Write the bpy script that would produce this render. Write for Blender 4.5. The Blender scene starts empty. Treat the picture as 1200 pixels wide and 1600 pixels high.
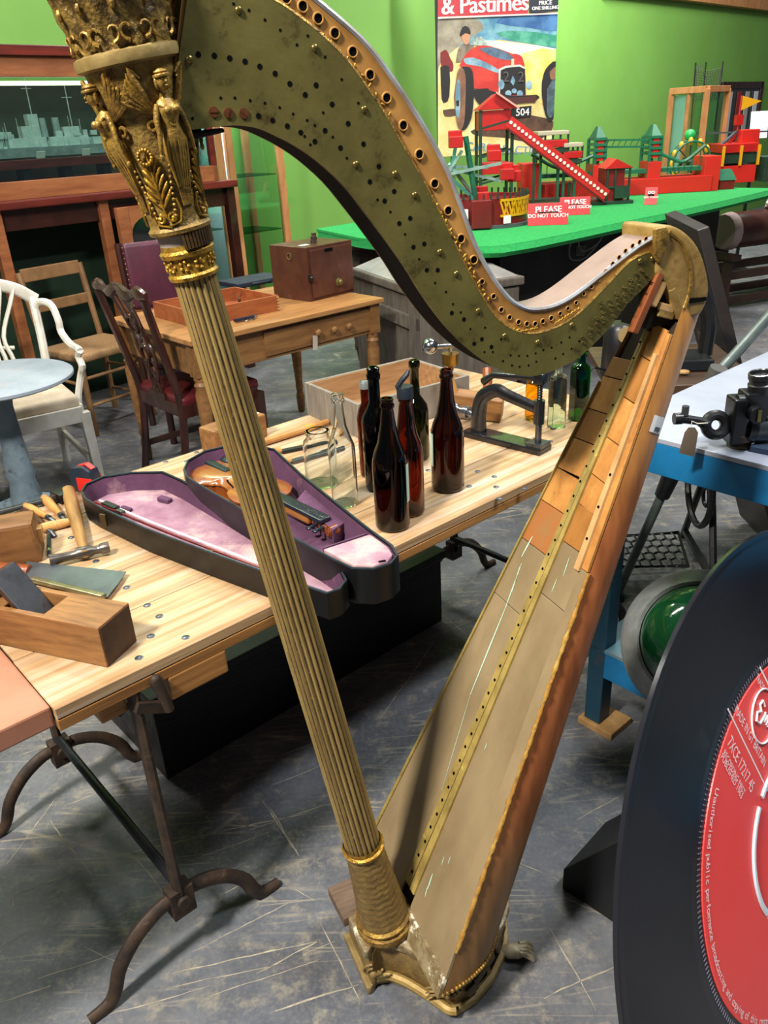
import bpy, bmesh, math, random
from mathutils import Vector, Matrix, Euler
random.seed(7)
D = bpy.data
SC = bpy.context.scene
C = SC.collection
pi = math.pi
def R(a): return math.radians(a)
# ---------------------------------------------------------------- camera
PITCH, ROLL, FPX, CAMH = R(25.7), R(3.1), 1250.0, 1.55
fw = Vector((0, math.cos(PITCH), -math.sin(PITCH)))
rt0 = Vector((1, 0, 0)); up0 = rt0.cross(fw)
cr, sr = math.cos(ROLL), math.sin(ROLL)
ir = rt0 * cr - up0 * sr
iu = rt0 * sr + up0 * cr
CAMP = Vector((0, 0, CAMH))
cd = D.cameras.new('camera'); cam = D.objects.new('camera', cd); C.objects.link(cam)
cd.sensor_fit = 'VERTICAL'; cd.sensor_height = 32.0; cd.lens = FPX / 1600.0 * 32.0
cd.clip_start = 0.05; cd.clip_end = 200
mw = Matrix((ir, iu, -fw)).transposed().to_4x4(); mw.translation = CAMP
cam.matrix_world = mw
SC.camera = cam
# ---------------------------------------------------------------- light
vs = SC.view_settings
vs.view_transform = 'Standard'; vs.look = 'None'; vs.gamma = 1.0; vs.use_curve_mapping = False
vs.exposure = 0.0
W = D.worlds.new('world'); SC.world = W; W.use_nodes = True
bg = W.node_tree.nodes['Background']
bg.inputs[0].default_value = (0.78, 0.88, 1.0, 1); bg.inputs[1].default_value = 0.085
def lamp(name, loc, tgt, sx, sy, power, col=(1, .95, .88)):
    l = D.lights.new(name, 'AREA'); l.shape = 'RECTANGLE'; l.size = sx; l.size_y = sy
    l.energy = power; l.color = col
    o = D.objects.new(name, l); C.objects.link(o); o.location = loc
    o.rotation_euler = (Vector(tgt) - Vector(loc)).to_track_quat('-Z', 'Y').to_euler()
    return o
# overhead warehouse lamps
lamp('key_lamp', (-1.7, -0.5, 3.9), (0.0, 1.6, 0.5), 0.42, 0.42, 340, (1, .93, .84))
lamp('tube_lamp', (-2.2, 3.6, 4.4), (-2.0, 4.6, 0), 2.4, 0.3, 130, (1, .96, .9))
lamp('tube_lamp', (1.6, 4.6, 4.4), (2.0, 5.8, 0), 2.4, 0.3, 230, (1, .96, .9))
lamp('tube_lamp', (1.6, 1.0, 3.9), (0.9, 1.6, .3), 1.4, 0.25, 120, (.95, .97, 1))
lamp('tube_lamp', (-2.6, 6.0, 4.4), (-2.4, 7.4, .8), 2.4, 0.3, 230, (1, .98, .94))
lamp('tube_lamp', (3.0, 7.9, 4.3), (3.6, 10.6, 1.6), 2.4, 0.3, 420, (1, .98, .95))
# ---------------------------------------------------------------- helpers: pixel of the photo -> point of the room
def ray(x, y): return fw + ir * ((x - 600) / FPX) + iu * ((800 - y) / FPX)
def PZ(x, y, z):
    d = ray(x, y); return CAMP + d * ((z - CAMH) / d.z)
def PY(x, y, Y):
    d = ray(x, y); return CAMP + d * (Y / d.y)
def PP(x, y, p, n):
    d = ray(x, y); n = Vector(n); return CAMP + d * ((Vector(p) - CAMP).dot(n) / d.dot(n))
# ---------------------------------------------------------------- materials
def lin(h):
    h = h.lstrip('#'); c = [int(h[i:i + 2], 16) / 255 for i in (0, 2, 4)]
    return tuple(x / 12.92 if x <= .04045 else ((x + .055) / 1.055) ** 2.4 for x in c) + (1,)
MATS = {}
def mat(name, c1, c2=None, rough=.5, metal=0.0, scale=8.0, stretch=(1, 1, 1), bump=0.0, bscale=None,
        contrast=(.35, .65), c3=None, c3scale=30.0, c3thr=(.62, .68), spec=.5, trans=0.0, ior=1.45, coat=0.0, emit=None, alpha=1.0, detail=5.0, rvar=.12):
    if name in MATS: return MATS[name]
    m = D.materials.new(name); m.use_nodes = True; MATS[name] = m
    nt = m.node_tree; N = nt.nodes; L = nt.links
    b = N['Principled BSDF']
    b.inputs['Roughness'].default_value = rough; b.inputs['Metallic'].default_value = metal
    b.inputs['Specular IOR Level'].default_value = spec; b.inputs['IOR'].default_value = ior
    b.inputs['Transmission Weight'].default_value = trans; b.inputs['Coat Weight'].default_value = coat
    b.inputs['Alpha'].default_value = alpha
    c1 = lin(c1) if isinstance(c1, str) else c1
    if c2 is None:
        b.inputs['Base Color'].default_value = c1
    else:
        c2 = lin(c2) if isinstance(c2, str) else c2
        tc = N.new('ShaderNodeTexCoord'); mp = N.new('ShaderNodeMapping'); mp.inputs['Scale'].default_value = stretch
        oi = N.new('ShaderNodeObjectInfo'); va = N.new('ShaderNodeVectorMath'); va.operation = 'ADD'
        sc = N.new('ShaderNodeVectorMath'); sc.operation = 'SCALE'; sc.inputs['Scale'].default_value = 7.0
        L.new(oi.outputs['Random'], sc.inputs[0]); L.new(tc.outputs['Object'], va.inputs[0]); L.new(sc.outputs[0], va.inputs[1])
        L.new(va.outputs[0], mp.inputs['Vector'])
        n = N.new('ShaderNodeTexNoise'); n.inputs['Scale'].default_value = scale; n.inputs['Detail'].default_value = detail; n.inputs['Roughness'].default_value = .62
        L.new(mp.outputs[0], n.inputs['Vector'])
        r = N.new('ShaderNodeValToRGB'); r.color_ramp.elements[0].position = contrast[0]; r.color_ramp.elements[1].position = contrast[1]
        r.color_ramp.elements[0].color = c1; r.color_ramp.elements[1].color = c2
        L.new(n.outputs['Fac'], r.inputs['Fac']); out = r.outputs['Color']
        if c3:
            c3 = lin(c3) if isinstance(c3, str) else c3
            n2 = N.new('ShaderNodeTexNoise'); n2.inputs['Scale'].default_value = c3scale; n2.inputs['Detail'].default_value = 6; n2.inputs['Roughness'].default_value = .7
            L.new(mp.outputs[0], n2.inputs['Vector'])
            r2 = N.new('ShaderNodeValToRGB'); r2.color_ramp.elements[0].position = c3thr[0]; r2.color_ramp.elements[1].position = c3thr[1]
            L.new(n2.outputs['Fac'], r2.inputs['Fac'])
            mx = N.new('ShaderNodeMix'); mx.data_type = 'RGBA'
            L.new(r2.outputs['Color'], mx.inputs['Factor']); L.new(out, mx.inputs['A']); mx.inputs['B'].default_value = c3
            out = mx.outputs['Result']
        L.new(out, b.inputs['Base Color'])
        if rvar:
            mr = N.new('ShaderNodeMapRange'); mr.inputs['To Min'].default_value = max(0, rough - rvar); mr.inputs['To Max'].default_value = min(1, rough + rvar)
            L.new(n.outputs['Fac'], mr.inputs['Value']); L.new(mr.outputs[0], b.inputs['Roughness'])
        if bump:
            bn = N.new('ShaderNodeTexNoise'); bn.inputs['Scale'].default_value = bscale or scale * 3; bn.inputs['Detail'].default_value = 4
            L.new(mp.outputs[0], bn.inputs['Vector'])
            bp = N.new('ShaderNodeBump'); bp.inputs['Strength'].default_value = min(1, bump * 1.0); bp.inputs['Distance'].default_value = .004
            L.new(bn.outputs['Fac'], bp.inputs['Height']); L.new(bp.outputs[0], b.inputs['Normal'])
    if emit:
        b.inputs['Emission Color'].default_value = lin(emit[0]); b.inputs['Emission Strength'].default_value = emit[1]
    return m
def glass(name, col, rough=.02, ior=1.45):
    if name in MATS: return MATS[name]
    m = D.materials.new(name); m.use_nodes = True; MATS[name] = m
    b = m.node_tree.nodes['Principled BSDF']
    b.inputs['Base Color'].default_value = lin(col); b.inputs['Transmission Weight'].default_value = 1
    b.inputs['Roughness'].default_value = rough; b.inputs['IOR'].default_value = ior
    return m
def pane(name, col, fac=.12):
    """thin window glass: mostly clear with a soft mirror reflection"""
    if name in MATS: return MATS[name]
    m = D.materials.new(name); m.use_nodes = True; MATS[name] = m
    nt = m.node_tree; N = nt.nodes; N.remove(N['Principled BSDF'])
    t = N.new('ShaderNodeBsdfTransparent'); t.inputs[0].default_value = lin(col)
    g = N.new('ShaderNodeBsdfGlossy'); g.inputs['Roughness'].default_value = .03; g.inputs[0].default_value = (.9, .95, 1, 1)
    mx = N.new('ShaderNodeMixShader'); mx.inputs[0].default_value = fac
    nt.links.new(t.outputs[0], mx.inputs[1]); nt.links.new(g.outputs[0], mx.inputs[2]); nt.links.new(mx.outputs[0], N['Material Output'].inputs[0])
    return m
# ---------------------------------------------------------------- mesh builder
class MB:
    def __init__(s, M=None):
        s.v = []; s.f = []; s.mi = []; s.M = M or Matrix.Identity(4); s.k = 0
    def add(s, vs, fs):
        o = len(s.v); M = s.M
        s.v += [tuple(M @ Vector(p)) for p in vs]; s.f += [tuple(i + o for i in f) for f in fs]; s.mi += [s.k] * len(fs); return s
    def box(s, c, d, rot=None, taper=None):
        x, y, z = [a / 2 for a in d]; tx, ty = taper or (1, 1)
        vs = [Vector(p) for p in ((-x, -y, -z), (x, -y, -z), (x, y, -z), (-x, y, -z), (-x * tx, -y * ty, z), (x * tx, -y * ty, z), (x * tx, y * ty, z), (-x * tx, y * ty, z))]
        if rot is not None:
            m = rot if isinstance(rot, Matrix) else Euler(rot).to_matrix()
            vs = [m.to_3x3() @ v for v in vs]
        c = Vector(c)
        return s.add([v + c for v in vs], [(0, 3, 2, 1), (4, 5, 6, 7), (0, 1, 5, 4), (1, 2, 6, 5), (2, 3, 7, 6), (3, 0, 4, 7)])
    def bar(s, p0, p1, w, h, up=(0, 0, 1), t=1.0):
        """square bar from p0 to p1, w wide, h high"""
        p0, p1 = Vector(p0), Vector(p1); d = (p1 - p0); L = d.length; d.normalize()
        a = d.cross(Vector(up))
        if a.length < 1e-4: a = d.cross(Vector((1, 0, 0)))
        a.normalize(); b = a.cross(d)
        vs = []
        for p, k in ((p0, 1), (p1, t)):
            for i, j in ((-1, -1), (1, -1), (1, 1), (-1, 1)): vs.append(p + a * (i * w / 2 * k) + b * (j * h / 2 * k))
        return s.add(vs, [(0, 1, 2, 3), (7, 6, 5, 4), (0, 4, 5, 1), (1, 5, 6, 2), (2, 6, 7, 3), (3, 7, 4, 0)])
    def rings(s, rs, closed=True, cap=True, loop=False):
        n = len(rs[0]); vs = [p for r in rs for p in r]; fs = []
        m = len(rs)
        for i in range(m if loop else m - 1):
            a, b = i * n, ((i + 1) % m) * n
            for j in range(n if closed else n - 1):
                k = (j + 1) % n; fs.append((a + j, a + k, b + k, b + j))
        if cap and closed and not loop:
            fs.append(tuple(range(n - 1, -1, -1))); fs.append(tuple((m - 1) * n + j for j in range(n)))
        return s.add(vs, fs)
    def lathe(s, prof, n=16, M=None, mod=None, cap=True, a0=0, a1=2 * pi):
        """profile [(r,z)] about z; mod(angle,r,z)->r"""
        M = M or Matrix.Identity(4); rs = []
        full = abs(a1 - a0 - 2 * pi) < 1e-6
        for r, z in prof:
            ring = []
            for j in range(n if full else n + 1):
                a = a0 + (a1 - a0) * j / n; q = mod(a, r, z) if mod else r
                ring.append(M @ Vector((q * math.cos(a), q * math.sin(a), z)))
            rs.append(ring)
        return s.rings(rs, closed=full, cap=cap)
    def cyl(s, p0, p1, r0, r1=None, n=12, cap=True):
        return s.tube([p0, p1], [r0, r0 if r1 is None else r1], n, cap)
    def tube(s, pts, r, n=8, cap=True, flat=None, loop=False):
        """round tube through points; flat=(kx,ky) squashes the section"""
        P = [Vector(p) for p in pts]; m = len(P)
        rr = r if isinstance(r, (list, tuple)) else [r] * m
        kx, ky = flat or (1, 1); rs = []; prev = None
        for i in range(m):
            if loop: d = P[(i + 1) % m] - P[i - 1]
            else: d = P[min(i + 1, m - 1)] - P[max(i - 1, 0)]
            d.normalize()
            if prev is None:
                ref = Vector((0, 0, 1)) if abs(d.z) < .9 else Vector((1, 0, 0)); a = d.cross(ref).normalized()
            else:
                a = (prev - d * prev.dot(d)); a.normalize()
            prev = a; b = d.cross(a)
            rs.append([P[i] + a * (math.cos(2 * pi * j / n) * rr[i] * kx) + b * (math.sin(2 * pi * j / n) * rr[i] * ky) for j in range(n)])
        return s.rings(rs, True, cap, loop)
    def ball(s, c, r, n=12, m=8, rot=None):
        rx, ry, rz = (r, r, r) if not isinstance(r, (tuple, list)) else r
        c = Vector(c); rs = []; e = Euler(rot).to_matrix() if rot else Matrix.Identity(3)
        for i in range(m + 1):
            t = -pi / 2 + pi * (i * .998 + .001 * m) / m
            rs.append([c + e @ Vector((rx * math.cos(t) * math.cos(2 * pi * j / n), ry * math.cos(t) * math.sin(2 * pi * j / n), rz * math.sin(t))) for j in range(n)])
        return s.rings(rs)
    def prism(s, poly, z0, z1, M=None):
        M = M or Matrix.Identity(4); n = len(poly)
        vs = [M @ Vector((x, y, z0)) for x, y in poly] + [M @ Vector((x, y, z1)) for x, y in poly]
        return s.add(vs, [tuple(range(n - 1, -1, -1)), tuple(range(n, 2 * n))] + [(i, (i + 1) % n, n + (i + 1) % n, n + i) for i in range(n)])
    def torus(s, c, Rr, r, n=20, m=8, M=None, a0=0, a1=2 * pi):
        M = M or Matrix.Identity(4); full = abs(a1 - a0 - 2 * pi) < 1e-6; k = n if full else n + 1
        pts = [Vector((Rr * math.cos(a0 + (a1 - a0) * i / n), Rr * math.sin(a0 + (a1 - a0) * i / n), 0)) for i in range(k)]
        pts = [Vector(c) + M @ p for p in pts]
        return s.tube(pts, r, m, loop=full)
    def build(s, name, m, parent=None, smooth=35, bevel=0, seg=2, recalc=True):
        me = D.meshes.new(name); me.from_pydata(s.v, [], s.f)
        ms = m if isinstance(m, (list, tuple)) else [m]
        for q in ms: me.materials.append(q)
        if len(ms) > 1:
            for p, k in zip(me.polygons, s.mi): p.material_index = k
        bm = bmesh.new(); bm.from_mesh(me)
        if recalc: bmesh.ops.recalc_face_normals(bm, faces=bm.faces)
        if bevel:
            es = [e for e in bm.edges if len(e.link_faces) == 2 and e.calc_face_angle(0) > .6]
            bmesh.ops.bevel(bm, geom=es, offset=bevel, segments=seg, affect='EDGES', profile=.6, clamp_overlap=True)
        bm.to_mesh(me); bm.free()
        if smooth:
            me.shade_smooth(); me.set_sharp_from_angle(angle=R(smooth))
        o = D.objects.new(name, me); C.objects.link(o)
        if parent: o.parent = parent
        return o
def tag(o, label, cat, group=None, kind=None):
    o['label'] = label
    if cat: o['category'] = cat
    if group: o['group'] = group
    if kind: o['kind'] = kind
    return o
def thing(name, label, cat, loc=(0, 0, 0), rz=0, group=None, rot=None):
    o = D.objects.new(name, None); C.objects.link(o); o.location = loc
    o.rotation_euler = rot if rot else (0, 0, rz); o.empty_display_size = .05
    return tag(o, label, cat, group)
def struct(o, label=None):
    o['kind'] = 'structure'
    if label: o['label'] = label
    return o
def inst(o, name, parent, M):
    """another object on the same mesh data, placed by a matrix"""
    c = D.objects.new(name, o if isinstance(o, bpy.types.Mesh) else o.data); C.objects.link(c); c.parent = parent; c.matrix_local = M; return c
def T(x, y, z): return Matrix.Translation((x, y, z))
def RZ(a): return Matrix.Rotation(a, 4, 'Z')
def RX(a): return Matrix.Rotation(a, 4, 'X')
def RY(a): return Matrix.Rotation(a, 4, 'Y')
def frame(o, x, z):
    """matrix with origin o, z axis z and x axis near x"""
    z = Vector(z).normalized(); x = Vector(x); x = (x - z * x.dot(z)).normalized(); y = z.cross(x)
    m = Matrix((x, y, z)).transposed().to_4x4(); m.translation = Vector(o); return m
def spline(pts, n=6):
    """Catmull-Rom through points"""
    P = [Vector(p) for p in pts]; P = [P[0] * 2 - P[1]] + P + [P[-1] * 2 - P[-2]]; out = []
    for i in range(1, len(P) - 2):
        a, b, c, d = P[i - 1:i + 3]
        for k in range(n):
            t = k / n; out.append(.5 * ((2 * b) + (c - a) * t + (2 * a - 5 * b + 4 * c - d) * t * t + (3 * b - a - 3 * c + d) * t ** 3))
    out.append(P[-2]); return out
def lerp(a, b, t): return a + (b - a) * t
def text_mesh(txt, size, align='CENTER', ext=0.0, space=1.0):
    cu = D.curves.new('lettering', 'FONT'); cu.body = txt; cu.size = size; cu.align_x = align; cu.align_y = 'CENTER'; cu.extrude = ext; cu.space_character = space; cu.resolution_u = 3
    o = D.objects.new('lettering', cu); C.objects.link(o)
    dg = bpy.context.evaluated_depsgraph_get(); me = D.meshes.new_from_object(o.evaluated_get(dg)); D.objects.remove(o); D.curves.remove(cu); return me
def text(name, txt, size, m, parent, M, align='CENTER', space=1.0, bold=0):
    me = text_mesh(txt, size, align, 0.0, space); me.materials.clear(); me.materials.append(m)
    if bold:
        bm = bmesh.new(); bm.from_mesh(me); g = bm.verts[:] ; d = bmesh.ops.duplicate(bm, geom=bm.verts[:] + bm.edges[:] + bm.faces[:])
        for e in d['geom']:
            if isinstance(e, bmesh.types.BMVert): e.co.x += bold; e.co.z += .0001
        bm.to_mesh(me); bm.free()
    o = D.objects.new(name, me); C.objects.link(o); o.parent = parent; o.matrix_local = M; return o
# palette
WOOD = dict(scale=3, stretch=(1, 14, 14), detail=6)
mBLACK = mat('black_void', '#050505', rough=.9, spec=.1)
mGOLD = mat('worn_gilt', '#a8843a', '#6b5124', rough=.45, metal=.5, scale=70, bump=.35, bscale=260, c3='#3a2a14', c3scale=55, c3thr=(.54, .68))
mGOLDHI = mat('bright_gilt', '#c79a35', '#7d5c22', rough=.36, metal=.6, scale=90, bump=.3, bscale=300, c3='#2e2110', c3scale=70, c3thr=(.54, .68))
mBRASS = mat('dull_brass', '#7b7440', '#5f582e', rough=.4, metal=.5, scale=14, contrast=(.34, .66), detail=9, bump=.1, bscale=60, c3='#463a20', c3scale=28, c3thr=(.58, .72))
mOLIVE = mat('olive_paint', '#8e7c5c', '#7a684a', rough=.5, scale=9, stretch=(1, 1, .4), c3='#8a5a34', c3scale=22, c3thr=(.64, .72), bump=.1, detail=9)
mORANGE = mat('bare_orange_wood', '#bd8746', '#9a6430', rough=.42, scale=13, stretch=(2, 2, 1), contrast=(.35, .66), bump=.1, detail=9, c3='#7d4c26', c3scale=20, c3thr=(.58, .74))
mREDWOOD = mat('worn_russet_wood', '#8c4f2a', '#6d3a1e', rough=.38, scale=6, stretch=(2, 2, .6), c3='#3f2413', c3scale=10, c3thr=(.66, .78), bump=.05)
mPALE = mat('pale_raw_wood', '#c09a66', '#9b7444', rough=.6, scale=8, stretch=(2, 2, .5), bump=.1)
mCHROME = mat('polished_steel', '#b9bcc0', rough=.18, metal=1)
mSTEEL = mat('grey_steel', '#6d7075', '#4a4b4e', rough=.32, metal=.9, scale=20, bump=.05)
mIRON = mat('black_iron', '#17181a', '#0c0c0d', rough=.35, scale=20, bump=.1, spec=.5)
mRUST = mat('rusty_iron', '#4a3a2c', '#2c2420', rough=.62, scale=20, metal=.25, c3='#6b563f', c3scale=30, c3thr=(.6, .75), bump=.25)
mWHITE = mat('white_card', '#e8e8e6', rough=.6)
# ================================================================ room
def floor_material():
    m = D.materials.new('slate_floor'); m.use_nodes = True; nt = m.node_tree; N = nt.nodes; L = nt.links; b = N['Principled BSDF']
    tc = N.new('ShaderNodeTexCoord')
    def noise(sc, det=6, rough=.65, vec=None, dist=0):
        n = N.new('ShaderNodeTexNoise'); n.inputs['Scale'].default_value = sc; n.inputs['Detail'].default_value = det; n.inputs['Roughness'].default_value = rough; n.inputs['Distortion'].default_value = dist
        L.new(vec or tc.outputs['Object'], n.inputs['Vector']); return n
    def ramp(src, stops):
        r = N.new('ShaderNodeValToRGB'); e = r.color_ramp.elements
        e[0].position, e[0].color = stops[0][0], stops[0][1]; e[1].position, e[1].color = stops[-1][0], stops[-1][1]
        for p, c in stops[1:-1]:
            q = e.new(p); q.color = c
        L.new(src, r.inputs['Fac']); return r.outputs['Color']
    def mix(a, bcol, fac):
        x = N.new('ShaderNodeMix'); x.data_type = 'RGBA'
        if hasattr(fac, 'links') or hasattr(fac, 'is_linked'): L.new(fac, x.inputs['Factor'])
        else: x.inputs['Factor'].default_value = fac
        L.new(a, x.inputs['A'])
        if isinstance(bcol, tuple): x.inputs['B'].default_value = bcol
        else: L.new(bcol, x.inputs['B'])
        return x.outputs['Result']
    base = ramp(noise(3.2, 8).outputs['Fac'], [(.3, lin('#3c3f45')), (.5, lin('#545860')), (.7, lin('#70747a'))])
    speck = ramp(noise(90, 6).outputs['Fac'], [(.45, (0, 0, 0, 1)), (.75, (.55, .55, .55, 1))])
    c = mix(base, lin('#7d7a74'), speck)
    # long pale scratches in several directions
    def scratch(ang, sc, w, seedv, stretch=.03):
        mp = N.new('ShaderNodeMapping'); mp.inputs['Rotation'].default_value = (0, 0, ang); mp.inputs['Scale'].default_value = (sc * stretch, sc, 1); mp.inputs['Location'].default_value = (seedv, seedv * 2, 0)
        nz = noise(1.6, 2); ad = N.new('ShaderNodeVectorMath'); ad.operation = 'MULTIPLY_ADD'; L.new(nz.outputs['Color'], ad.inputs[0]); ad.inputs[1].default_value = (.05, .05, 0); L.new(tc.outputs['Object'], ad.inputs[2])
        L.new(ad.outputs[0], mp.inputs['Vector'])
        v = N.new('ShaderNodeTexVoronoi'); v.feature = 'DISTANCE_TO_EDGE'; v.inputs['Scale'].default_value = 1; L.new(mp.outputs[0], v.inputs['Vector'])
        return ramp(v.outputs['Distance'], [(0, (1, 1, 1, 1)), (w, (0, 0, 0, 1))])
    for ang, sc, w, sd, st in ((R(-38), 9, .016, 3.1, .05), (R(50), 8, .014, 1.7, .08), (R(-72), 13, .02, 6.1, .12)):
        s = scratch(ang, sc, w, sd, st); k = ramp(noise(4.5, 5, .6).outputs['Fac'], [(.47, (0, 0, 0, 1)), (.68, (.8, .8, .8, 1))])
        mu = N.new('ShaderNodeMath'); mu.operation = 'MULTIPLY'; L.new(s, mu.inputs[0]); L.new(k, mu.inputs[1])
        c = mix(c, lin('#b0a68e'), mu.outputs[0])
    scuff = ramp(noise(17, 9, .75).outputs['Fac'], [(.52, (0, 0, 0, 1)), (.66, (.55, .55, .55, 1))])
    c = mix(c, lin('#a09882'), scuff)
    dust = ramp(noise(1.3, 6, .7).outputs['Fac'], [(.5, (0, 0, 0, 1)), (.75, (.4, .4, .4, 1))])
    c = mix(c, lin('#857b6c'), dust)
    L.new(c, b.inputs['Base Color'])
    rr = N.new('ShaderNodeMapRange'); rr.inputs['To Min'].default_value = .35; rr.inputs['To Max'].default_value = .62; L.new(noise(6, 5).outputs['Fac'], rr.inputs['Value']); L.new(rr.outputs[0], b.inputs['Roughness'])
    bp = N.new('ShaderNodeBump'); bp.inputs['Strength'].default_value = .25; bp.inputs['Distance'].default_value = .004; L.new(noise(40, 6).outputs['Fac'], bp.inputs['Height']); L.new(bp.outputs[0], b.inputs['Normal'])
    return m
b = MB(); b.box((.5, 4.5, -.05), (16, 14, .1)); FLOOR = struct(b.build('floor', floor_material(), None, 0), 'scratched dark grey warehouse floor')
# scored lines and scuffs in the floor
SEG = [(390, 1297, 533, 1250), (423, 1227, 513, 1193), (410, 1250, 467, 1337), (300, 1387, 383, 1347), (350, 1397, 413, 1363), (300, 1487, 467, 1403), (460, 1390, 490, 1407), (473, 1493, 523, 1470), (0, 1479, 46, 1454), (79, 1283, 142, 1367), (92, 1333, 250, 1267), (267, 1521, 500, 1470), (400, 1521, 500, 1467), (325, 1558, 500, 1500), (0, 1567, 79, 1542), (342, 1300, 500, 1267), (417, 1254, 467, 1337), (930, 1277, 964, 1304), (900, 1281, 975, 1240), (937, 1187, 990, 1161), (900, 1319, 937, 1337), (880, 1400, 960, 1440), (850, 1560, 960, 1510), (300, 1345, 420, 1300), (20, 1400, 150, 1350), (130, 1480, 210, 1520), (60, 1530, 180, 1490), (200, 1330, 260, 1400), (440, 1180, 520, 1150), (520, 1120, 600, 1090), (590, 1130, 680, 1000), (640, 1010, 760, 960), (690, 960, 740, 1000), (860, 1450, 930, 1580), (500, 1440, 560, 1560), (150, 1590, 330, 1540), (430, 1580, 560, 1540), (10, 1350, 90, 1240), (100, 1260, 190, 1225), (30, 1180, 120, 1150)]
rgs = random.Random(11); bs = MB()
def scratch_strip(a, c, w):
    d = c - a; n = max(4, int(d.length / .02)); nn = Vector((-d.y, d.x, 0)).normalized(); top = []; bot = []; off = 0
    for i in range(n + 1):
        t = i / n; off = off * .85 + rgs.uniform(-.0016, .0016); ww = w * (.25 + .75 * math.sin(pi * (.06 + .88 * t))) * rgs.uniform(.35, 1.2) / 2
        q = a + d * t + nn * off; q.z = .0004; top.append(q + nn * ww); bot.append(q - nn * ww)
    bs.rings([[x, y] for x, y in zip(top, bot)], closed=False, cap=False)
for x0, y0, x1, y1 in SEG: scratch_strip(PZ(x0, y0, 0), PZ(x1, y1, 0), rgs.uniform(.0022, .0042))
base_a = (math.atan2(*reversed((PZ(533, 1250, 0) - PZ(390, 1297, 0)).xy[:])))
for k in range(150):
    c_ = Vector((rgs.uniform(-1.6, 2.6), rgs.uniform(.7, 5.5), 0)); a_ = rgs.choice((base_a, base_a, base_a + 1.45, base_a - .5, rgs.uniform(0, 3))) + rgs.gauss(0, .10); l_ = rgs.uniform(.03, .32) * (1 if rgs.random() < .8 else 2.2)
    d_ = Vector((math.cos(a_), math.sin(a_), 0)) * l_ / 2; scratch_strip(c_ - d_, c_ + d_, rgs.uniform(.0012, .0034))
so = bs.build('floor_scratches', mat('scratch_cream', '#b4aa92', '#8f8878', rough=.75, scale=30, contrast=(.4, .6)), FLOOR, 0, recalc=False); so['kind'] = 'stuff'; so['label'] = 'pale scored lines across the floor'
WD = Vector((.725, .688, 0)).normalized(); WN = Vector((WD.y, -WD.x, 0)); W0 = Vector((.77, 8.75, 0))      # back wall: direction, normal to the room, a point
WA = math.atan2(WD.y, WD.x)
mWALL = mat('green_wall_paint', '#6f9f48', '#689742', rough=.62, scale=1.2, bump=.05, bscale=40)
b = MB(T(*W0) @ RZ(WA)); b.box((1.0, .06, 2.3), (16, .12, 4.6)); struct(b.build('wall_back', mWALL, None, 0), 'bright green painted wall behind the displays')
# ================================================================ the harp
def zramp_mat(name, stops, rough=.42, noise=.25, scale=6, axis='Z', c3=None):
    m = D.materials.new(name); m.use_nodes = True; MATS[name] = m
    nt = m.node_tree; N = nt.nodes; L = nt.links; b = N['Principled BSDF']; b.inputs['Roughness'].default_value = rough
    tc = N.new('ShaderNodeTexCoord'); sx = N.new('ShaderNodeSeparateXYZ'); L.new(tc.outputs['Object'], sx.inputs[0])
    n = N.new('ShaderNodeTexNoise'); n.inputs['Scale'].default_value = scale; n.inputs['Detail'].default_value = 7; n.inputs['Roughness'].default_value = .65
    mp = N.new('ShaderNodeMapping'); mp.inputs['Scale'].default_value = (2, 2, .5); L.new(tc.outputs['Object'], mp.inputs[0]); L.new(mp.outputs[0], n.inputs['Vector'])
    ma = N.new('ShaderNodeMath'); ma.operation = 'MULTIPLY_ADD'; ma.inputs[1].default_value = noise; L.new(n.outputs['Fac'], ma.inputs[0]); L.new(sx.outputs[axis], ma.inputs[2])
    r = N.new('ShaderNodeValToRGB'); el = r.color_ramp.elements
    el[0].position = stops[0][0]; el[0].color = lin(stops[0][1]); el[1].position = stops[-1][0]; el[1].color = lin(stops[-1][1])
    for p, c in stops[1:-1]:
        e = el.new(p); e.color = lin(c)
    dv = N.new('ShaderNodeMath'); dv.operation = 'DIVIDE'; dv.inputs[1].default_value = 1.6; L.new(ma.outputs[0], dv.inputs[0]); L.new(dv.outputs[0], r.inputs['Fac'])
    n2 = N.new('ShaderNodeTexNoise'); n2.inputs['Scale'].default_value = 25; n2.inputs['Detail'].default_value = 6; L.new(mp.outputs[0], n2.inputs['Vector'])
    r2 = N.new('ShaderNodeValToRGB'); r2.color_ramp.elements[0].position = .3; r2.color_ramp.elements[1].position = .7
    r2.color_ramp.elements[0].color = (.7, .66, .62, 1); r2.color_ramp.elements[1].color = (1.15, 1.12, 1.08, 1); L.new(n2.outputs['Fac'], r2.inputs['Fac'])
    mx = N.new('ShaderNodeMix'); mx.data_type = 'RGBA'; mx.blend_type = 'MULTIPLY'; mx.inputs['Factor'].default_value = 1
    L.new(r.outputs['Color'], mx.inputs['A']); L.new(r2.outputs['Color'], mx.inputs['B']); L.new(mx.outputs['Result'], b.inputs['Base Color'])
    bp = N.new('ShaderNodeBump'); bp.inputs['Strength'].default_value = .15; bp.inputs['Distance'].default_value = .004; L.new(n2.outputs['Fac'], bp.inputs['Height']); L.new(bp.outputs[0], b.inputs['Normal'])
    return m
TH = R(22); HB = Vector((.0165, 1.10, 0))
harp = thing('harp', 'tall antique gilt pedal harp with brass neck plate and no strings', 'harp', HB, TH)
HU = Vector((math.cos(TH), math.sin(TH), 0)); HW = Vector((-math.sin(TH), math.cos(TH), 0))
def hx(px, py, yo=0.0):
    p = PP(px, py, HB + HW * yo, HW) - HB; return Vector((p.dot(HU), yo, p.z))
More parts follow.
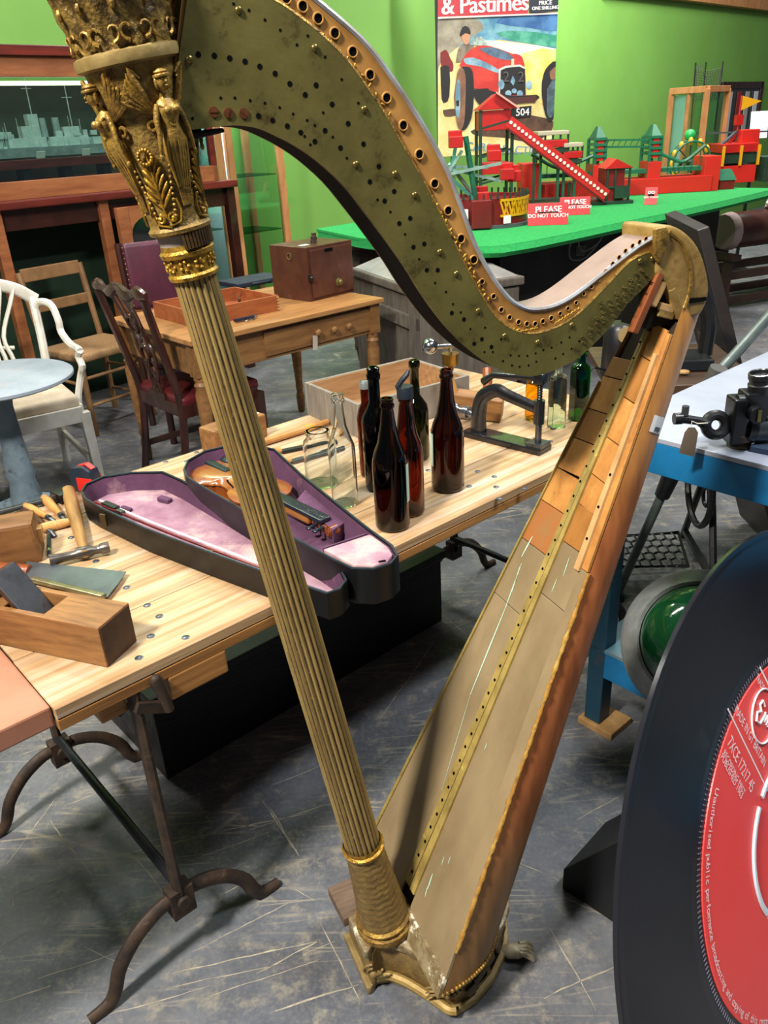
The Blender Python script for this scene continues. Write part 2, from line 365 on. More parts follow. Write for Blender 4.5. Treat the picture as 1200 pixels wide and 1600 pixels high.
mBODY = zramp_mat('soundbox_varnish', [(0, '#8a6c3c'), (.24, '#8a6236'), (.36, '#b87044'), (.62, '#bc7244'), (.70, '#b97e3e'), (.95, '#bd8742')], noise=.12)
mFLUTE = mat('column_gilt', '#b2975c', '#8c7442', rough=.42, metal=.4, scale=30, stretch=(1, 1, .12), c3='#3a3732', c3scale=22, c3thr=(.58, .68), bump=.3, bscale=120)
mSTRIP = mat('yellow_olive_strip', '#a08a4a', '#7d6a34', rough=.55, scale=20, c3='#b9a552', c3scale=30, bump=.2)
TAU = R(24)
AX = Vector((math.sin(TAU), 0, math.cos(TAU))); NB = Vector((math.cos(TAU), 0, -math.sin(TAU)))   # along the soundboard / to the back
SB = Vector((0, 0, .2)); YC = .0
def halfw(s): return .175 + (.042 - .175) * s / 1.2
def depth(s): return .165 + (.062 - .165) * s / 1.2
def sbp(s, y, off=0): return SB + AX * s + Vector((0, y, 0)) - NB * off
# soundbox: rounded back
def sbox(name, inset, s1, m):
    b = MB(); n = 22; rings = []
    cols = []
    for j in range(n + 1):
        ph = pi * j / n; cy, sn = -math.cos(ph), math.sin(ph)
        col = []
        d0 = depth(-.1) * sn
        s0 = (.13 - .2 + d0 * math.sin(TAU)) / math.cos(TAU)
        for i in range(15):
            s = lerp(s0, s1, i / 14); sg = abs(cy) ** .85 * (1 if cy > 0 else -1)
            p = sbp(s, (halfw(s) - inset) * sg) + NB * max(0, (depth(s) - inset)) * sn ** .8
            col.append(p)
        cols.append(col)
    b.rings(cols, closed=False, cap=False)
    return b.build(name, m, harp, 60)
sbox('soundbox', 0, 1.20, mBODY)
b = MB()
b.rings([[sbp(s, -.99 * halfw(s), -.006), sbp(s, .99 * halfw(s), -.006)] for s in (-.05, 1.155)], closed=False, cap=False)
b.build('soundboard_back', mat('inside_shadow_wood', '#2a2114', rough=.9), harp, 0)
# soundboard panels
def panel(name, s0, s1, f0, f1, m, th=.005, lift=0, sk=0):
    b = MB(); vs = []
    for o in (lift, lift + th):
        for s, f, k in ((s0, f0, 0), (s0, f1, sk), (s1, f1, sk), (s1, f0, 0)):
            s = s + k; vs.append(sbp(s, -f * halfw(s), o))
    b.add(vs, [(0, 1, 2, 3), (7, 6, 5, 4), (0, 4, 5, 1), (1, 5, 6, 2), (2, 6, 7, 3), (3, 7, 4, 0)])
    return b.build(name, m, harp, 0, bevel=.0006, seg=1)
mORB = mat('bare_orange_wood_dark', '#a06c34', '#82521f', rough=.45, scale=5, stretch=(3, 3, 1), bump=.08)
mMIX = mat('half_stripped_paint', '#8a6a40', '#9a5f30', rough=.5, scale=9, contrast=(.42, .58), bump=.08)
g = .0016
lefts = [-.035, .60, .72, .80, .865, .925, .98, 1.04, 1.075]
for i in range(len(lefts) - 1):
    a, c = lefts[i], lefts[i + 1]
    m = mOLIVE if i < 2 else (mMIX if i < 3 else (mORANGE, mORB)[i % 2 if i > 4 else 0])
    panel('soundboard_panel', a + (g if i else 0), c, -.97, -.12, m, .005, 0, .004 if i > 3 else 0)
rights = [-.035, .66, .76, .83, .885, .95, 1.02, 1.09, 1.145]
for i in range(len(rights) - 1):
    a, c = rights[i], rights[i + 1]
    m = mOLIVE if i < 2 else (mORANGE, mORB)[i == 2 or i == 6]
    panel('soundboard_panel', a + (g if i else 0), c, .12, .80, m, .005, 0, -.006 if i > 2 else 0)
panel('edge_strip', -.035, .74, .80, 1.0, mOLIVE, .007)
panel('gesso_apron', -.078, -.034, -.97, .995, MATS.get('chipped_gesso') or mat('chipped_gesso', '#8f8160', '#6e5c3c', rough=.6, scale=35, contrast=(.4, .6), c3='#d8d0b8', c3scale=24, c3thr=(.54, .6), bump=.6, bscale=90), .009)
panel('edge_strip', .741, 1.135, .83, .99, mORANGE, .006)
panel('edge_batten', .735, 1.10, .70, .84, mPALE, .008, .004)
panel('edge_strip', -.02, 1.03, -1.0, -.955, mSTRIP, .009)
CSTRIP = panel('centre_strip', .0, 1.16, -.125, .0, mSTRIP, .009)
panel('centre_strip', .0, 1.13, .02, .125, mSTRIP, .010)
panel('centre_strip_groove', .0, 1.13, .0, .02, mat('groove_brown', '#3a2c16', rough=.8), .004)
# string holes down the middle strip
b = MB(M=Matrix.Identity(4)); b.lathe([(.0001, .0004), (.0026, .0004), (.0026, -.002)], 8)
hole = b.build('string_hole', mBLACK, harp, 0); me_hole = hole.data; D.objects.remove(hole)
for i in range(38):
    s = .03 + 1.08 * (i / 37) ** .92
    inst(me_hole, 'string_hole', CSTRIP, frame(sbp(s, .45 * .125 * halfw(s) * (1 if i % 2 else .8), .0092), (0, 1, 0), -NB) @ Matrix.Scale(lerp(1.35, .75, i / 37), 4))
# pale scrapes of old paint on the board
mMINT = mat('mint_scrape', '#a9c9ae', rough=.7); 
for (x0, y0, x1, y1, w) in [(735, 1085, 792, 944, 3.0), (786, 960, 815, 880, 2.2), (690, 1235, 735, 1085, 1.2), (815, 870, 832, 838, 3), (800, 925, 812, 885, 1.6), (880, 900, 890, 870, 1.4), (862, 925, 870, 905, 1.4), (645, 1345, 652, 1325, 1.6), (655, 1340, 660, 1322, 1.6), (690, 1352, 694, 1338, 1.6), (700, 1350, 704, 1338, 1.5), (757, 1172, 761, 1160, 1.4), (668, 1390, 676, 1365, 3.2), (664, 1402, 668, 1385, 2.5)]:
    q = SB - NB * .0058; a = PP(x0, y0, HB + RZ(TH) @ q, RZ(TH) @ NB) - HB; c = PP(x1, y1, HB + RZ(TH) @ q, RZ(TH) @ NB) - HB
    a = RZ(-TH) @ a; c = RZ(-TH) @ c; d = (c - a).normalized(); sd = d.cross(NB) * (w * .00055)
    MB().add([a - sd * .4, a + sd * .6, (a + c) / 2 + sd * 1.3, c + sd * .4, c - sd * .5, (a + c) / 2 - sd], [(0, 1, 2, 3, 4, 5)]).build('paint_scrape', mMINT, harp, 0, recalc=False)
# batten pins and stock sticker
b = MB(); rg_ = random.Random(3); pts = [sbp(.02 + .72 * i / 90, -halfw(.02 + .72 * i / 90) * (1.0 + .012 * rg_.random()), .003) for i in range(91)]
b.tube(pts, [.0028 + .0028 * rg_.random() for _ in pts], 6); b.build('ragged_gilt_edge', mat('ragged_gilt', '#c09a4c', '#a0702f', rough=.45, scale=30, metal=.2, bump=.4), harp, 60)
for s in (.90, .845, .79):
    inst(me_hole, 'batten_pin', harp, frame(sbp(s, -.77 * halfw(s), .0125), (0, 1, 0), -NB))
def onbox(s, ph, out=0):
    cy, sn = -math.cos(ph), math.sin(ph); sg = abs(cy) ** .85 * (1 if cy > 0 else -1)
    return sbp(s, (halfw(s) + out) * sg) + NB * (depth(s) + out) * sn ** .8
b = MB(); rr = []
for i in range(5):
    ph = lerp(.16, .62, i / 4); rr.append([onbox(.985, ph, .0012), onbox(1.012, ph, .0012)])
b.rings(rr, False, False); b.k = 1
rr = [[onbox(.988, ph, .0018), onbox(.995, ph, .0018)] for ph in (.3, .4, .52)]
b.rings(rr, False, False)
b.build('stock_sticker', [mWHITE, mat('sticker_print', '#5a5d66', rough=.7)], harp, 0)
# ---- neck
NY = .034
top_px = [(300, -150), (360, -110), (430, -55), (496, 0), (533, 31), (567, 62), (600, 102), (637, 156), (667, 204), (700, 267), (722, 325), (744, 384), (770, 432), (796, 466), (819, 481), (842, 484), (872, 477), (905, 458), (950, 423), (1000, 385), (1030, 368)]
mid_px = [(300, -62), (360, -30), (425, 0), (458, 21), (500, 54), (542, 96), (575, 142), (600, 179), (633, 237), (667, 296), (697, 356), (725, 414), (751, 462), (774, 496), (800, 515), (826, 521), (852, 517), (882, 504), (912, 481), (950, 442), (984, 407), (1013, 394)]
low_px = [(262, 206), (290, 204), (330, 199), (367, 196), (400, 200), (429, 212), (458, 227), (492, 250), (533, 287), (567, 329), (600, 373), (631, 417), (657, 459), (687, 500), (714, 530), (744, 556), (774, 575), (800, 584), (826, 587), (852, 582), (879, 571), (905, 556), (946, 516), (978, 475), (1007, 446), (1025, 422), (1026, 408)]
def curve2(pts, yo, n=3): return [(p.x, p.z) for p in spline([hx(x, y, yo) for x, y in pts], n)]
ctop, cmid, clow = curve2(top_px, -NY), curve2(mid_px, -NY), curve2(low_px, -NY)
XZ = Matrix(((1, 0, 0, 0), (0, 0, 1, 0), (0, 1, 0, 0), (0, 0, 0, 1)))       # (x,y,z)->(x,z,y)
mNECKWOOD = mat('neck_wood', '#b98a48', '#8e6330', rough=.45, scale=10, stretch=(1, 4, 1), c3='#6b4522', c3scale=12, c3thr=(.62, .78), bump=.12)
mNECKTOP = mat('neck_top_paint', '#8c786c', '#78665a', rough=.55, scale=10, bump=.1)
# body of the neck: strip top face / front / bottom
b = MB()
poly = ctop + clow[::-1]
n = len(poly); y0, y1 = -NY + .002, NY
b.add([(x, y0, z) for x, z in poly] + [(x, y1, z) for x, z in poly], [tuple(range(n)), tuple(range(2 * n - 1, n - 1, -1))])
b.k = 1; nt_ = len(ctop)
b.add([(x, y0, z) for x, z in ctop] + [(x, y1, z) for x, z in ctop], [(i, i + 1, nt_ + i + 1, nt_ + i) for i in range(nt_ - 1)])
b.k = 2; nl = len(clow)
b.add([(x, y0, z) for x, z in clow] + [(x, y1, z) for x, z in clow], [(i, nl + i, nl + i + 1, i + 1) for i in range(nl - 1)])
NECK = b.build('neck', [mNECKWOOD, mNECKTOP, mat('neck_black_edge', '#060606', rough=.75, spec=.1)], harp, 0)
# brass plate on the near and far face
for y0, y1 in ((-NY - .0035, -NY + .003), (NY - .001, NY + .0035)):
    b = MB(); poly = cmid + clow[::-1]; n = len(poly)
    b.add([(x, y0, z) for x, z in poly] + [(x, y1, z) for x, z in poly], [tuple(range(n)), tuple(range(2 * n - 1, n - 1, -1))] + [(i, (i + 1) % n, n + (i + 1) % n, n + i) for i in range(n)])
    PLATE = b.build('neck_plate', mBRASS, harp, 0) if y0 < 0 else (PLATE, b.build('neck_plate', mBRASS, harp, 0))[0]
# raised gilt moulding between plate and wooden band
b = MB(); pts = [(x, -NY - .001, z) for x, z in cmid[6:]]
b.tube(pts, .0028, 6); b.build('neck_moulding', mGOLD, harp)
b = MB(); pts = [(x, -NY + .003, z) for x, z in ctop]; b.tube(pts, .0035, 6); b.build('neck_edge_highlight', mat('edge_highlight', '#a9b0b6', '#8a8078', rough=.35, metal=.3, scale=20), harp)  # pale bead puts the top edge highlight into colour
# carved leaf fragments left of the moulding
def hole_obj(mesh, name, px, py, yo, sc, rz=0):
    p = hx(px, py, yo); return inst(mesh, name, NECK if name in ('tuning_pin_hole', 'carved_leaf') else PLATE, T(p.x, yo, p.z) @ RX(pi / 2) @ RZ(rz) @ Matrix.Scale(sc, 4))
b = MB(); b.lathe([(.0001, .0006), (1, .0006), (1, -.5)], 12); t_ = b.build('x', mBLACK, None, 0); me_disc = t_.data; D.objects.remove(t_)
b = MB(); b.k = 0; b.lathe([(.0001, .15), (.85, .15), (.9, .2), (1.15, .2), (1.3, 0)], 14); b.k = 0
b2 = MB(); b2.lathe([(.0001, .12), (.92, .12)], 14, cap=False); b2.k = 1
b2.lathe([(.92, .12), (.98, .35), (1.18, .35), (1.32, 0)], 14, cap=False); t_ = b2.build('x', [mBLACK, mNECKWOOD], None, 40); me_pin = t_.data; D.objects.remove(t_)
big = [(447, -3), (473, 10), (497, 29), (523, 52), (551, 81), (578, 117), (604, 153), (630, 196), (655, 241), (679, 287), (700, 329), (720, 373), (740, 406), (753, 440), (771, 463), (783, 484), (796, 496), (810, 503), (823, 506), (836, 506), (848, 502), (861, 497), (875, 490), (887, 482), (900, 473), (912, 459), (924, 448), (935, 436), (946, 424), (957, 412), (967, 402), (977, 392), (988, 384), (999, 378), (1009, 373)]
for i, (x, y) in enumerate(big):
    hole_obj(me_pin, 'tuning_pin_hole', x, y, -NY + .0015, (.0052 if i < 13 else .0034 if i < 22 else .0029))
mid = [(310, 85), (335, 87), (359, 91), (383, 96), (406, 104), (430, 115), (453, 131), (477, 148), (404, 181), (426, 188), (449, 197), (470, 207), (492, 221), (494, 133), (519, 163), (544, 193), (568, 225), (592, 260), (616, 299), (641, 341), (663, 381), (684, 422), (508, 204), (532, 231), (578, 284), (601, 314), (624, 349), (646, 386), (667, 422), (706, 489), (725, 499), (741, 537), (753, 530), (768, 542)]
for x, y in mid: hole_obj(me_disc, 'plate_hole', x, y, -NY - .0038, .0030)
for i in range(len(cmid) // 3 - 3):
    pass
small = [(365, 6), (389, 16), (414, 31), (438, 47), (464, 70), (481, 56), (508, 89), (534, 124), (560, 161), (345, 153), (367, 153), (391, 157), (414, 161), (437, 168), (458, 178), (480, 188), (492, 196), (301, 185), (476, 213), (485, 226), (505, 176), (520, 214), (542, 247), (556, 257), (590, 312), (610, 331), (633, 366), (655, 405), (680, 442), (697, 456), (708, 475), (720, 488), (735, 514), (758, 512), (783, 530), (798, 555), (811, 556), (824, 556), (837, 552), (849, 547), (862, 543), (786, 564), (800, 571), (812, 573), (826, 571), (838, 565), (770, 550), (757, 550), (877, 535), (890, 527), (868, 560), (880, 553), (893, 545), (905, 533)]
for x, y in small: hole_obj(me_disc, 'plate_hole', x, y, -NY - .0038, .0016)
b = MB(); b.lathe([(1, 0), (.95, .35), (.6, .6), (.0001, .68)], 12); t_ = b.build('x', mat('brass_screw', '#8a7a44', '#6b5c30', rough=.3, metal=.8, scale=40), None, 50); me_screw = t_.data; D.objects.remove(t_)
for x, y in [(373, 16), (492, 75), (569, 171), (617, 272), (648, 305), (687, 394), (713, 428), (747, 486), (788, 525), (840, 535), (893, 508), (556, 257), (296, 93), (1000, 408), (1019, 404)]:
    hole_obj(me_screw, 'plate_screw', x, y, -NY - .0034, .0042)
mCOP = mat('copper_screw', '#8d5638', '#6a452c', rough=.35, metal=.7, scale=60)
for k, (x, y) in enumerate([(334, 175), (357, 177), (381, 177)]):
    b = MB(); b.lathe([(.0058, 0), (.0056, .0012), (.0001, .0015)], 14); b.box((0, 0, .0016), (.009, .0012, .0006)); o = b.build('slotted_screw', mCOP, harp, 40)
    p = hx(x, y); p = hx(x, y, -NY - .0036); o.matrix_local = T(*p) @ RX(pi / 2) @ RZ(1.2 * k)
# fork discs near the treble end
b = MB(); b.lathe([(.004, 0), (.004, .003), (.0001, .0034)], 10); 
for dx in (-.0025, .0025): b.cyl((dx, 0, .003), (dx, 0, .011), .0011, n=6)
t_ = b.build('x', mat('fork_metal', '#857848', '#4d4428', rough=.35, metal=.7, scale=40), None, 40); me_fork = t_.data; D.objects.remove(t_)
for (x0, y0, x1, y1, n) in [(1001, 422, 1012, 436, 3), (993, 427, 999, 446, 3), (984, 437, 987, 459, 4), (974, 449, 975, 471, 3), (962, 459, 967, 484, 4), (951, 469, 957, 493, 4), (938, 472, 943, 505, 5), (931, 497, 933, 516, 3), (921, 514, 921, 524, 2), (909, 527, 911, 535, 2)]:
    for i in range(n):
        t = i / max(1, n - 1); hole_obj(me_fork, 'fork_disc', lerp(x0, x1, t), lerp(y0, y1, t), -NY - .0035, .62, i * .9 + x0)
# gilt carved fragments along the moulding
b = MB(); b.ball((0, 0, 0), (1, .45, .4), 8, 5); t_ = b.build('x', mGOLDHI, None, 60); me_leaf = t_.data; D.objects.remove(t_)
for i in range(26):
    t = i / 25; x = lerp(668, 760, t); y = 303 + 165 * t ** 1.05 if True else 0
    hole_obj(me_leaf, 'carved_leaf', x + (i % 2) * 3, y, -NY - .002, .0042, .9 + (i % 3) * .7)
for i in range(10):
    hole_obj(me_leaf, 'carved_leaf', 505 + i * 12.5 - (i > 5) * (i - 5) * 2.2, 55 + i * 12 + (i > 4) * (i - 4) * 3, -NY - .002, .0034, 1.0 + (i % 3) * .8)
for i in range(7):
    hole_obj(me_leaf, 'carved_leaf', 795 + i * 7, 513 + (3 - abs(i - 3)) * 1.4, -NY - .002, .0040, .2 * (i % 3))
for i in range(8):
    hole_obj(me_leaf, 'carved_leaf', 868 + i * 5, 505 - i * 3.2, -NY - .002, .0036, .9)
# ---- shoulder where the neck meets the soundbox
sh = [(1028, 353), (1048, 352), (1070, 364), (1089, 386), (1101, 418), (1106, 452), (1100, 478), (1088, 494), (1064, 496), (1052, 486), (1046, 462), (1036, 440), (1024, 428)]
mSHOULD = mat('shoulder_gilt', '#9c8148', '#7c6030', rough=.42, scale=22, metal=.12, c3='#5f4222', c3scale=30, c3thr=(.56, .72), bump=.25, detail=9)
b = MB(); po = [(p.x, p.z) for p in spline([hx(x, y, -.04) for x, y in sh] , 3)]
def xzprism(b, poly, y0, y1):
    n = len(poly)
    return b.add([(x, y0, z) for x, z in poly] + [(x, y1, z) for x, z in poly], [tuple(range(n)), tuple(range(2 * n - 1, n - 1, -1))] + [(i, (i + 1) % n, n + (i + 1) % n, n + i) for i in range(n)])
xzprism(b, po, -.044, .044); b.build('shoulder', mSHOULD, harp, 40, bevel=.013, seg=3)
b = MB(); xzprism(b, [(p.x, p.z) for p in [hx(x, y, -.046) for x, y in [(1023, 358), (1040, 354), (1046, 372), (1036, 400), (1028, 412), (1022, 396)]]], -.049, -.040)
b.build('shoulder_joint_plate', mGOLD, harp, 40, bevel=.003)
rim = [hx(x, y, -.043) for x, y in [(1044, 362), (1062, 376), (1074, 400), (1079, 430), (1076, 458), (1068, 482)]]
MB().tube(spline(rim, 4), [.004] * 21, 8).build('shoulder_moulding', mGOLD, harp)
b = MB(); xzprism(b, [(p.x, p.z) for p in [hx(x, y, -.045) for x, y in [(1079, 466), (1104, 464), (1103, 470), (1078, 474)]]], -.0455, .0)
b.build('shoulder_crack', mBLACK, harp, 0)
# dark hollow, broken rail and slats in the throat
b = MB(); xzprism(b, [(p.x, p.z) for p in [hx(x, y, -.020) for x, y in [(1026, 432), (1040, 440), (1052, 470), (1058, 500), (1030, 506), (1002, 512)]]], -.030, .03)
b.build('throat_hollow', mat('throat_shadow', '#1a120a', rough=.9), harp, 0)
for (x0, y0, x1, y1, w, m) in [(1030, 425, 988, 520, .014, mREDWOOD), (1036, 440, 1018, 478, .011, mPALE), (1046, 450, 1060, 496, .015, mSHOULD), (1030, 478, 1052, 484, .006, mPALE), (1028, 488, 1052, 494, .005, mSHOULD)]:
    MB().bar(hx(x0, y0, -.037), hx(x1, y1, -.037), .012, w, (0, 1, 0)).build('throat_slat', m, harp, 0, bevel=.002)
# ---- column
c0, c1 = hx(601, 1434), hx(185, 30)
czx = (c1 - c0).normalized()
CM = frame(c0, (0, -1, 0), czx)     # z up the column, x toward the viewer
def axv(px, py): return (hx(px, py) - c0).dot(czx)
v_bell, v_sh0, v_sh1, v_band, v_tul, v_ring, v_top = axv(575, 1318), axv(570, 1300), axv(304, 432), axv(292, 385), axv(284, 358), axv(207, 100), axv(160, -75)
b = MB(CM)
prof = [(.0001, -.012), (.056, -.012), (.058, -.004), (.057, .004), (.052, .008), (.055, .013), (.055, .018), (.050, .022)]
b.lathe(prof, 32); b.build('column_foot_ring', mGOLD, harp)
def leafmod(a, r, z): return r + .0011 * math.sin(z * 420 + 2.2 * abs(math.sin(a * 5))) * (1 if r > .035 else .3)
b = MB(CM); b.lathe([(lerp(.050, .0345, (i / 40) ** .75), lerp(.020, v_bell, i / 40)) for i in range(41)], 60, mod=leafmod); b.build('column_bell', mat('bell_gilt', '#8a7040', '#6d5730', rough=.5, metal=.25, scale=60, bump=.3, bscale=200, c3='#54431f', c3scale=50), harp, 60)
b = MB(CM); b.lathe([(.034, v_bell - .004), (.039, v_bell - .002), (.040, v_bell + .004), (.036, v_bell + .007), (.037, v_bell + .011), (.0355, v_bell + .016)], 32, cap=False); b.build('column_ring', mGOLDHI, harp)
NF = 22
def flute(a, r, z): return r * (1 - .075 * abs(math.sin(a * NF / 2)) ** .6 * -1 - .075) if False else r * (1 - .085 * (abs(math.cos(a * NF / 2)) ** 1.6))
prof = []
for i in range(25):
    t = i / 24; prof.append((lerp(.0335, .0262, t ** 1.5), lerp(v_bell + .01, v_sh1 + .004, t)))
b = MB(CM); b.lathe(prof, NF * 6, mod=flute); b.mi = [1 if (k < 24 * NF * 6 and (k % 6) in (0, 5)) else 0 for k in range(len(b.f))]; b.build('column_shaft', [mFLUTE, mat('flute_grime', '#5f4a28', '#3a2c1a', rough=.6, metal=.15, scale=60, contrast=(.4, .6), c3='#8a7140', c3scale=90)], harp, 60)
b = MB(CM)
b.lathe([(.026, v_sh1), (.030, v_sh1 + .001), (.031, v_sh1 + .005), (.0285, v_sh1 + .008), (.0285, v_band - .010), (.032, v_band - .008), (.033, v_band - .003), (.030, v_band), (.029, v_band + .006)], 40)
b.build('star_band', mGOLDHI, harp)
b = MB(CM)
for k in range(10):
    a = 2 * pi * k / 10 + .2
    for q in range(5):
        t = 2 * pi * q / 5; zz = (v_sh1 + v_band) / 2 + .0005 + .005 * math.sin(t); aa = a + .005 * math.cos(t) / .0285
        b.ball((.0288 * math.cos(aa), .0288 * math.sin(aa), zz), .0026, 6, 4)
b.build('band_stars', mGOLDHI, harp)
b = MB(CM); b.lathe([(.0285, v_band), (.030, v_tul - .004), (.0305, v_tul)], 32); b.build('plaster_collar', mat('grey_plaster', '#9d9488', '#877c6e', rough=.7, scale=20), harp)
b = MB(CM)
for k in range(13):
    a = -.15 + k * .12; b.bar((.0325 * math.cos(a), .0325 * math.sin(a), v_band + .001), (.0335 * math.cos(a), .0335 * math.sin(a), v_tul + .001), .003, .004, (math.cos(a), math.sin(a), 0))
b.build('gadroon_strip', mat('dark_gilt', '#5c4524', '#3a2a14', rough=.5, metal=.3, scale=30), harp)
# tulip capital
LC = v_ring - v_tul
def tulr(t): return .0335 + .006 * t + .0125 * t ** 2.2
b = MB(CM); b.lathe([(.031, v_tul - .003), (.0365, v_tul), (.0372, v_tul + .004), (.0345, v_tul + .007)] + [(tulr(i / 16), v_tul + .008 + (LC - .008) * i / 16) for i in range(17)], 48)
mTUL = mat('tulip_gilt', '#8f7438', '#6f5729', rough=.5, metal=.3, scale=60, bump=.5, bscale=220, c3='#40301a', c3scale=45, c3thr=(.52, .7)); b.build('capital_tulip', mTUL, harp, 50)
b = MB(CM); b.lathe([(.052, v_ring - .002), (.0585, v_ring), (.0595, v_ring + .005), (.0585, v_ring + .011), (.054, v_ring + .013)], 48); b.build('capital_ring', mat('ring_gilt', '#a58f58', '#7d683a', rough=.5, metal=.25, scale=20, bump=.25), harp)
def crmod(a, r, z): return r + .0022 * math.sin(a * 18) * math.sin((z - v_ring) * 90) + .0012 * math.sin(a * 9 + z * 150)
b = MB(CM); b.lathe([(.053 + .012 * (i / 14) ** 1.3, v_ring + .012 + .062 * i / 14) for i in range(15)], 96, mod=crmod); b.build('capital_crown', mat('crown_gilt', '#8d7236', '#4a3a1c', rough=.45, metal=.3, scale=55, contrast=(.42, .6), bump=.6, bscale=200), harp, 60)
b = MB(CM); b.lathe([(.062, v_ring + .072), (.072, v_ring + .078), (.074, v_ring + .088), (.069, v_ring + .096), (.05, v_ring + .104), (.0001, v_ring + .106)], 48); b.build('capital_cap', mat('cap_dark_gilt', '#4d3c22', '#32261a', rough=.5, metal=.2, scale=14), harp)
# acanthus scrolls on the crown
b = MB(CM)
for k in range(11):
    a = 2 * pi * k / 11 + .1
    for sgn in (-1, 1):
        pts = []
        for i in range(9):
            t = i / 8; rad = .010 * (1 - t * .75); an = -pi / 2 + sgn * t * 4.2
            aa = a + sgn * (.008 + rad * math.cos(an) * sgn * 1.0) / .056
            zz = v_ring + .028 + rad * math.sin(an); rr = .0568 + .0015 * t
            pts.append((rr * math.cos(aa), rr * math.sin(aa), zz))
        b.tube(pts, [.0022 - .001 * i / 8 for i in range(9)], 5)
    b.ball((.060 * math.cos(a + .28), .060 * math.sin(a + .28), v_ring + .052), (.004, .004, .006), 7, 5)
b.build('crown_scrolls', mGOLD, harp)
# caryatids, palmettes and scroll feet around the tulip
def sur(a, t, out=0):
    r = tulr(t) + out; return Vector((r * math.cos(a), r * math.sin(a), v_tul + .008 + (LC - .008) * t))
def caryatid(a):
    b = MB(CM); o = Vector((math.cos(a), math.sin(a), 0)); sd = Vector((-math.sin(a), math.cos(a), 0)); zz = Vector((0, 0, 1))
    def pt(t, out, s): return Vector((0, 0, v_tul + .008 + (LC - .008) * t)) + o * (tulr(t) + out) + sd * s
    rings = []
    # skirt, hips, waist, bust, shoulders, neck: one continuous loft
    for t, out, rw, rd in [(.20, -.004, .007, .006), (.32, .0, .0105, .007), (.44, .002, .0125, .009), (.50, .004, .0135, .0105), (.53, .005, .0130, .0105), (.58, .005, .0105, .009), (.625, .005, .0088, .0078), (.67, .0075, .0105, .0095), (.70, .008, .0112, .010), (.735, .005, .0115, .0075), (.76, .003, .0095, .006), (.775, .003, .0045, .0042), (.80, .004, .004, .004)]:
        c = pt(t, out, 0); rings.append([c + sd * (rw * math.cos(q * pi / 7)) + o * (rd * math.sin(q * pi / 7) * (1 + (.10 * math.cos(q * 3) if t < .5 else 0))) for q in range(14)])
    b.rings(rings)
    for s in (-1, 1):
        b.ball(pt(.70, .0155, s * .0052), .0044, 8, 6)                     # bust
        sh_ = pt(.742, .004, s * .0105)
        b.tube([sh_, pt(.66, .006, s * .0155), pt(.58, .009, s * .0175), pt(.50, .009, s * .0195), pt(.45, .008, s * .0205)], [.0036, .0036, .003, .0026, .0018], 7)
        b.ball(pt(.44, .008, s * .0208), (.0026, .0026, .004), 6, 5)
    for q in range(7):
        u_ = (q - 3) / 3; b.tube([pt(.60, .0115 - .003 * abs(u_), .007 * u_), pt(.52, .0150 - .005 * abs(u_), .0115 * u_), pt(.42, .0105 - .004 * abs(u_), .0115 * u_), pt(.24, .003, .007 * u_)], [.0010, .0017, .0019, .0010], 5)
    b.torus(pt(.63, .0125, 0), .0035, .0014, 10, 5, frame((0, 0, 0), (0, 0, 1), o)); b.ball(pt(.63, .013, 0), .0016, 6, 4)
    b.tube([pt(.735, .009, -.0105), pt(.69, .0165, -.004), pt(.64, .0135, .001)], .0013, 5); b.tube([pt(.735, .009, .0105), pt(.69, .0165, .004), pt(.64, .0135, -.001)], .0013, 5)
    h = pt(.865, .007, 0)
    b.ball(h, (.0075, .0075, .0098), 12, 9)                                 # head
    b.ball(h + o * .0075 - zz * .001, .0016, 6, 4); b.ball(h + o * .0068 - zz * .0048, (.0022, .0022, .0009), 6, 4)
    for s in (-1, 1): b.ball(h + o * .0064 + sd * (s * .003) + zz * .0018, .0012, 6, 4); b.ball(h + sd * (s * .0068) - zz * .001 - o * .001, (.0028, .0028, .007), 6, 5)
    b.torus(h + zz * .005, .0078, .0018, 16, 6); b.torus(h + zz * .0085, .0062, .0016, 14, 5); b.ball(h + zz * .009, (.006, .006, .003), 8, 5)
    return b.build('caryatid_figure', mat('figure_gilt', '#a8873c', '#7a5e2a', rough=.42, metal=.4, scale=80, bump=.3, bscale=260, c3='#4a371a', c3scale=60, c3thr=(.55, .7)), harp, 60)
def wings(a):
    b = MB(CM)
    for s in (-1, 1):
        for k in range(6):
            pts = []
            for i in range(7):
                t = i / 6; aa = a + s * (.24 + .062 * k * math.sin(.4 + t * 2.4) + .34 * math.sin(t * 2.6))
                pts.append(sur(aa, .70 + (.26 - .03 * k) * math.sin(t * 2.2) * (1 if t < .75 else .96), .0035 + .003 * math.sin(t * 3)))
            b.tube(pts, [.0014, .0027, .0030, .0030, .0027, .0022, .001], 5)
        b.torus(sur(a + s * .42, .63, .003), .0045, .0018, 12, 5, frame((0, 0, 0), (0, 0, 1), (math.cos(a + s * .42), math.sin(a + s * .42), 0)))
    return b.build('caryatid_wings', mGOLD, harp, 60)
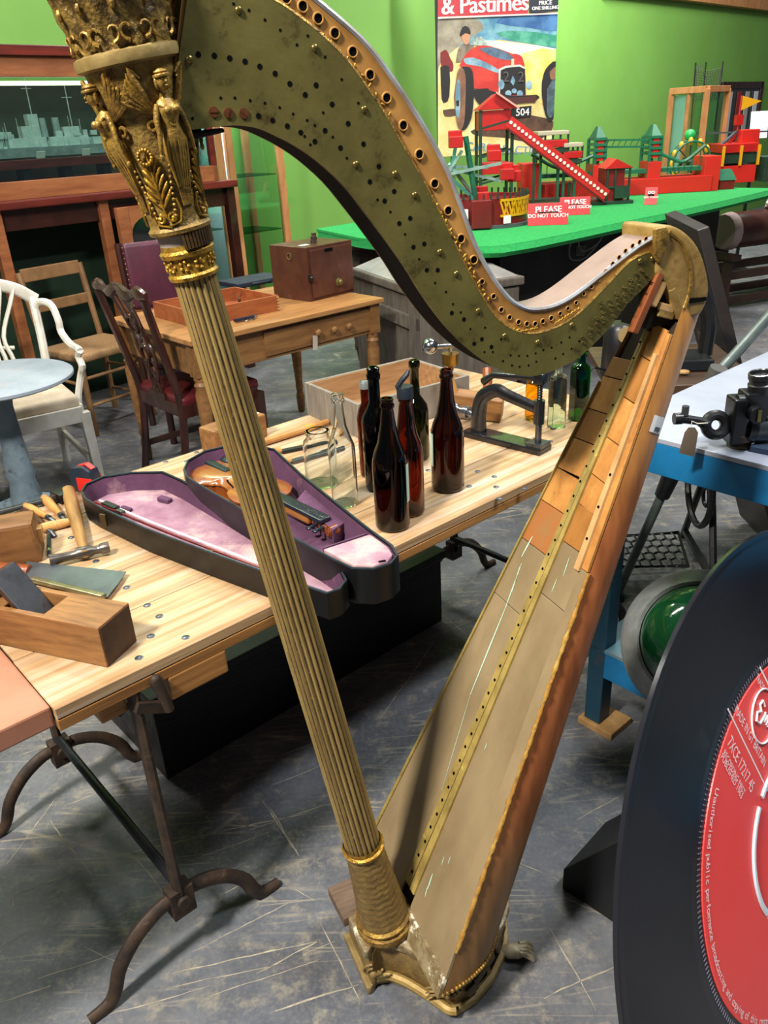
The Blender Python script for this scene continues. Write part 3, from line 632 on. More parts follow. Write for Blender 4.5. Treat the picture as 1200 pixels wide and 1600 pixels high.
def palmette(a):
    b = MB(CM)
    def sp(u, v): return sur(a + u / .036, v, .0022)
    for k in range(5):
        for s in (-1, 1):
            v0 = .13 + .055 * k; L = .0135 - .0012 * k
            b.tube([sp(s * .001, v0), sp(s * L * .45, v0 + .045), sp(s * L * .85, v0 + .085), sp(s * L, v0 + .115 - .008 * k)], [.0012, .0021, .0024, .0010], 6)
    b.tube([sp(0, .08), sp(0, .25), sp(0, .50)], [.0014, .0022, .001], 6)
    for s in (-1, 1):
        pts = [sp(s * (.0075 + .0062 * (1 - .09 * i) * math.cos(1.7 + .75 * i)), .062 + .033 * (1 - .09 * i) * math.sin(1.7 + .75 * i)) for i in range(10)]
        b.tube(pts, [.0016] * 10, 5); b.ball(sp(s * .0075, .062), .0024, 8, 5)
    b.tube([sp(s, v) for s, v in ((-.016, .18), (-.0185, .1), (-.015, .03), (0, .005), (.015, .03), (.0185, .1), (.016, .18))], .0013, 5)
    return b.build('palmette', mGOLDHI, harp, 60)
def garland(a):
    b = MB(CM)
    for s in (-1, 1):
        for i in range(14):
            t = i / 13; b.ball(sur(a + s * lerp(.14, .5, t ** .8) * 1.0, lerp(.52, .07, t), .0022), .0022, 6, 4)
        for k in range(5):
            b.tube([sur(a + s * (.06 + .045 * k), .5, .004), sur(a + s * (.035 + .04 * k), .3, .003), sur(a + s * (.02 + .03 * k), .12, .001)], .0011, 5)
    return b.build('drapery_garland', mGOLD, harp, 60)
for a in (.33, -1.30, 1.95, 3.5):
    caryatid(a); wings(a); garland(a); palmette(a - .80)
# wreath held between two figures
b = MB(CM); Mw = frame((0, 0, 0), (0, 0, 1), (math.cos(-.48), math.sin(-.48), 0)); wc = sur(-.50, .46, .005)
for i in range(14):
    t = 2 * pi * i / 14; b.ball(wc + Mw @ Vector((.0075 * math.cos(t), .0075 * math.sin(t), 0)), .0024, 6, 4)
b.build('wreath', mGOLDHI, harp, 60)
# wooden joint block under the neck by the capital
b = MB(); xzprism(b, [(p.x, p.z) for p in [hx(x, y, 0) for x, y in [(272, 210), (343, 200), (346, 207), (276, 224)]]], -.02, .02); b.build('neck_joint_block', mat('dark_joint_wood', '#1c120c', rough=.6), harp, 0, bevel=.002)
# ---- pedestal
hwid = [(-.125, .065), (-.118, .068), (-.10, .055), (-.075, .062), (-.05, .088), (-.028, .122), (-.012, .150), (.0, .172), (.012, .179), (.06, .174), (.112, .152), (.155, .12), (.18, .095), (.202, .055), (.213, .02)]
def ped(k=1.0, dx=0):
    a = [(x * k + dx, .025 - w * k) for x, w in hwid]; return a + [(x * k + dx, .025 + w * k) for x, w in hwid[::-1]]
mPED = mat('pedestal_gilt', '#8d7442', '#6e5834', rough=.5, metal=.15, scale=40, bump=.4, bscale=120, c3='#a8986c', c3scale=30, c3thr=(.62, .7))
mGESSO = mat('chipped_gesso', '#8f8160', '#6e5c3c', rough=.6, scale=35, contrast=(.4, .6), c3='#d8d0b8', c3scale=24, c3thr=(.54, .6), bump=.6, bscale=90)
b = MB(); b.prism(ped(1.0), 0.002, .022); b.build('pedestal_plinth', mat('plinth_gilt', '#a08a55', '#75613a', rough=.55, scale=18, bump=.4, c3='#55452a', c3scale=14), harp, 40, bevel=.007, seg=3)
b = MB(); b.prism(ped(.94, .004), .02, .112); b.build('pedestal_body', mPED, harp, 40, bevel=.002)
b = MB(); b.prism(ped(1.0), .108, .130)
b.build('pedestal_top', mGESSO, harp, 40, bevel=.008, seg=3)
b = MB(); b.box((-.10, .085, .119), (.075, .085, .0235), (0, 0, .05)); b.build('bare_wood_slab', mat('weathered_slab', '#6d5a4a', '#574536', rough=.75, scale=16, stretch=(1, 6, 1), bump=.3), harp, 40, bevel=.003)
b = MB(); pts = []
for i in range(31):
    ph = pi * i / 30; d0 = depth(-.1) * math.sin(ph); s0 = (.135 - .2 + d0 * math.sin(TAU)) / math.cos(TAU); cy = -math.cos(ph); sg = abs(cy) ** .85 * (1 if cy > 0 else -1)
    pts.append(sbp(s0, (halfw(s0) + .002) * sg) + NB * (depth(s0) + .002) * math.sin(ph) ** .8)
for i in range(len(pts) - 1):
    for k in range(3):
        p = pts[i].lerp(pts[i + 1], k / 3); p.z = .137; b.ball(p, .0042, 6, 4)
b.build('bead_moulding', mGOLD, harp, 60)
# side openings and ornament of the pedestal
def edge(x, side=-1, out=0):
    for (x0, w0), (x1, w1) in zip(hwid, hwid[1:]):
        if x0 <= x <= x1: w = lerp(w0, w1, (x - x0) / (x1 - x0)) * .94; return Vector((x * .94 + .004, .025 + side * (w + out), 0))
    return Vector((x, .025, 0))
for x0, x1 in ((.055, .10), (.112, .146), (.162, .186)):
    b = MB(); a, c = edge(x0, -1, .0015), edge(x1, -1, .0015); o = Vector((0, .014, 0))
    for z0, z1, k in ((.034, .096, 0),):
        b.add([a + Vector((0, 0, z0)), c + Vector((0, 0, z0)), c + Vector((0, 0, z1)), a + Vector((0, 0, z1)), a + o + Vector((0, 0, z0)), c + o + Vector((0, 0, z0)), c + o + Vector((0, 0, z1)), a + o + Vector((0, 0, z1))], [(0, 1, 2, 3), (7, 6, 5, 4), (0, 4, 5, 1), (1, 5, 6, 2), (2, 6, 7, 3), (3, 7, 4, 0)])
    b.build('pedal_slot', mBLACK, harp, 0)
for x0, x1, z0, z1 in ((.06, .12, .05, .088), (.13, .17, .06, .1), (.04, .066, .03, .06)):
    MB().bar(edge(x0, -1, .004) + Vector((0, 0, z0 + .01)), edge(x1, -1, .004) + Vector((0, 0, z1 - .012)), .006, .026).build('broken_slat', mat('slat_brown', '#5d4c30', '#42351f', rough=.6, scale=20), harp, 0, bevel=.002)
def scrollcorner(x, side, s):
    b = MB(); p = edge(x, side, .002); nx = Vector((-.45, side * .9, 0)).normalized(); M = frame(p, (0, 0, 1), nx)
    for k in range(3):
        pts = [M @ Vector((s * (.004 + .0075 * k) * math.cos(q * .6) + .062 + .006 * k, s * (.004 + .0075 * k) * math.sin(q * .6) * 1.2, .004)) for q in range(9)]
        b.tube(pts, .003, 6)
    for k in range(3 if s > .9 else 0): b.tube([M @ Vector((.07 - .006 * k, .012 + .003 * k, .002)), M @ Vector((.082 - .012 * k, .03 + .002 * k, .004)), M @ Vector((.075 - .016 * k, .043, .001))], [.003, .0036, .001], 6)
    b.ball(M @ Vector((.060, 0, .004)), .008, 8, 6)
    return b.build('pedestal_scroll', mPED, harp, 60)
scrollcorner(.0, -1, 1.0); scrollcorner(-.12, -1, .8)
b = MB(); pts = [(x * 1.01, .025 - w * 1.01, .026) for x, w in hwid[2:9]]; b.tube(spline(pts, 3), .009, 8); b.build('scoop_moulding', mat('scoop_gilt', '#b09757', '#8a703c', rough=.5, metal=.2, scale=20), harp)
# lion paw feet
def paw(px, py, rz, vis=True):
    b = MB(); M = T(*px) if False else Matrix.Identity(4)
    b.ball((.0, 0, .016), (.03, .017, .014), 10, 7)
    for k in range(4): y = -.0135 + .009 * k; b.tube([(.012, y * .8, .024), (.026, y, .021), (.036, y * 1.05, .013), (.039, y * 1.05, .005)], [.005, .0062, .006, .004], 7)
    o = b.build('lion_paw_foot', mat('paw_silver_gilt', '#bdb298', '#8a7a55', rough=.45, scale=30, metal=.2, bump=.3), harp, 60); o.matrix_local = T(*py) @ RZ(rz); return o
q = PZ(806, 1492, .0); qq = q - HB; lx, ly = qq.dot(HU), qq.dot(HW)
paw(None, (lx - .006, ly, 0), R(-25)); paw(None, (.185, .14, 0), R(30))
# ================================================================ trestle bench and what stands on it
BZ = .73; BA = R(41); T0 = Vector((-.547, 1.035, 0))
bench = thing('trestle_table', 'long pine trestle table with studded plank top and iron legs', 'table', T0, BA)
BL, BW = 1.86, .86
mPLANK = mat('pine_plank', '#c2a27a', '#98754e', rough=.42, scale=4, stretch=(.5, 16, 16), contrast=(.36, .64), detail=9, bump=.1, c3='#cfc4b2', c3scale=1.4, c3thr=(.5, .75))
mPLANKE = mat('pine_edge', '#b07d45', '#855a2e', rough=.55, scale=5, stretch=(.6, 12, 12), bump=.1)
wds = [.19, .165, .175, .165, .165]; y = 0
for i, w in enumerate(wds):
    MB().box((BL / 2, y + w / 2, BZ - .011), (BL - .004 * (i % 2), w - .003, .022)).build('plank', mPLANK, bench, 0, bevel=.0015, seg=1); y += w
MB().box((BL / 2, .012, BZ - .0345), (BL, .022, .021)).build('edge_rail', mPLANKE, bench, 0, bevel=.0015)
MB().box((BL / 2, BW - .012, BZ - .0345), (BL, .022, .021)).build('edge_rail', mPLANKE, bench, 0, bevel=.0015)
for x in (.255, 1.42):
    MB().box((x, .43, BZ - .070), (.12, .86, .05)).build('batten', mPLANKE, bench, 0, bevel=.004)
MB().box((.10, .09, BZ - .070), (.05, .12, .05)).build('batten_block', mPLANKE, bench, 0, bevel=.005)
b = MB(); b.lathe([(.0075, 0), (.0075, .0008), (.006, .0018), (.0001, .0020)], 14)
stud = b.build('stud', mat('stud_steel', '#7c828c', '#565a62', rough=.35, metal=.8, scale=60), None, 40); me_stud = stud.data; D.objects.remove(stud)
MBI = (T(*T0) @ RZ(BA)).inverted()
for x, y in [(217, 1028), (290, 996), (236, 994), (249, 963), (230, 946), (198, 918), (150, 877), (111, 840), (259, 722), (307, 707), (292, 721), (669, 735), (746, 737), (772, 745), (733, 760), (775, 761), (780, 779), (819, 763), (845, 666), (700, 720), (860, 690)]:
    p = MBI @ PZ(x, y, BZ); inst(me_stud, 'stud', bench, T(p.x, p.y, BZ - .0002))
def trestle(x):
    for y in (.02, .63):
        b = MB(); b.tube([(x, y, BZ - .03), (x, y, .40), (x, y, .17)], [.016, .014, .016], 8, flat=(1.15, .7)); b.box((x, y, .155), (.05, .034, .07)); b.cyl((x, y - .026, .16), (x, y + .026, .16), .014)
        b.build('leg_post', mRUST, bench, 40, bevel=0)
        for s in (-1, 1):
            p = [(x, y, .165), (x + s * .045, y, .163), (x + s * .10, y, .135), (x + s * .145, y, .085), (x + s * .165, y, .035), (x + s * .185, y, .012), (x + s * .225, y, .006)]
            MB().tube(spline(p, 4), [.017 - .005 * abs(i / 24 - .3) for i in range(25)], 8, flat=(.8, 1.0)).build('leg_foot', mRUST, bench, 50)
    MB().tube([(x, .02, .20), (x, .63, .20)], .011, 10).build('stretcher_rod', mat('dark_rod', '#23252c', '#33302f', rough=.4, metal=.5, scale=20), bench, 50)
trestle(.135); trestle(1.60)
b = MB(); b.tube([(.17, -.004, BZ - .03), (.175, -.01, BZ - .06), (.182, -.012, BZ - .10)], [.012, .011, .009], 8); b.ball((.17, -.006, BZ - .030), .010, 8, 6); b.box((.155, .0, BZ - .085), (.06, .012, .02), (0, .5, 0)); b.build('clamp_bracket', mRUST, bench, 50)
# board lying against the left end
b = MB(); o = T0 + Vector((0, 0, 0)); b.M = T(*T0) @ RZ(BA); b.box((-.37, .19, BZ - .017), (.735, .36, .04)); tag(b.build('leather_board', mat('pinkish_leather', '#b07a60', '#9a6548', rough=.45, scale=5, bump=.05), None, 0, bevel=.004), 'pinkish brown board at the end of the pine table', 'board')
# black chest on the floor under the table
cx0 = MBI @ PZ(265, 1222, 0); cx1 = MBI @ PZ(683, 965, 0)
CX = T0 + RZ(BA) @ Vector((cx0.x, cx0.y, 0))
chest = thing('chest', 'long black painted wooden chest on the floor under the table', 'chest', CX, BA)
mCH = mat('chest_black_paint', '#15171a', '#0b0c0e', rough=.5, scale=12, stretch=(.4, 2, 2), bump=.3, bscale=40, c3='#2a2c30', c3scale=20, c3thr=(.62, .8))
cl = cx1.x - cx0.x
MB().box((cl / 2, .24, .125), (cl, .46, .25)).build('chest_body', mCH, chest, 0, bevel=.004)
MB().box((cl / 2, .235, .265), (cl + .02, .485, .028)).build('chest_lid', mCH, chest, 0, bevel=.004)
b = MB(); b.tube([(-.004, .16, .17), (-.03, .17, .15), (-.035, .24, .13), (-.03, .31, .15), (-.004, .32, .17)], .009, 8); b.build('rope_handle', mIRON, chest)
# ---------------------------------------------------------------- bottles
def hgt(bx, by, tx, ty, z0=BZ):
    p = PZ(bx, by, z0); q = PP(tx, ty, p, Vector((p.x, p.y, 0))); return p, q.z - z0
mAMB = glass('dark_amber_glass', '#633818', .03); mAMB2 = glass('amber_glass', '#985420', .03); mBLK = glass('black_green_glass', '#0b0f06', .03); mOLG = glass('olive_glass', '#565a1c', .03)
mCLR = glass('clear_glass', '#f4fbfd', .01); mPAL = glass('pale_green_glass', '#e8f8ee', .01); mGRN = glass('green_glass', '#1f9a3a', .02); mYEL = glass('honey_glass', '#f4cc3c', .03)
def bottle(name, base, top, prof, m, label, wall=.0025, extra=None, n=28):
    """prof: [(radius, height fraction)] outer"""
    p, h = hgt(*base, *top); t = thing(name, label, 'bottle', (p.x, p.y, BZ), 0, 'bottles on the pine table')
    pr = [(r, f * h) for r, f in prof]; inner = [(max(r - wall, .0015), max(z, .006)) for r, z in pr if r > .004][::-1]
    b = MB(); b.lathe([(.0002, .003)] + pr + inner + [(.0002, .007)], n, cap=False); b.build('glass_body', m, t, 50)
    if extra: extra(t, h)
    return t
beer = lambda r, rn, sh=.56: [(r * .8, 0), (r * .97, .012), (r, .03), (r, sh - .08), (r * .97, sh - .02), (r * .86, sh + .04), (r * .62, sh + .12), (rn * 1.35, sh + .25), (rn * 1.1, .90), (rn, .93), (rn * 1.22, .935), (rn * 1.25, .955), (rn * 1.05, .965), (rn * 1.12, .985), (rn * 1.08, 1.0), (rn * .7, 1.0)]
def cap_(m, r0, r1, z0, z1):
    def f(t, h):
        b = MB(); b.lathe([(r0, z0 * h), (r0, z1 * h - .002), (r0 - .001, z1 * h), (.0002, z1 * h)], 20); b.build('cap', m, t, 40)
    return f
def side_label(m, a, w, z0, z1, r):
    def f(t, h):
        b = MB(); rr = [[(r * math.cos(a + w * (i / 8 - .5)), r * math.sin(a + w * (i / 8 - .5)), z) for z in (z0 * h, z1 * h)] for i in range(9)]
        b.rings(rr, False, False); b.build('paper_label', m, t, 60)
    return f
mLAB = mat('pale_label', '#bdd3c0', rough=.6)
bottle('beer_bottle', (614, 822), (604, 622), beer(.0395, .0125), mAMB, 'dark brown beer bottle nearest the table edge, pale label on its right', extra=side_label(mLAB, -.12, .9, .22, .52, .0402))
bottle('beer_bottle', (640, 800), (624, 600), [(r, f * .94 if f > .9 else f * .94) for r, f in beer(.036, .0135)], mAMB2, 'amber bottle with black swing stopper behind the nearest dark bottle',
       extra=lambda t, h: (cap_(mat('black_rubber', '#1b222c', rough=.4), .0185, .014, .90, .985)(t, h), MB().tube([(-.012, 0, .955 * h), (-.016, -.004, .985 * h), (-.006, -.004, 1.03 * h), (.006, -.002, 1.07 * h), (.010, 0, 1.10 * h)], [.006, .006, .0065, .006, .003], 8).build('stopper_lever', MATS['black_rubber'], t)))
bottle('beer_bottle', (700, 762), (696, 577), beer(.0410, .0135, .52), mAMB, 'brown beer bottle with long tapering neck standing alone before the press', extra=side_label(mLAB, 3.3, .7, .22, .5, .0417))
bottle('wine_bottle', (593, 762), (596, 572), [(.03, 0), (.0345, .02), (.035, .05), (.035, .56), (.033, .61), (.022, .67), (.0145, .72), (.0135, .90), (.0165, .905), (.017, .94), (.0145, .95), (.0155, .99), (.011, 1.0)], mBLK, 'black glass bottle with ringed neck, left of the swing stopper bottle')
bottle('wine_bottle', (652, 716), (646, 562), [(.03, 0), (.033, .02), (.034, .05), (.034, .50), (.031, .56), (.020, .62), (.0125, .66), (.0120, .92), (.0150, .93), (.0150, .98), (.011, 1.0)], mOLG, 'dark olive wine bottle with straight neck behind the amber bottle')
bottle('small_bottle', (578, 742), (580, 595), [(.022, 0), (.025, .03), (.025, .62), (.019, .72), (.0115, .78), (.0115, 1.0)], mAMB2, 'small brown bottle with grey screw cap partly behind the black bottle', extra=cap_(mat('grey_cap', '#8a8f8c', rough=.4, metal=.5), .0135, .0135, .93, 1.0))
bottle('clear_bottle', (540, 787), (532, 614), [(.028, 0), (.0315, .02), (.032, .05), (.0325, .50), (.031, .55), (.023, .63), (.0155, .72), (.0125, .84), (.012, .92), (.0155, .925), (.016, .955), (.0135, .96), (.0145, .995), (.01, 1.0)], mCLR, 'clear glass bottle with tall neck in front of the clear jar')
bottle('glass_jar', (503, 756), (502, 672), [(.036, 0), (.039, .03), (.040, .10), (.040, .72), (.037, .82), (.028, .88), (.028, .93), (.031, .94), (.031, 1.0), (.026, 1.0)], mCLR, 'wide clear glass jar half hidden behind the clear bottle')
bottle('honey_bottle', (832, 655), (830, 585), [(.020, 0), (.0235, .03), (.024, .06), (.024, .72), (.020, .85), (.012, .90), (.012, .97), (.0105, 1.0)], mYEL, 'honey yellow bottle standing beside the black press')
def square_bottle(base, top, m, label, w=.045):
    p, h = hgt(*base, *top); t = thing('square_bottle', label, 'bottle', (p.x, p.y, BZ), R(20), 'bottles on the pine table')
    b = MB(); w /= 2
    def rg(k, z): 
        c = .75; return [(k * x, k * y * .8, z) for x, y in ((w, w * c), (w * c, w), (-w * c, w), (-w, w * c), (-w, -w * c), (-w * c, -w), (w * c, -w), (w, -w * c))]
    o = [rg(.93, 0), rg(1, .004), rg(1, h * .70), rg(.85, h * .76), rg(.45, h * .80), rg(.42, h * .92), rg(.55, h * .925), rg(.55, h)]
    ii = [rg(.40, h), rg(.30, h * .80), rg(.72, h * .745), rg(.88, h * .70), rg(.88, .008)]
    b.rings(o + ii); b.build('glass_body', m, t, 40); return t
square_bottle((869, 668), (868, 560), mPAL, 'pale square glass bottle beside the harp soundboard'); square_bottle((903, 655), (908, 543), mGRN, 'bright green square glass bottle beside the harp soundboard', .05)
b = MB(); p = PZ(868, 660, BZ)
# ---------------------------------------------------------------- violin case
def offset_poly(P, d):
    n = len(P); out = []
    ar = sum(P[i][0] * P[(i + 1) % n][1] - P[(i + 1) % n][0] * P[i][1] for i in range(n)); s = 1 if ar > 0 else -1
    for i in range(n):
        a, b_, c = Vector(P[i - 1][:2]), Vector(P[i][:2]), Vector(P[(i + 1) % n][:2])
        n1 = (b_ - a).normalized(); n2 = (c - b_).normalized(); m = Vector((-(n1.y + n2.y), n1.x + n2.x)) * s
        if m.length < 1e-6: m = Vector((-n1.y, n1.x)) * s
        m.normalize(); out.append(tuple(b_ + m * d))
    return out
case = thing('violin_case', 'open black coffin violin case lined with faded purple velvet', 'case', (0, 0, BZ))
mCASE = mat('case_black', '#0c0e10', '#070809', rough=.42, scale=14, bump=.12, c3='#202220', c3scale=24, c3thr=(.66, .75))
mVEL = mat('faded_velvet', '#a58590', '#7d5468', rough=.85, scale=9, contrast=(.3, .65), c3='#c0a69c', c3scale=6, c3thr=(.52, .68), bump=.15)
mVEL2 = mat('purple_velvet', '#5c3a55', '#47283f', rough=.9, scale=10, c3='#8a6a70', c3scale=9, c3thr=(.58, .72), bump=.15)
def tray(poly, h, wall, floor, nm, m_in, m_fl):
    P_ = [(p.x, p.y) for p in poly]; I1 = offset_poly(P_, wall); n = len(P_)
    b = MB()
    for ring0, z0, ring1, z1 in ((P_, .002, P_, h), (P_, h, I1, h)):
        b.rings([[(x, y, z0) for x, y in ring0], [(x, y, z1) for x, y in ring1]], True, False)
    b.add([(x, y, .002) for x, y in P_], [tuple(range(n))]); b.build(nm + '_shell', mCASE, case, 40)
    b = MB(); I2 = offset_poly(P_, wall + .002); I3 = offset_poly(P_, wall + .006)
    b.rings([[(x, y, h - .003) for x, y in I1], [(x, y, floor) for x, y in I3]], True, False); b.build(nm + '_side_lining', m_in, case, 40)
    b = MB(); b.add([(x, y, floor) for x, y in I3], [tuple(range(n))]); b.build(nm + '_bottom_lining', m_fl, case, 0)
    b = MB(); b.tube([(x, y, h) for x, y in offset_poly(P_, wall * .4)], .0028, 6, loop=True); b.build(nm + '_rim', mat('case_rim', '#2c3a42', '#1c2428', rough=.35, scale=30), case, 60)
LH, CHH = .058, .078
lid_px = [(126, 768), (133, 757), (160, 745), (205, 738), (255, 737), (285, 750), (340, 781), (420, 825), (476, 854), (536, 893), (543, 907), (532, 921), (511, 928), (418, 896), (325, 863), (227, 827), (148, 790), (131, 779)]
base_px = [(286, 734), (292, 720), (319, 705), (352, 697), (395, 695), (430, 702), (472, 741), (520, 780), (580, 828), (614, 852), (623, 868), (612, 881), (584, 890), (550, 889), (514, 872), (470, 848), (394, 807), (310, 758), (291, 746)]
lidp = [PZ(x, y, BZ + LH) for x, y in lid_px]; basep = [PZ(x, y, BZ + CHH) for x, y in base_px]
tray(lidp, LH, .006, .012, 'lid', mVEL2, mVEL); tray(basep, CHH, .006, .010, 'base', mVEL2, mVEL2)
# compartment at the narrow end and the till wall
q = [PZ(x, y, BZ + CHH - .006) for x, y in [(505, 858), (579, 834), (606, 853), (614, 866), (606, 877), (583, 884), (552, 883)]]
b = MB(); b.prism([(p.x, p.y) for p in q], CHH - .030, CHH - .006); b.build('till_lid', mVEL, case, 0, bevel=.003)
b = MB(); a, c = PZ(505, 858, BZ + CHH - .012), PZ(579, 833, BZ + CHH - .012); b.bar((a.x, a.y, CHH * .5), (c.x, c.y, CHH * .5), .004, CHH - .018); b.build('till_wall', mVEL2, case, 0)
q = [PZ(x, y, BZ + .05) for x, y in [(478, 763), (545, 812), (520, 828), (462, 782)]]
b = MB(); b.prism([(p.x, p.y) for p in q], .012, .050); b.build('rosin_box', mVEL2, case, 0, bevel=.002)
p = PZ(597, 873, BZ + CHH); MB().box((p.x, p.y, CHH - .0055), (.014, .006, .0012), (0, 0, .3)).build('till_slot', mBLACK, case, 0)
p = PZ(258, 783, BZ + .014); MB().box((p.x, p.y, .018), (.035, .018, .012), (0, .1, -.5)).build('bow_turnbutton', mVEL2, case, 0, bevel=.003)
p = PZ(198, 797, BZ + .014); MB().box((p.x, p.y, .017), (.03, .012, .010), (0, .1, -.5)).build('bow_turnbutton', mVEL2, case, 0, bevel=.003)
for (x, y) in [(163, 815), (560, 870), (330, 872)]:
    p = PZ(x, y, BZ + .03); MB().box((p.x, p.y - .002, .035), (.018, .006, .03), (0, 0, R(-28))).build('case_latch', mat('brown_latch', '#5a4a34', rough=.4, metal=.6), case, 0, bevel=.0015)
# violin bow clipped in the lid
bw = thing('violin_bow', 'violin bow with red brown stick lying in the velvet case lid', 'bow', (0, 0, BZ))
pts = [PZ(x, y, BZ + .05) for x, y in [(148, 783), (230, 818), (320, 853), (425, 893)]]; L4 = [(p.x, p.y, .048) for p in pts]
MB().tube(spline(L4, 4), .0032, 8).build('bow_stick', mat('pernambuco', '#6a1f1a', '#4a1512', rough=.35, scale=20), bw)
off = Vector((.008, .010, 0)); MB().tube([tuple(Vector(p) + off) for p in L4], .0018, 6, flat=(1.6, .5)).build('bow_hair', mat('bow_hair', '#d8d4c8', rough=.6), bw)
b = MB(); a, c = Vector(L4[0]), Vector(L4[1]); d = (c - a).normalized(); b.bar(a + d * .03 + off * .5, a + d * .085 + off * .5, .016, .014); b.build('bow_frog', mat('frog_black', '#17191d', rough=.3), bw, 0, bevel=.002)
b = MB(); b.bar(a + d * .092 + off * .2, a + d * .115 + off * .2, .012, .010); b.build('bow_grip', mSTEEL, bw, 0, bevel=.001)
# violin
va, vb = PZ(324, 735, BZ + .03), PZ(527, 838, BZ + .03)
vdir = (vb - va); vdir.z = 0; vl = vdir.length
vio = thing('violin', 'amber brown violin resting in the purple lined half of its case', 'violin', (va.x, va.y, BZ + .012), math.atan2(vdir.y, vdir.x))
half = [(0, 0), (.002, .03), (.012, .065), (.04, .092), (.075, .10), (.108, .092), (.132, .073), (.142, .068), (.146, .060), (.165, .052), (.19, .052), (.212, .058), (.218, .066), (.226, .070), (.25, .080), (.285, .084), (.318, .075), (.342, .05), (.354, .02), (.355, 0)]
kk = vl / .60; half = [(x * kk, y * kk) for x, y in half]
outl = half + [(x, -y) for x, y in half[-2:0:-1]]
mVIO = mat('violin_varnish', '#8e5226', '#74401c', rough=.25, scale=6, stretch=(1, 5, 1), coat=.4, c3='#a8702f', c3scale=4, c3thr=(.55, .75))
mVIOD = mat('violin_rib', '#6e3512', '#8a4a1c', rough=.25, scale=10, coat=.3)
b = MB(); b.prism(offset_poly(outl, .004), .003, .033); b.build('violin_ribs', mVIOD, vio, 0)
for z0, z1, nm in ((0, .004, 'violin_back'), (.032, .036, 'violin_top')):
    b = MB(); P0 = outl; P1 = offset_poly(outl, .022); n = len(P0)
    zz = 1 if nm == 'violin_top' else -1
    cen = [(x * .86 + .025, y * .5) for x, y in P0]
    b.rings([[(x, y, z0) for x, y in P0], [(x, y, z1) for x, y in P0], [(x * .93 + .0115, y * .84, z1 + (.005 if zz > 0 else .001)) for x, y in P0], [(x, y, z1 + (.010 if zz > 0 else .0015)) for x, y in cen], [(x * .5 + .085, y * .1, z1 + (.0125 if zz > 0 else .002)) for x, y in P0]]); b.build(nm, mVIO, vio, 50)
for s in (-1, 1):
    b = MB(); b.tube([(.155, s * .030, .0438), (.165, s * .034, .0435), (.18, s * .037, .043), (.195, s * .040, .0425), (.205, s * .044, .042)], [.003, .002, .0024, .002, .003], 6); b.build('f_hole', mBLACK, vio)
b = MB(); b.box((.455 * kk, 0, .044), (.21 * kk, .03, .010), None); b.build('fingerboard', mat('ebony', '#1c222a', rough=.25), vio, 0, bevel=.003)
b = MB(); b.box((.43 * kk, 0, .030), (.15 * kk, .024, .022)); b.build('violin_neck', mVIO, vio, 0, bevel=.006)
b = MB(); b.box((.07 * kk, 0, .048), (.11 * kk, .03, .006), None, (1, .6)); b.build('tailpiece', MATS['ebony'], vio, 0, bevel=.002)
b = MB(); b.ball((.045, .045, .046), (.035, .022, .008), 12, 6); b.build('chin_rest', MATS['ebony'], vio)
b = MB(); b.bar((.195, -.02, .052), (.195, .02, .052), .003, .022); b.build('bridge', mPALE, vio, 0, bevel=.001)
b = MB(); b.bar((.515 * kk, -.007, .034), (.57 * kk, -.007, .026), .004, .016); b.bar((.515 * kk, .007, .034), (.57 * kk, .007, .026), .004, .016); b.build('pegbox', mVIOD, vio, 0, bevel=.001)
b = MB()
for i, r in enumerate((.013, .0105, .007)): b.cyl((.585 * kk, -.010 - .003 * i, .026), (.585 * kk, .010 + .003 * i, .026), r, n=18)
b.build('scroll', mVIOD, vio, 40)
for i, (x, s) in enumerate(((.525, 1), (.538, -1), (.55, 1), (.562, -1))):
    b = MB(); b.cyl((x * kk, -s * .010, .031), (x * kk, s * .030, .031), .003, .004, 8); b.ball((x * kk, s * .034, .031), (.008, .005, .004), 8, 6); b.build('tuning_peg', MATS['ebony'], vio)
for k in range(4): 
    yy = -.006 + .004 * k; MB().tube([(.11 * kk, yy, .052), (.195, yy * 1.6, .063), (.56 * kk, yy * .7, .050)], .0006, 5).build('violin_string', mCHROME, vio)
# ---------------------------------------------------------------- hand tools
mBEECH = mat('worn_beech', '#94693c', '#704c2a', rough=.42, scale=9, stretch=(1, 7, 7), c3='#4a3018', c3scale=14, c3thr=(.56, .74), bump=.15)
mBEECHD = mat('dark_end_grain', '#4a3424', '#35241a', rough=.6, scale=14, bump=.2)
mBOX = mat('boxwood', '#c09055', '#a06c34', rough=.35, scale=10, stretch=(1, 1, .3), coat=.2)
a, c = PZ(168, 1044, BZ), PZ(0, 1008, BZ); d = (c - a); ang = math.atan2(-d.y, -d.x)
pl = thing('jack_plane', 'large worn beech jack plane at the near end of the table', 'plane', (a.x, a.y, BZ), ang)
dd = RZ(-ang) @ (PZ(222, 1002, BZ) - a); pw = dd.y; ph = .082
pw = max(.06, min(.085, abs(pw)))
b = MB(); L_ = .36
for x0, x1 in ((-L_, -.215), (-.125, 0)): b.box(((x0 + x1) / 2, pw / 2, ph / 2), (x1 - x0, pw, ph))
for yy in (.006, pw - .006): b.box((-.17, yy, ph / 2), (.10, .012, ph))
b.box((-.17, pw / 2, .012), (.10, pw - .026, .022)); b.box((-.205, pw / 2, .05), (.05, pw - .03, .03), (0, .5, 0))
o = b.build('plane_body', mBEECH, pl, 0, bevel=.003)
MB().box((.0006, pw / 2, ph / 2), (.0016, pw - .006, ph - .006)).build('plane_end_grain', mBEECHD, pl, 0)
MB().box((-.198, pw / 2, .085), (.014, pw - .03, .13), (0, R(-38), 0)).build('plane_wedge', mBEECHD, pl, 0, bevel=.003)
MB().box((-.184, pw / 2, .078), (.004, pw - .026, .15), (0, R(-38), 0)).build('plane_iron', mSTEEL, pl, 0, bevel=.001)
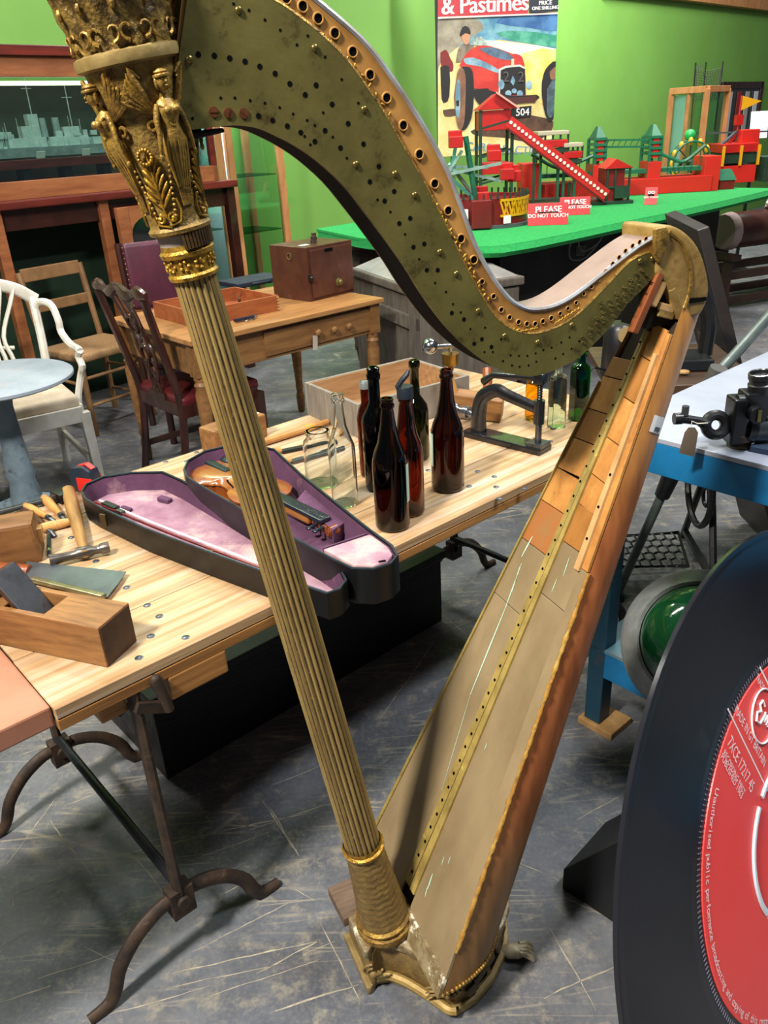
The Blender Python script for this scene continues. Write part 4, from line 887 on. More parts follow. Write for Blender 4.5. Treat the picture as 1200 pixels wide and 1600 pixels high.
b = MB(); prof = [(-.33, ph - .01), (-.245, ph - .01), (-.235, ph + .02), (-.255, ph + .05), (-.25, ph + .085), (-.275, ph + .10), (-.305, ph + .085), (-.315, ph + .05), (-.34, ph + .02)]
n = len(prof); b.add([(x, pw / 2 - .014, z) for x, z in prof] + [(x, pw / 2 + .014, z) for x, z in prof], [tuple(range(n)), tuple(range(2 * n - 1, n - 1, -1))] + [(i, (i + 1) % n, n + (i + 1) % n, n + i) for i in range(n)]); b.build('plane_handle', mat('glossy_dark_handle', '#4a3428', '#35251e', rough=.25, scale=10, coat=.5), pl, 40, bevel=.008, seg=3)
# mallet head
a = PZ(68, 878, BZ); ml = thing('mallet', 'chunky square wooden mallet head with a tenon showing', 'mallet', (a.x, a.y, BZ), R(16))
b = MB(); b.box((-.068, .042, .047), (.135, .084, .094), None, (.95, .96)); b.build('mallet_head', mat('old_mallet', '#7d5630', '#5c3c20', rough=.5, scale=6, stretch=(1, 5, 5), c3='#3a2614', c3scale=7, c3thr=(.6, .75), bump=.15), ml, 0, bevel=.008)
MB().box((.002, .042, .05), (.012, .026, .034), (0, 0, 0)).build('mallet_tenon', mBOX, ml, 0, bevel=.003)
MB().tube([(-.12, .042, .05), (-.22, .042, .045), (-.36, .042, .04)], [.014, .015, .016], 10, flat=(1.3, .8)).build('mallet_handle', mBEECH, ml)
# hammer
a, c = PZ(132, 862, BZ + .02), PZ(108, 772, BZ + .015); d = c - a
hm = thing('hammer', 'warrington hammer with worn ash handle lying on the planks', 'hammer', (a.x, a.y, BZ), math.atan2(d.y, d.x)); hl = d.length
MB().tube([(-.012, 0, .020), (.02, 0, .018), (.10, 0, .018), (hl * .7, 0, .018), (hl * 1.05, 0, .0185)], [.010, .010, .0135, .017, .0165], 12, flat=(1.0, .85)).build('hammer_handle', mat('ash_handle', '#a98250', '#7d5a32', rough=.35, scale=8, stretch=(.5, 4, 4), c3='#5a4026', c3scale=8, c3thr=(.6, .75)), hm)
b = MB(); b.tube([(0, -.052, .018), (0, -.035, .018), (0, -.032, .018), (0, -.02, .018), (0, -.012, .019), (0, .012, .019), (0, .02, .018), (0, .045, .018), (0, .072, .018)], [.0125, .0125, .010, .009, .0135, .0135, .010, .010, .014], 14)
for i in range(14): pass
b.build('hammer_head', mat('forged_head', '#6b665f', '#4a4540', rough=.38, metal=.75, scale=30, bump=.15), hm, 40)
# tenon saw
sp_ = [PZ(x, y, BZ + .012) for x, y in [(42, 877), (197, 893), (184, 912), (168, 932), (150, 931), (50, 905), (36, 893)]]
sw = thing('tenon_saw', 'steel tenon saw with brass back lying behind the plane', 'saw', (sp_[0].x, sp_[0].y, BZ))
b = MB(); b.prism([(p.x - sp_[0].x, p.y - sp_[0].y) for p in sp_], .010, .012); b.build('saw_blade', mat('saw_steel', '#6d747a', '#565c62', rough=.35, metal=.7, scale=14, c3='#4a4a48', c3scale=20, c3thr=(.62, .72)), sw, 0)
a, c = sp_[5] - sp_[0], sp_[3] - sp_[0]; b = MB(); b.bar((a.x, a.y, .012), (c.x - .006, c.y, .012), .014, .010); b.build('brass_back', mat('saw_brass', '#8a8468', '#6d6648', rough=.3, metal=.7, scale=20), sw, 0, bevel=.003)
b = MB(); a = PZ(30, 890, BZ + .015) - sp_[0]; d = (sp_[0] - sp_[1]).normalized(); b.tube([(a.x + .02, a.y, .013), (a.x, a.y, .013), (a.x + d.x * .06, a.y + d.y * .06, .013)], [.016, .022, .02], 10, flat=(1, .5)); b.build('saw_handle', mat('saw_handle_wood', '#8a4a28', '#6a3018', rough=.3, scale=12), sw)
# chisels and gouges
def chisel(name, h0, h1, tip, label, m, r=.011):
    a, c = PZ(*h0, BZ + r), PZ(*h1, BZ + r); d = c - a; L = d.length; t = thing(name, label, 'chisel', (a.x, a.y, BZ), math.atan2(d.y, d.x), 'chisels by the mallet')
    MB().tube([(0, 0, r), (.006, 0, r), (L * .3, 0, r), (L * .65, 0, r), (L * .92, 0, r), (L, 0, r)], [r * .5, r * .85, r * 1.05, r * .85, r * .62, r * .6], 12).build('handle', m, t, 60)
    MB().cyl((L * .97, 0, r), (L * 1.06, 0, r), r * .62, n=12).build('ferrule', mSTEEL, t, 40)
    MB().tube([(L * 1.05, 0, r), (L * 1.2, 0, r * .8), (L * 1.2 + tip, 0, .003)], [.005, .0045, .004], 8, flat=(1.3, .6)).build('blade', mSTEEL, t, 50)
chisel('chisel', (38, 790), (75, 808), .03, 'pale wooden gouge handle nearest the mallet top', mBOX)
chisel('chisel', (68, 777), (95, 805), .025, 'short fat chisel handle behind the hammer handle', mBOX, .012)
chisel('chisel', (36, 797), (72, 824), .02, 'dark purple brown chisel handle against the mallet', mat('rosewood', '#4a2a24', '#351c18', rough=.3, scale=10), .011)
a, c = PZ(54, 828, BZ + .013), PZ(108, 815, BZ + .013); d = c - a; t = thing('chisel', 'turned boxwood chisel handle lying across beside the hammer', 'chisel', (a.x, a.y, BZ), math.atan2(d.y, d.x), 'chisels by the mallet'); L = d.length
b = MB(); b.lathe([(.006, 0), (.010, .004), (.012, L * .3), (.0125, L * .5), (.0105, L * .58), (.012, L * .62), (.0105, L * .66), (.0115, L * .75), (.009, L)], 14, M=T(0, 0, .0125) @ RY(pi / 2)); b.build('handle', mBOX, t, 50)
a, c = PZ(77, 868, BZ + .005), PZ(76, 828, BZ + .005); d = c - a; t = thing('marking_knife', 'thin black pen shaped scriber between mallet and hammer', 'scriber', (a.x, a.y, BZ), math.atan2(d.y, d.x)); MB().tube([(0, 0, .005), (.02, 0, .005), (.022, 0, .005), (d.length, 0, .005)], [.001, .0045, .005, .005], 8).build('scriber_body', mat('pen_black', '#1c2530', rough=.25), t); MB().cyl((.018, 0, .005), (.03, 0, .005), .0056, n=10).build('scriber_collar', mCHROME, t)
# tape measure
a = PZ(130, 770, BZ); tp = thing('tape_measure', 'red and black pocket tape measure standing by the violin case', 'tape measure', (a.x, a.y, BZ), R(-20))
tp_ = [(-.034, 0), (.036, 0), (.038, .03), (.03, .06), (.012, .072), (-.02, .068), (-.034, .05)]
def ext(b, poly, y0, y1):
    n = len(poly); return b.add([(x, y0, z) for x, z in poly] + [(x, y1, z) for x, z in poly], [tuple(range(n)), tuple(range(2 * n - 1, n - 1, -1))] + [(i, (i + 1) % n, n + (i + 1) % n, n + i) for i in range(n)])
b = MB(); ext(b, tp_, 0, .04); b.build('tape_case', mat('tape_black', '#1d2733', rough=.4), tp, 40, bevel=.005)
b = MB(); ext(b, [(-.012, .004), (.036, .004), (.0375, .03), (.034, .042), (-.012, .042)], -.0022, .0422); b.build('red_panel', mat('tape_red', '#c8241c', rough=.4), tp, 40, bevel=.003)
b = MB(); ext(b, [(-.01, .066), (.014, .0735), (.03, .062), (.032, .064), (.014, .0765), (-.012, .069)], .012, .028); b.build('red_stripe', MATS['tape_red'], tp, 0)
b = MB(); b.box((-.036, .02, .012), (.006, .018, .012)); b.build('tape_hook', mCHROME, tp, 0, bevel=.001)
# adjustable spanner
a, c = PZ(98, 775, BZ + .012), PZ(40, 790, BZ + .012); d = c - a; t = thing('spanner', 'old black iron spanner behind the chisels', 'spanner', (a.x, a.y, BZ), math.atan2(d.y, d.x)); b = MB(); b.box((.0, .0, .014), (.04, .05, .026), (0, 0, .3)); b.tube([(0, 0, .012), (.05, 0, .012), (.20, 0, .012)], [.012, .010, .011], 8, flat=(1.2, .7)); b.build('spanner_body', mIRON, t, 40, bevel=.003); MB().cyl((.02, -.012, .013), (.02, .012, .013), .010, n=12).build('spanner_screw', mRUST, t, 40)
# wooden block and rod behind the column
a = PZ(400, 690, BZ); t = thing('wooden_block', 'dark wooden plane block with a white sticker behind the harp column', 'block', (a.x, a.y, BZ), BA + .1)
MB().box((-.045, .04, .036), (.19, .075, .072)).build('block_body', mBEECH, t, 0, bevel=.006); MB().box((.025, .04, .0725), (.035, .035, .001)).build('white_sticker', mWHITE, t, 0); MB().box((-.06, .04, .09), (.016, .05, .06), (0, -.6, 0)).build('block_wedge', mBEECHD, t, 0, bevel=.003)
a, c = PZ(428, 686, BZ + .012), PZ(512, 659, BZ + .012); d = c - a; t = thing('wooden_rod', 'pale turned wooden rod lying behind the clear bottles', 'handle', (a.x, a.y, BZ), math.atan2(d.y, d.x)); MB().tube([(-.05, 0, .012), (d.length * .5, 0, .012), (d.length, 0, .012)], [.010, .012, .009], 10).build('rod', mBOX, t); MB().cyl((d.length * .55, 0, .012), (d.length * .7, 0, .012), .0125, n=12).build('rod_band', mat('yellow_band', '#b8862c', rough=.4), t, 40)
for (x0, y0, x1, y1, nm, lab, m) in [(440, 706, 520, 690, 'file', 'black file lying behind the violin case', mIRON), (455, 722, 540, 700, 'file', 'steel rasp lying under the clear jar', mSTEEL), (548, 672, 585, 660, 'screwdriver', 'small screwdriver with wooden handle left of the small brown bottle', mBOX)]:
    a, c = PZ(x0, y0, BZ + .005), PZ(x1, y1, BZ + .005); d = c - a; t = thing(nm, lab, nm, (a.x, a.y, BZ), math.atan2(d.y, d.x)); MB().box((d.length / 2, 0, .006), (d.length, .02, .009)).build('tool_blade', m if m != mBOX else mSTEEL, t, 0, bevel=.002); MB().tube([(-.05, 0, .011), (-.025, 0, .011), (.0, 0, .011)], [.008, .011, .007], 10).build('tool_handle', mBOX, t)
# open wooden crate
cr0 = PZ(571, 692, BZ)
ca, cb, cc = PZ(562, 686, BZ), PZ(484, 646, BZ), PZ(722, 640, BZ)
ang = math.atan2(cc.y - ca.y, cc.x - ca.x); crx = (cc - ca).length; cry = (RZ(-ang) @ (cb - ca)).y
crate = thing('wooden_crate', 'open shallow wooden crate with grey painted sides', 'crate', (ca.x, ca.y, BZ), ang)
mCRO = mat('crate_grey', '#8a8276', '#6f675c', rough=.65, scale=8, stretch=(1, 6, 1), bump=.15); mCRI = mat('crate_inside', '#a8825a', '#8a6640', rough=.6, scale=6, stretch=(1, 8, 8), bump=.1)
crh = .105; crx = .42
for nm, cpos, dim in (('crate_side', (crx / 2, .006, crh / 2), (crx, .012, crh)), ('crate_side', (crx / 2, cry - .006, crh / 2), (crx, .012, crh)), ('crate_end', (.006, cry / 2, crh / 2), (.012, cry - .024, crh)), ('crate_end', (crx - .006, cry / 2, crh / 2), (.012, cry - .024, crh))):
    MB().box(cpos, dim).build(nm, mCRO, crate, 0, bevel=.001)
MB().box((crx / 2, cry / 2, .006), (crx - .024, cry - .024, .012)).build('crate_bottom', mCRI, crate, 0)
for y_ in (.0135, cry - .0135): MB().box((crx / 2, y_, crh / 2), (crx - .026, .003, crh - .004)).build('crate_lining', mCRI, crate, 0)
for x_ in (.0135, crx - .0135): MB().box((x_, cry / 2, crh / 2), (.003, cry - .03, crh - .004)).build('crate_lining', mCRI, crate, 0)
# moulding plane resting on the crate
t = thing('moulding_plane', 'wooden plane with peg handle tipped against the crate', 'plane', PZ(740, 655, BZ), ang - .2, rot=(R(8), R(6), ang - .9))
MB().box((0, 0, .05), (.17, .05, .07)).build('plane_body', mBEECH, t, 0, bevel=.004); MB().tube([(-.06, 0, .07), (-.08, 0, .12), (-.10, .0, .15)], [.011, .012, .013], 10).build('peg_handle', mBOX, t); MB().tube([(.03, 0, .07), (.03, .02, .11), (.02, .05, .15)], [.013, .014, .015], 10).build('peg_handle', mat('russet_peg', '#9a5a30', '#7a4020', rough=.35, scale=10), t)
# cast iron hand press
a, c = PZ(725, 683, BZ), PZ(838, 712, BZ); d = c - a; ang = math.atan2(d.y, d.x); pl_ = d.length
pr = thing('hand_press', 'black cast iron hand press with screw column on a long base', 'press', (a.x, a.y, BZ), ang)
mPR = mat('press_black', '#1a1c20', '#101114', rough=.28, scale=20, coat=.3, bump=.1)
MB().box((pl_ / 2, .03, .009), (pl_ + .02, .062, .018)).build('press_base', mPR, pr, 0, bevel=.004)
MB().box((pl_ - .015, .03, .022), (.05, .05, .012)).build('anvil_plate', mSTEEL, pr, 0, bevel=.002)
b = MB(); b.tube(spline([(.03, .03, .015), (.03, .03, .07), (.045, .03, .12), (.09, .03, .148), (.13, .03, .14), (pl_ - .02, .03, .12)], 4), [.024 - .010 * i / 20 for i in range(21)], 10, flat=(.7, 1.1)); b.build('press_frame', mPR, pr)
b = MB(); b.cyl((pl_ - .015, .03, .08), (pl_ - .015, .03, .145), .015, n=14); b.build('press_sleeve', mPR, pr, 40)
b = MB(); b.cyl((pl_ - .015, .03, .028), (pl_ - .015, .03, .085), .009, n=12); b.build('press_plunger', mSTEEL, pr, 40)
b = MB(); b.lathe([(.006 + .002 * (i % 2), .145 + .0035 * i) for i in range(14)], 12, M=T(pl_ - .015, .03, 0)); b.build('press_screw', mIRON, pr, 40)
b = MB(); b.box((pl_ - .015, .03, .205), (.03, .026, .03)); b.tube([(pl_ - .02, .03, .205), (.08, .03, .19), (.045, .03, .165)], [.010, .010, .012], 8); b.build('press_head', mPR, pr, 40, bevel=.003)
b = MB(); b.tube([(.02, .03, .06), (-.03, .03, .065), (-.05, .03, .066)], [.012, .012, .012], 12); b.ball((-.055, .03, .066), .018, 12, 8); b.cyl((-.02, .03, .064), (-.005, .03, .063), .019, n=14); b.build('press_crank', mat('bare_steel_crank', '#8d9096', '#5c5e62', rough=.25, metal=.9, scale=20), pr, 50)
# ================================================================ back of the room, left
WM = T(*W0) @ RZ(WA)          # wall frame: x along the wall, -y into the room
def WL(x, y, off):
    p = PP(x, y, W0 + WN * off, WN); q = WM.inverted() @ p; return q      # (s, -off, z)
mMAH = mat('red_mahogany', '#6a2a20', '#4c1c16', rough=.3, scale=4, stretch=(1, 8, 8), coat=.3)
mORP = mat('orange_pine', '#98603a', '#7c482a', rough=.4, scale=4, stretch=(1, 6, 6), coat=.2)
mPINE = mat('pine_frame', '#c08a58', '#a87044', rough=.45, scale=5, stretch=(4, 4, 1))
mDKW = mat('dark_mahogany', '#3c1f18', '#28130e', rough=.3, scale=6, stretch=(2, 2, 1), coat=.3)
mPANE = pane('case_glass', '#dfeee8', .10); mSHELF = pane('shelf_glass', '#a9cfc0', .15)
mWPANEL = mat('pale_panel', '#cfe2e6', '#c0d6dc', rough=.5, scale=2)
# picture rail beam high on the right
p0, p1 = WL(1009, -4, .04), WL(1215, 10, .04); b = MB(WM); b.box(((p0.x + p1.x) / 2 + 1.5, -.06, p0.z + .16), (p1.x - p0.x + 5, .12, .3)); struct(b.build('trim_1', mPINE, None, 0), 'pine beam along the top of the green wall')
# ship display case on its table
sc_ = thing('display_cabinet', 'red brown glazed display cabinet holding a model warship', 'cabinet', WM.translation, WA)
OFF = .98; yb = -OFF + .40; s0, s1 = -5.6, WL(338, 245, OFF).x; zl = 1.28; zt = 1.985; zr = 1.375
def cb(nm, x0, x1, y0, y1, z0, z1, m, par=sc_, bev=.004): return MB().box(((x0 + x1) / 2, (y0 + y1) / 2, (z0 + z1) / 2), (abs(x1 - x0), abs(y1 - y0), abs(z1 - z0))).build(nm, m, par, 0, bevel=bev)
cb('base_rail', s0, s1, -OFF, -OFF + .04, zl, zr, mORP); cb('base_rail', s0, s1, yb, yb + .04, zl, zr, mORP); cb('end_rail', s1 - .04, s1, -OFF, yb + .04, zl, zr, mORP)
cb('top_rail', s0, s1, -OFF, -OFF + .04, zt - .10, zt, mORP); cb('cornice', s0, s1 + .02, -OFF - .03, yb + .06, zt, zt + .05, mMAH)
cb('corner_post', s1 - .04, s1, -OFF, -OFF + .04, zr, zt - .1, mMAH); cb('corner_post', s1 - .04, s1, yb, yb + .04, zr, zt - .1, mMAH)
cb('front_glass', s0, s1 - .04, -OFF + .015, -OFF + .02, zr, zt - .1, mPANE, bev=0); cb('end_glass', s1 - .02, s1 - .015, -OFF + .04, yb, zr, zt - .1, mPANE, bev=0)
cb('back_panel', s0, s1 - .04, yb, yb + .01, zr, zt - .1, mat('case_reflection', '#5c6654', '#3f4a3c', rough=.5, scale=1.5), bev=0); cb('case_floor', s0, s1, -OFF + .04, yb, zr - .03, zr - .01, mMAH, bev=0)  # olive mottling puts the warehouse reflection into the panel colour
tb_ = cb('tube_reflection', s0 + .3, s1 - .25, -OFF + .075, -OFF + .10, zt - .135, zt - .115, mat('added_glow', '#ffffff', emit=('#fff0d0', 6)))  # glowing strip stands in for tube lights reflected in the glass
# the warship
sl = WL(-40, 240, .80).x; sr = WL(174, 240, .80).x; zd = zr + .165
ship = thing('model_warship', 'grey model battleship on a red stand inside the glazed cabinet', 'model ship', (WM @ Vector((sl, -.80, 0))), WA)
SLn = sr - sl + .08
mSHIP = mat('ship_grey', '#a8b4ba', '#8a969c', rough=.5, scale=20); mSHIPL = mat('ship_pale', '#d0d8da', '#b5c0c4', rough=.5, scale=20)
hp = [(-.5, -.0), (0, -.055), (SLn * .6, -.06), (SLn * .9, -.04), (SLn + .1, 0), (SLn * .9, .04), (SLn * .6, .06), (0, .055)]
b = MB(); b.rings([[(x, y * .7, zd - .05) for x, y in hp], [(x, y, zd) for x, y in hp]]); b.build('hull', mSHIP, ship, 0)
cbs = lambda nm, x, y, z, dx, dy, dz, m=mSHIPL: MB().box((x, y, z + dz / 2), (dx, dy, dz)).build(nm, m, ship, 0, bevel=.002)
for x, dx, dy, dz in ((.05, .16, .07, .05), (.12, .08, .05, .12), (.30, .22, .08, .05), (.33, .10, .06, .11), (.36, .06, .05, .17), (.55, .24, .08, .05), (.58, .10, .05, .10), (.78, .16, .06, .04)):
    cbs('superstructure', x * SLn / .9, 0, zd, dx, dy, dz)
for x in (.20, .46, .68, .86):
    x = x * SLn / .9; b = MB(); b.lathe([(.03, 0), (.03, .03), (.022, .04), (.0001, .042)], 12, M=T(x, 0, zd)); 
    for q in (-.012, 0, .012): b.cyl((x, q, zd + .025), (x + .09, q, zd + .03), .004, n=6)
    b.build('gun_turret', mSHIP, ship, 40)
b = MB(); rs_ = random.Random(5)
for i in range(90):
    x = rs_.uniform(0, 1.0) * SLn; y_ = rs_.uniform(-.045, .03); hh = rs_.uniform(.01, .035); zz0 = zd + rs_.choice((0, 0, .05)); b.box((x, y_, zz0 + hh / 2), (rs_.uniform(.008, .04), .012, hh))
for i in range(14): x = rs_.uniform(0, 1.0) * SLn; b.cyl((x, -.03, zd), (x, -.03, zd + rs_.uniform(.06, .16)), .0018, n=4)
b.build('deck_fittings', mSHIPL, ship, 0)
for x, h in ((.14, .22), (.37, .30), (.60, .24)):
    x = x * SLn / .9; b = MB(); b.cyl((x, 0, zd + .08), (x, 0, zd + .08 + h), .003, n=6); b.cyl((x - .03, 0, zd + .06 + h * .8), (x + .03, 0, zd + .06 + h * .8), .002, n=5); b.cyl((x, 0, zd + .08), (x - .05, 0, zd + .02), .002, n=5); b.build('mast', mSHIPL, ship)
for x in (.42, .5): b = MB(); b.cyl((x * SLn / .9, 0, zd + .05), (x * SLn / .9, 0, zd + .15), .022, .02, 12); b.build('funnel', mSHIP, ship, 40)
b = MB(); b.box((SLn / 2 - .1, 0, zd - .085), (SLn + .6, .14, .05)); b.build('stand_plank', mMAH, ship, 0, bevel=.004)
for x in (.0, .25, .5, .75): b = MB(); b.box((x * SLn / .9, 0, zr + .04), (.05, .10, .10)); b.build('stand_leg', mIRON, ship, 0, bevel=.003)
for x in (.06, .34, .62): MB().box((x * SLn / .9, -.075, zd - .04), (.05, .003, .04), (.5, 0, 0)).build('name_card', mWHITE, ship, 0)
# table below the case
ct = thing('cabinet_table', 'dark red table with pine legs below the warship cabinet', 'table', WM.translation, WA)
e1 = WL(367, 279, 1.0).x
cb('table_top', s0, e1, -1.03, yb + .05, zl - .045, zl, mMAH, ct, .008); cb('apron', s0 + .05, e1 - .04, -.96, -.94, zl - .16, zl - .045, mDKW, ct)
for px_, py_ in ((8, 400), (372, 400), (176, 400)):
    s = WL(px_, py_, .98).x; cb('table_leg', s - .03, s + .03, -.99, -.93, 0, zl - .045, mORP if px_ < 300 else mDKW, ct)  # right leg is pine, its shade put in as dark wood colour
cb('table_leg', e1 - .1, e1 - .04, yb, yb + .06, 0, zl - .045, mDKW, ct)
cb('shade_board', s0, e1 - .12, yb + .01, yb + .03, 0, zl - .05, mat('shaded_wall_green', '#14301c', '#0f2616', rough=.7, scale=3), ct, 0)  # added dark sheet, puts the wall's shade below the table into colour
# arched pine door leaning under it
dr = thing('arched_door', 'pine cupboard door with arched glass panel under the cabinet', 'door panel', WM.translation, WA)
da, db_ = WL(178, 318, 1.06), WL(250, 318, 1.06); dx0, dx1 = da.x, db_.x + .12; zt_ = 1.19; 
for nm, x0, x1, z0, z1 in (('stile', dx0, dx0 + .075, 0, zt_), ('stile', dx1 - .075, dx1, 0, zt_), ('rail', dx0 + .075, dx1 - .075, 0, .12), ('rail', dx0 + .075, dx1 - .075, .52, .58)):
    cb(nm, x0, x1, -1.08, -1.04, z0, z1, mORP, dr)
b = MB(); w_ = dx1 - dx0 - .15; xc = (dx0 + dx1) / 2; pts = [(dx0 + .075, zt_), (dx0 + .075, zt_ - .16)] + [(xc - w_ / 2 * math.cos(pi * i / 10), zt_ - .16 + .10 * math.sin(pi * i / 10)) for i in range(11)] + [(dx1 - .075, zt_)]
ext(b, pts, -1.08, -1.04); b.build('arched_rail', mORP, dr, 0)
cb('door_glass', dx0 + .075, dx1 - .075, -1.055, -1.05, .12, zt_ - .06, mat('dark_glass', '#14161a', rough=.08, spec=.6), dr, 0)
# glass vitrines
def vitrine(label, xa, xb, off, dep, h, shelves, white):
    v = thing('glass_vitrine', label, 'cabinet', WM.translation, WA); t = .028
    for x in (xa, xb):
        for y_ in (-off, -off + dep): cb('corner_post', x - t, x + t, y_ - t * .7, y_ + t * .7, 0, h, mPINE, v)
    for z in (.05, h - .05):
        for y_ in (-off, -off + dep): cb('cross_rail', xa + t, xb - t, y_ - t * .6, y_ + t * .6, z - .04, z + .04, mPINE, v)
        for x in (xa, xb): cb('cross_rail', x - t * .6, x + t * .6, -off + t, -off + dep - t, z - .04, z + .04, mPINE, v)
    for z in shelves: cb('glass_shelf', xa + t, xb - t, -off + t, -off + dep - t, z - .005, z + .005, mSHELF, v, 0)
    cb('front_pane', xa + t, xb - t, -off - .003, -off + .003, .1, h - .1, mPANE, v, 0)
    xm_ = (xa + xb) / 2; cb('fill_strip', xa + t, xb - t, -off + dep / 2 - .015, -off + dep / 2 + .015, h - .12, h - .10, mat('added_glow', '#ffffff', emit=('#fff0d0', 6)), v, 0)  # added glowing strip to brighten the vitrine inside
    q_ = WM @ Vector((xm_, -off + dep / 2, h - .14)); lo = lamp('vitrine_fill', q_, q_ - Vector((0, 0, 1)), max(.1, xb - xa - .1), .05, 14, (.93, .97, 1))  # added fill light for the pale panels
    if white: cb('pale_side_panel', xa - .004, xa + .004, -off + t, -off + dep - t, .1, h - .1, mWPANEL, v, 0)
    if white == 2: cb('pale_back_panel', xa + t, xb - t, -off + dep - .01, -off + dep, .1, h - .1, mWPANEL, v, 0)
    return v
va_, vb_ = WL(368, 320, .50).x, WL(443, 310, .50).x
vitrine('pine framed glass vitrine with glass shelves against the green wall', va_, vb_, .50, .42, 2.25, (WL(450, 270, .5).z, WL(450, 356, .5).z, .3), 1)
vitrine('pale backed glass vitrine between the warship cabinet and the pine one', va_ - .42, va_ - .09, .50, .36, 2.25, (WL(340, 357, .4).z, .3), 2)
# ---------------------------------------------------------------- pine side table
PT = PZ(600, 465, .76); PTM = T(PT.x, PT.y, 0) @ RZ(BA)
pt = thing('pine_side_table', 'old pine side table with turned legs and three drawer knobs', 'table', (PT.x, PT.y, 0), BA)
PLn, PWd = 1.13, .80
mOLDP = mat('old_pine', '#8a6238', '#6d4a28', rough=.45, scale=4, stretch=(1, 8, 8), bump=.1, c3='#55381c', c3scale=5, c3thr=(.6, .8))
MB().box((-PLn / 2, PWd / 2, .748), (PLn, PWd, .024)).build('table_top', mat('old_pine_top', '#a87a48', '#8a6036', rough=.4, scale=4, stretch=(1, 8, 8), bump=.08), pt, 0, bevel=.004)
for y_ in (.05, PWd - .05): MB().box((-PLn / 2, y_, .66), (PLn - .14, .022, .15)).build('apron', mOLDP, pt, 0, bevel=.002)
for x_ in (-.05, -PLn + .05): MB().box((x_, PWd / 2, .66), (.022, PWd - .14, .15)).build('apron', mOLDP, pt, 0, bevel=.002)
dw = MB().box((-.40, .036, .66), (.66, .012, .115)).build('drawer_front', mOLDP, pt, 0, bevel=.002)
for x, y in ((494, 519), (519, 514), (542, 509)):
    q = PTM.inverted() @ PP(x, y, PTM @ Vector((0, .03, 0)), RZ(BA) @ Vector((0, 1, 0))); b = MB(); b.lathe([(.010, 0), (.009, .008), (.016, .014), (.018, .022), (.012, .030), (.0001, .032)], 14, M=T(q.x, .032, q.z) @ RX(pi / 2)); b.build('drawer_knob', mOLDP, dw, 50)
q = PTM.inverted() @ PP(491, 535, PTM @ Vector((0, .02, 0)), RZ(BA) @ Vector((0, 1, 0))); MB().box((q.x, .012, q.z), (.028, .002, .07), (0, .1, 0)).build('price_tag', mat('tag_grey', '#a8a094', rough=.7), pt, 0)
def turned(x, y): 
    b = MB(); b.box((x, y, .66), (.062, .062, .15)); b.lathe([(.018, 0), (.022, .02), (.026, .10), (.019, .13), (.024, .16), (.021, .18), (.030, .36), (.034, .50), (.026, .53), (.033, .545), (.026, .56), (.031, .575), (.028, .59)], 16, M=T(x, y, 0)); return b
for x in (-.05, -PLn + .05):
    for y_ in (.05, PWd - .05): turned(x, y_).build('turned_leg', mOLDP, pt, 40)
# copper brown metal box
a = PZ(485, 472, .76); bx_ = thing('metal_box', 'brown painted metal box with door, knob and two top terminals', 'box', (a.x, a.y, .76), R(46))
mBXB = mat('box_brown', '#5f3a2c', '#4b2c22', rough=.35, metal=.25, scale=8, c3='#7d5240', c3scale=12, c3thr=(.62, .8), bump=.05)
u_ = Vector((math.cos(R(46)), math.sin(R(46)), 0)); r_ = PZ(552, 455, .76) - a; bw = r_.dot(u_); l_ = PZ(437, 462, .76) - a; bd = l_.dot(Vector((-u_.y, u_.x, 0))); bh = hgt(485, 472, 483, 387, .76)[1]
bw = max(.24, min(.34, bw)); bd = max(.18, min(.30, bd))
MB().box((bw / 2, bd / 2, bh / 2), (bw, bd, bh)).build('box_body', mBXB, bx_, 0, bevel=.004)
dr_ = MB().box((bw / 2 + .005, -.004, bh / 2), (bw - .03, .010, bh - .03)).build('box_door', mBXB, bx_, 0, bevel=.006)
b = MB(); b.lathe([(.022, 0), (.022, .004), (.014, .008), (.014, .02), (.010, .024), (.0001, .024)], 14, M=T(bw * .62, -.009, bh * .26) @ RX(pi / 2)); b.build('door_knob', mBRASS, dr_, 40)
MB().box((bw * .45, -.010, bh * .90), (.055, .002, .016)).build('name_plate', mBLACK, dr_, 0)
b = MB(); b.box((.004, -.014, bh * .45), (.02, .02, .03)); b.ball((.0, -.024, bh * .45), .011, 8, 6); b.build('door_latch', mIRON, bx_, 40, bevel=.002)
for x, y in ((.45, .35), (.75, .7)): b = MB(); b.cyl((bw * x, bd * y, bh), (bw * x, bd * y, bh + .014), .016, n=12); b.cyl((bw * x, bd * y, bh + .014), (bw * x, bd * y, bh + .034), .012, .014, 12); b.build('terminal', mRUST, bx_, 40)
MB().box((bw * .2, bd * .3, bh + .001), (.05, .03, .0015)).build('white_sticker', mWHITE, bx_, 0)
b = MB(); b.torus((-.004, bd * .45, bh * .82), .016, .003, 14, 6, RY(pi / 2)); b.build('side_ring', mBRASS, bx_)
# dovetailed drawer tray with small instruments
a = PZ(305, 513, .76); ty_ = thing('drawer_tray', 'orange dovetailed wooden drawer tray lying on the pine table', 'tray', (a.x, a.y, .76), BA - .02)
tw, td, thh = .47, .40, .075
for nm, c_, d_ in (('tray_side', (tw / 2, .006, thh / 2), (tw, .012, thh)), ('tray_side', (tw / 2, td - .006, thh / 2), (tw, .012, thh)), ('tray_end', (.006, td / 2, thh / 2), (.012, td - .024, thh)), ('tray_end', (tw - .006, td / 2, thh / 2), (.012, td - .024, thh)), ('tray_bottom', (tw / 2, td / 2, .005), (tw - .024, td - .024, .008))):
    MB().box(c_, d_).build(nm, mat('tray_orange', '#9c5a32', '#824424', rough=.4, scale=5, stretch=(1, 6, 6)), ty_, 0, bevel=.0015)
for k in range(5): MB().box((tw - .006, -.0005, .010 + .014 * k), (.013, .002, .007)).build('dovetail', mPALE, ty_, 0)
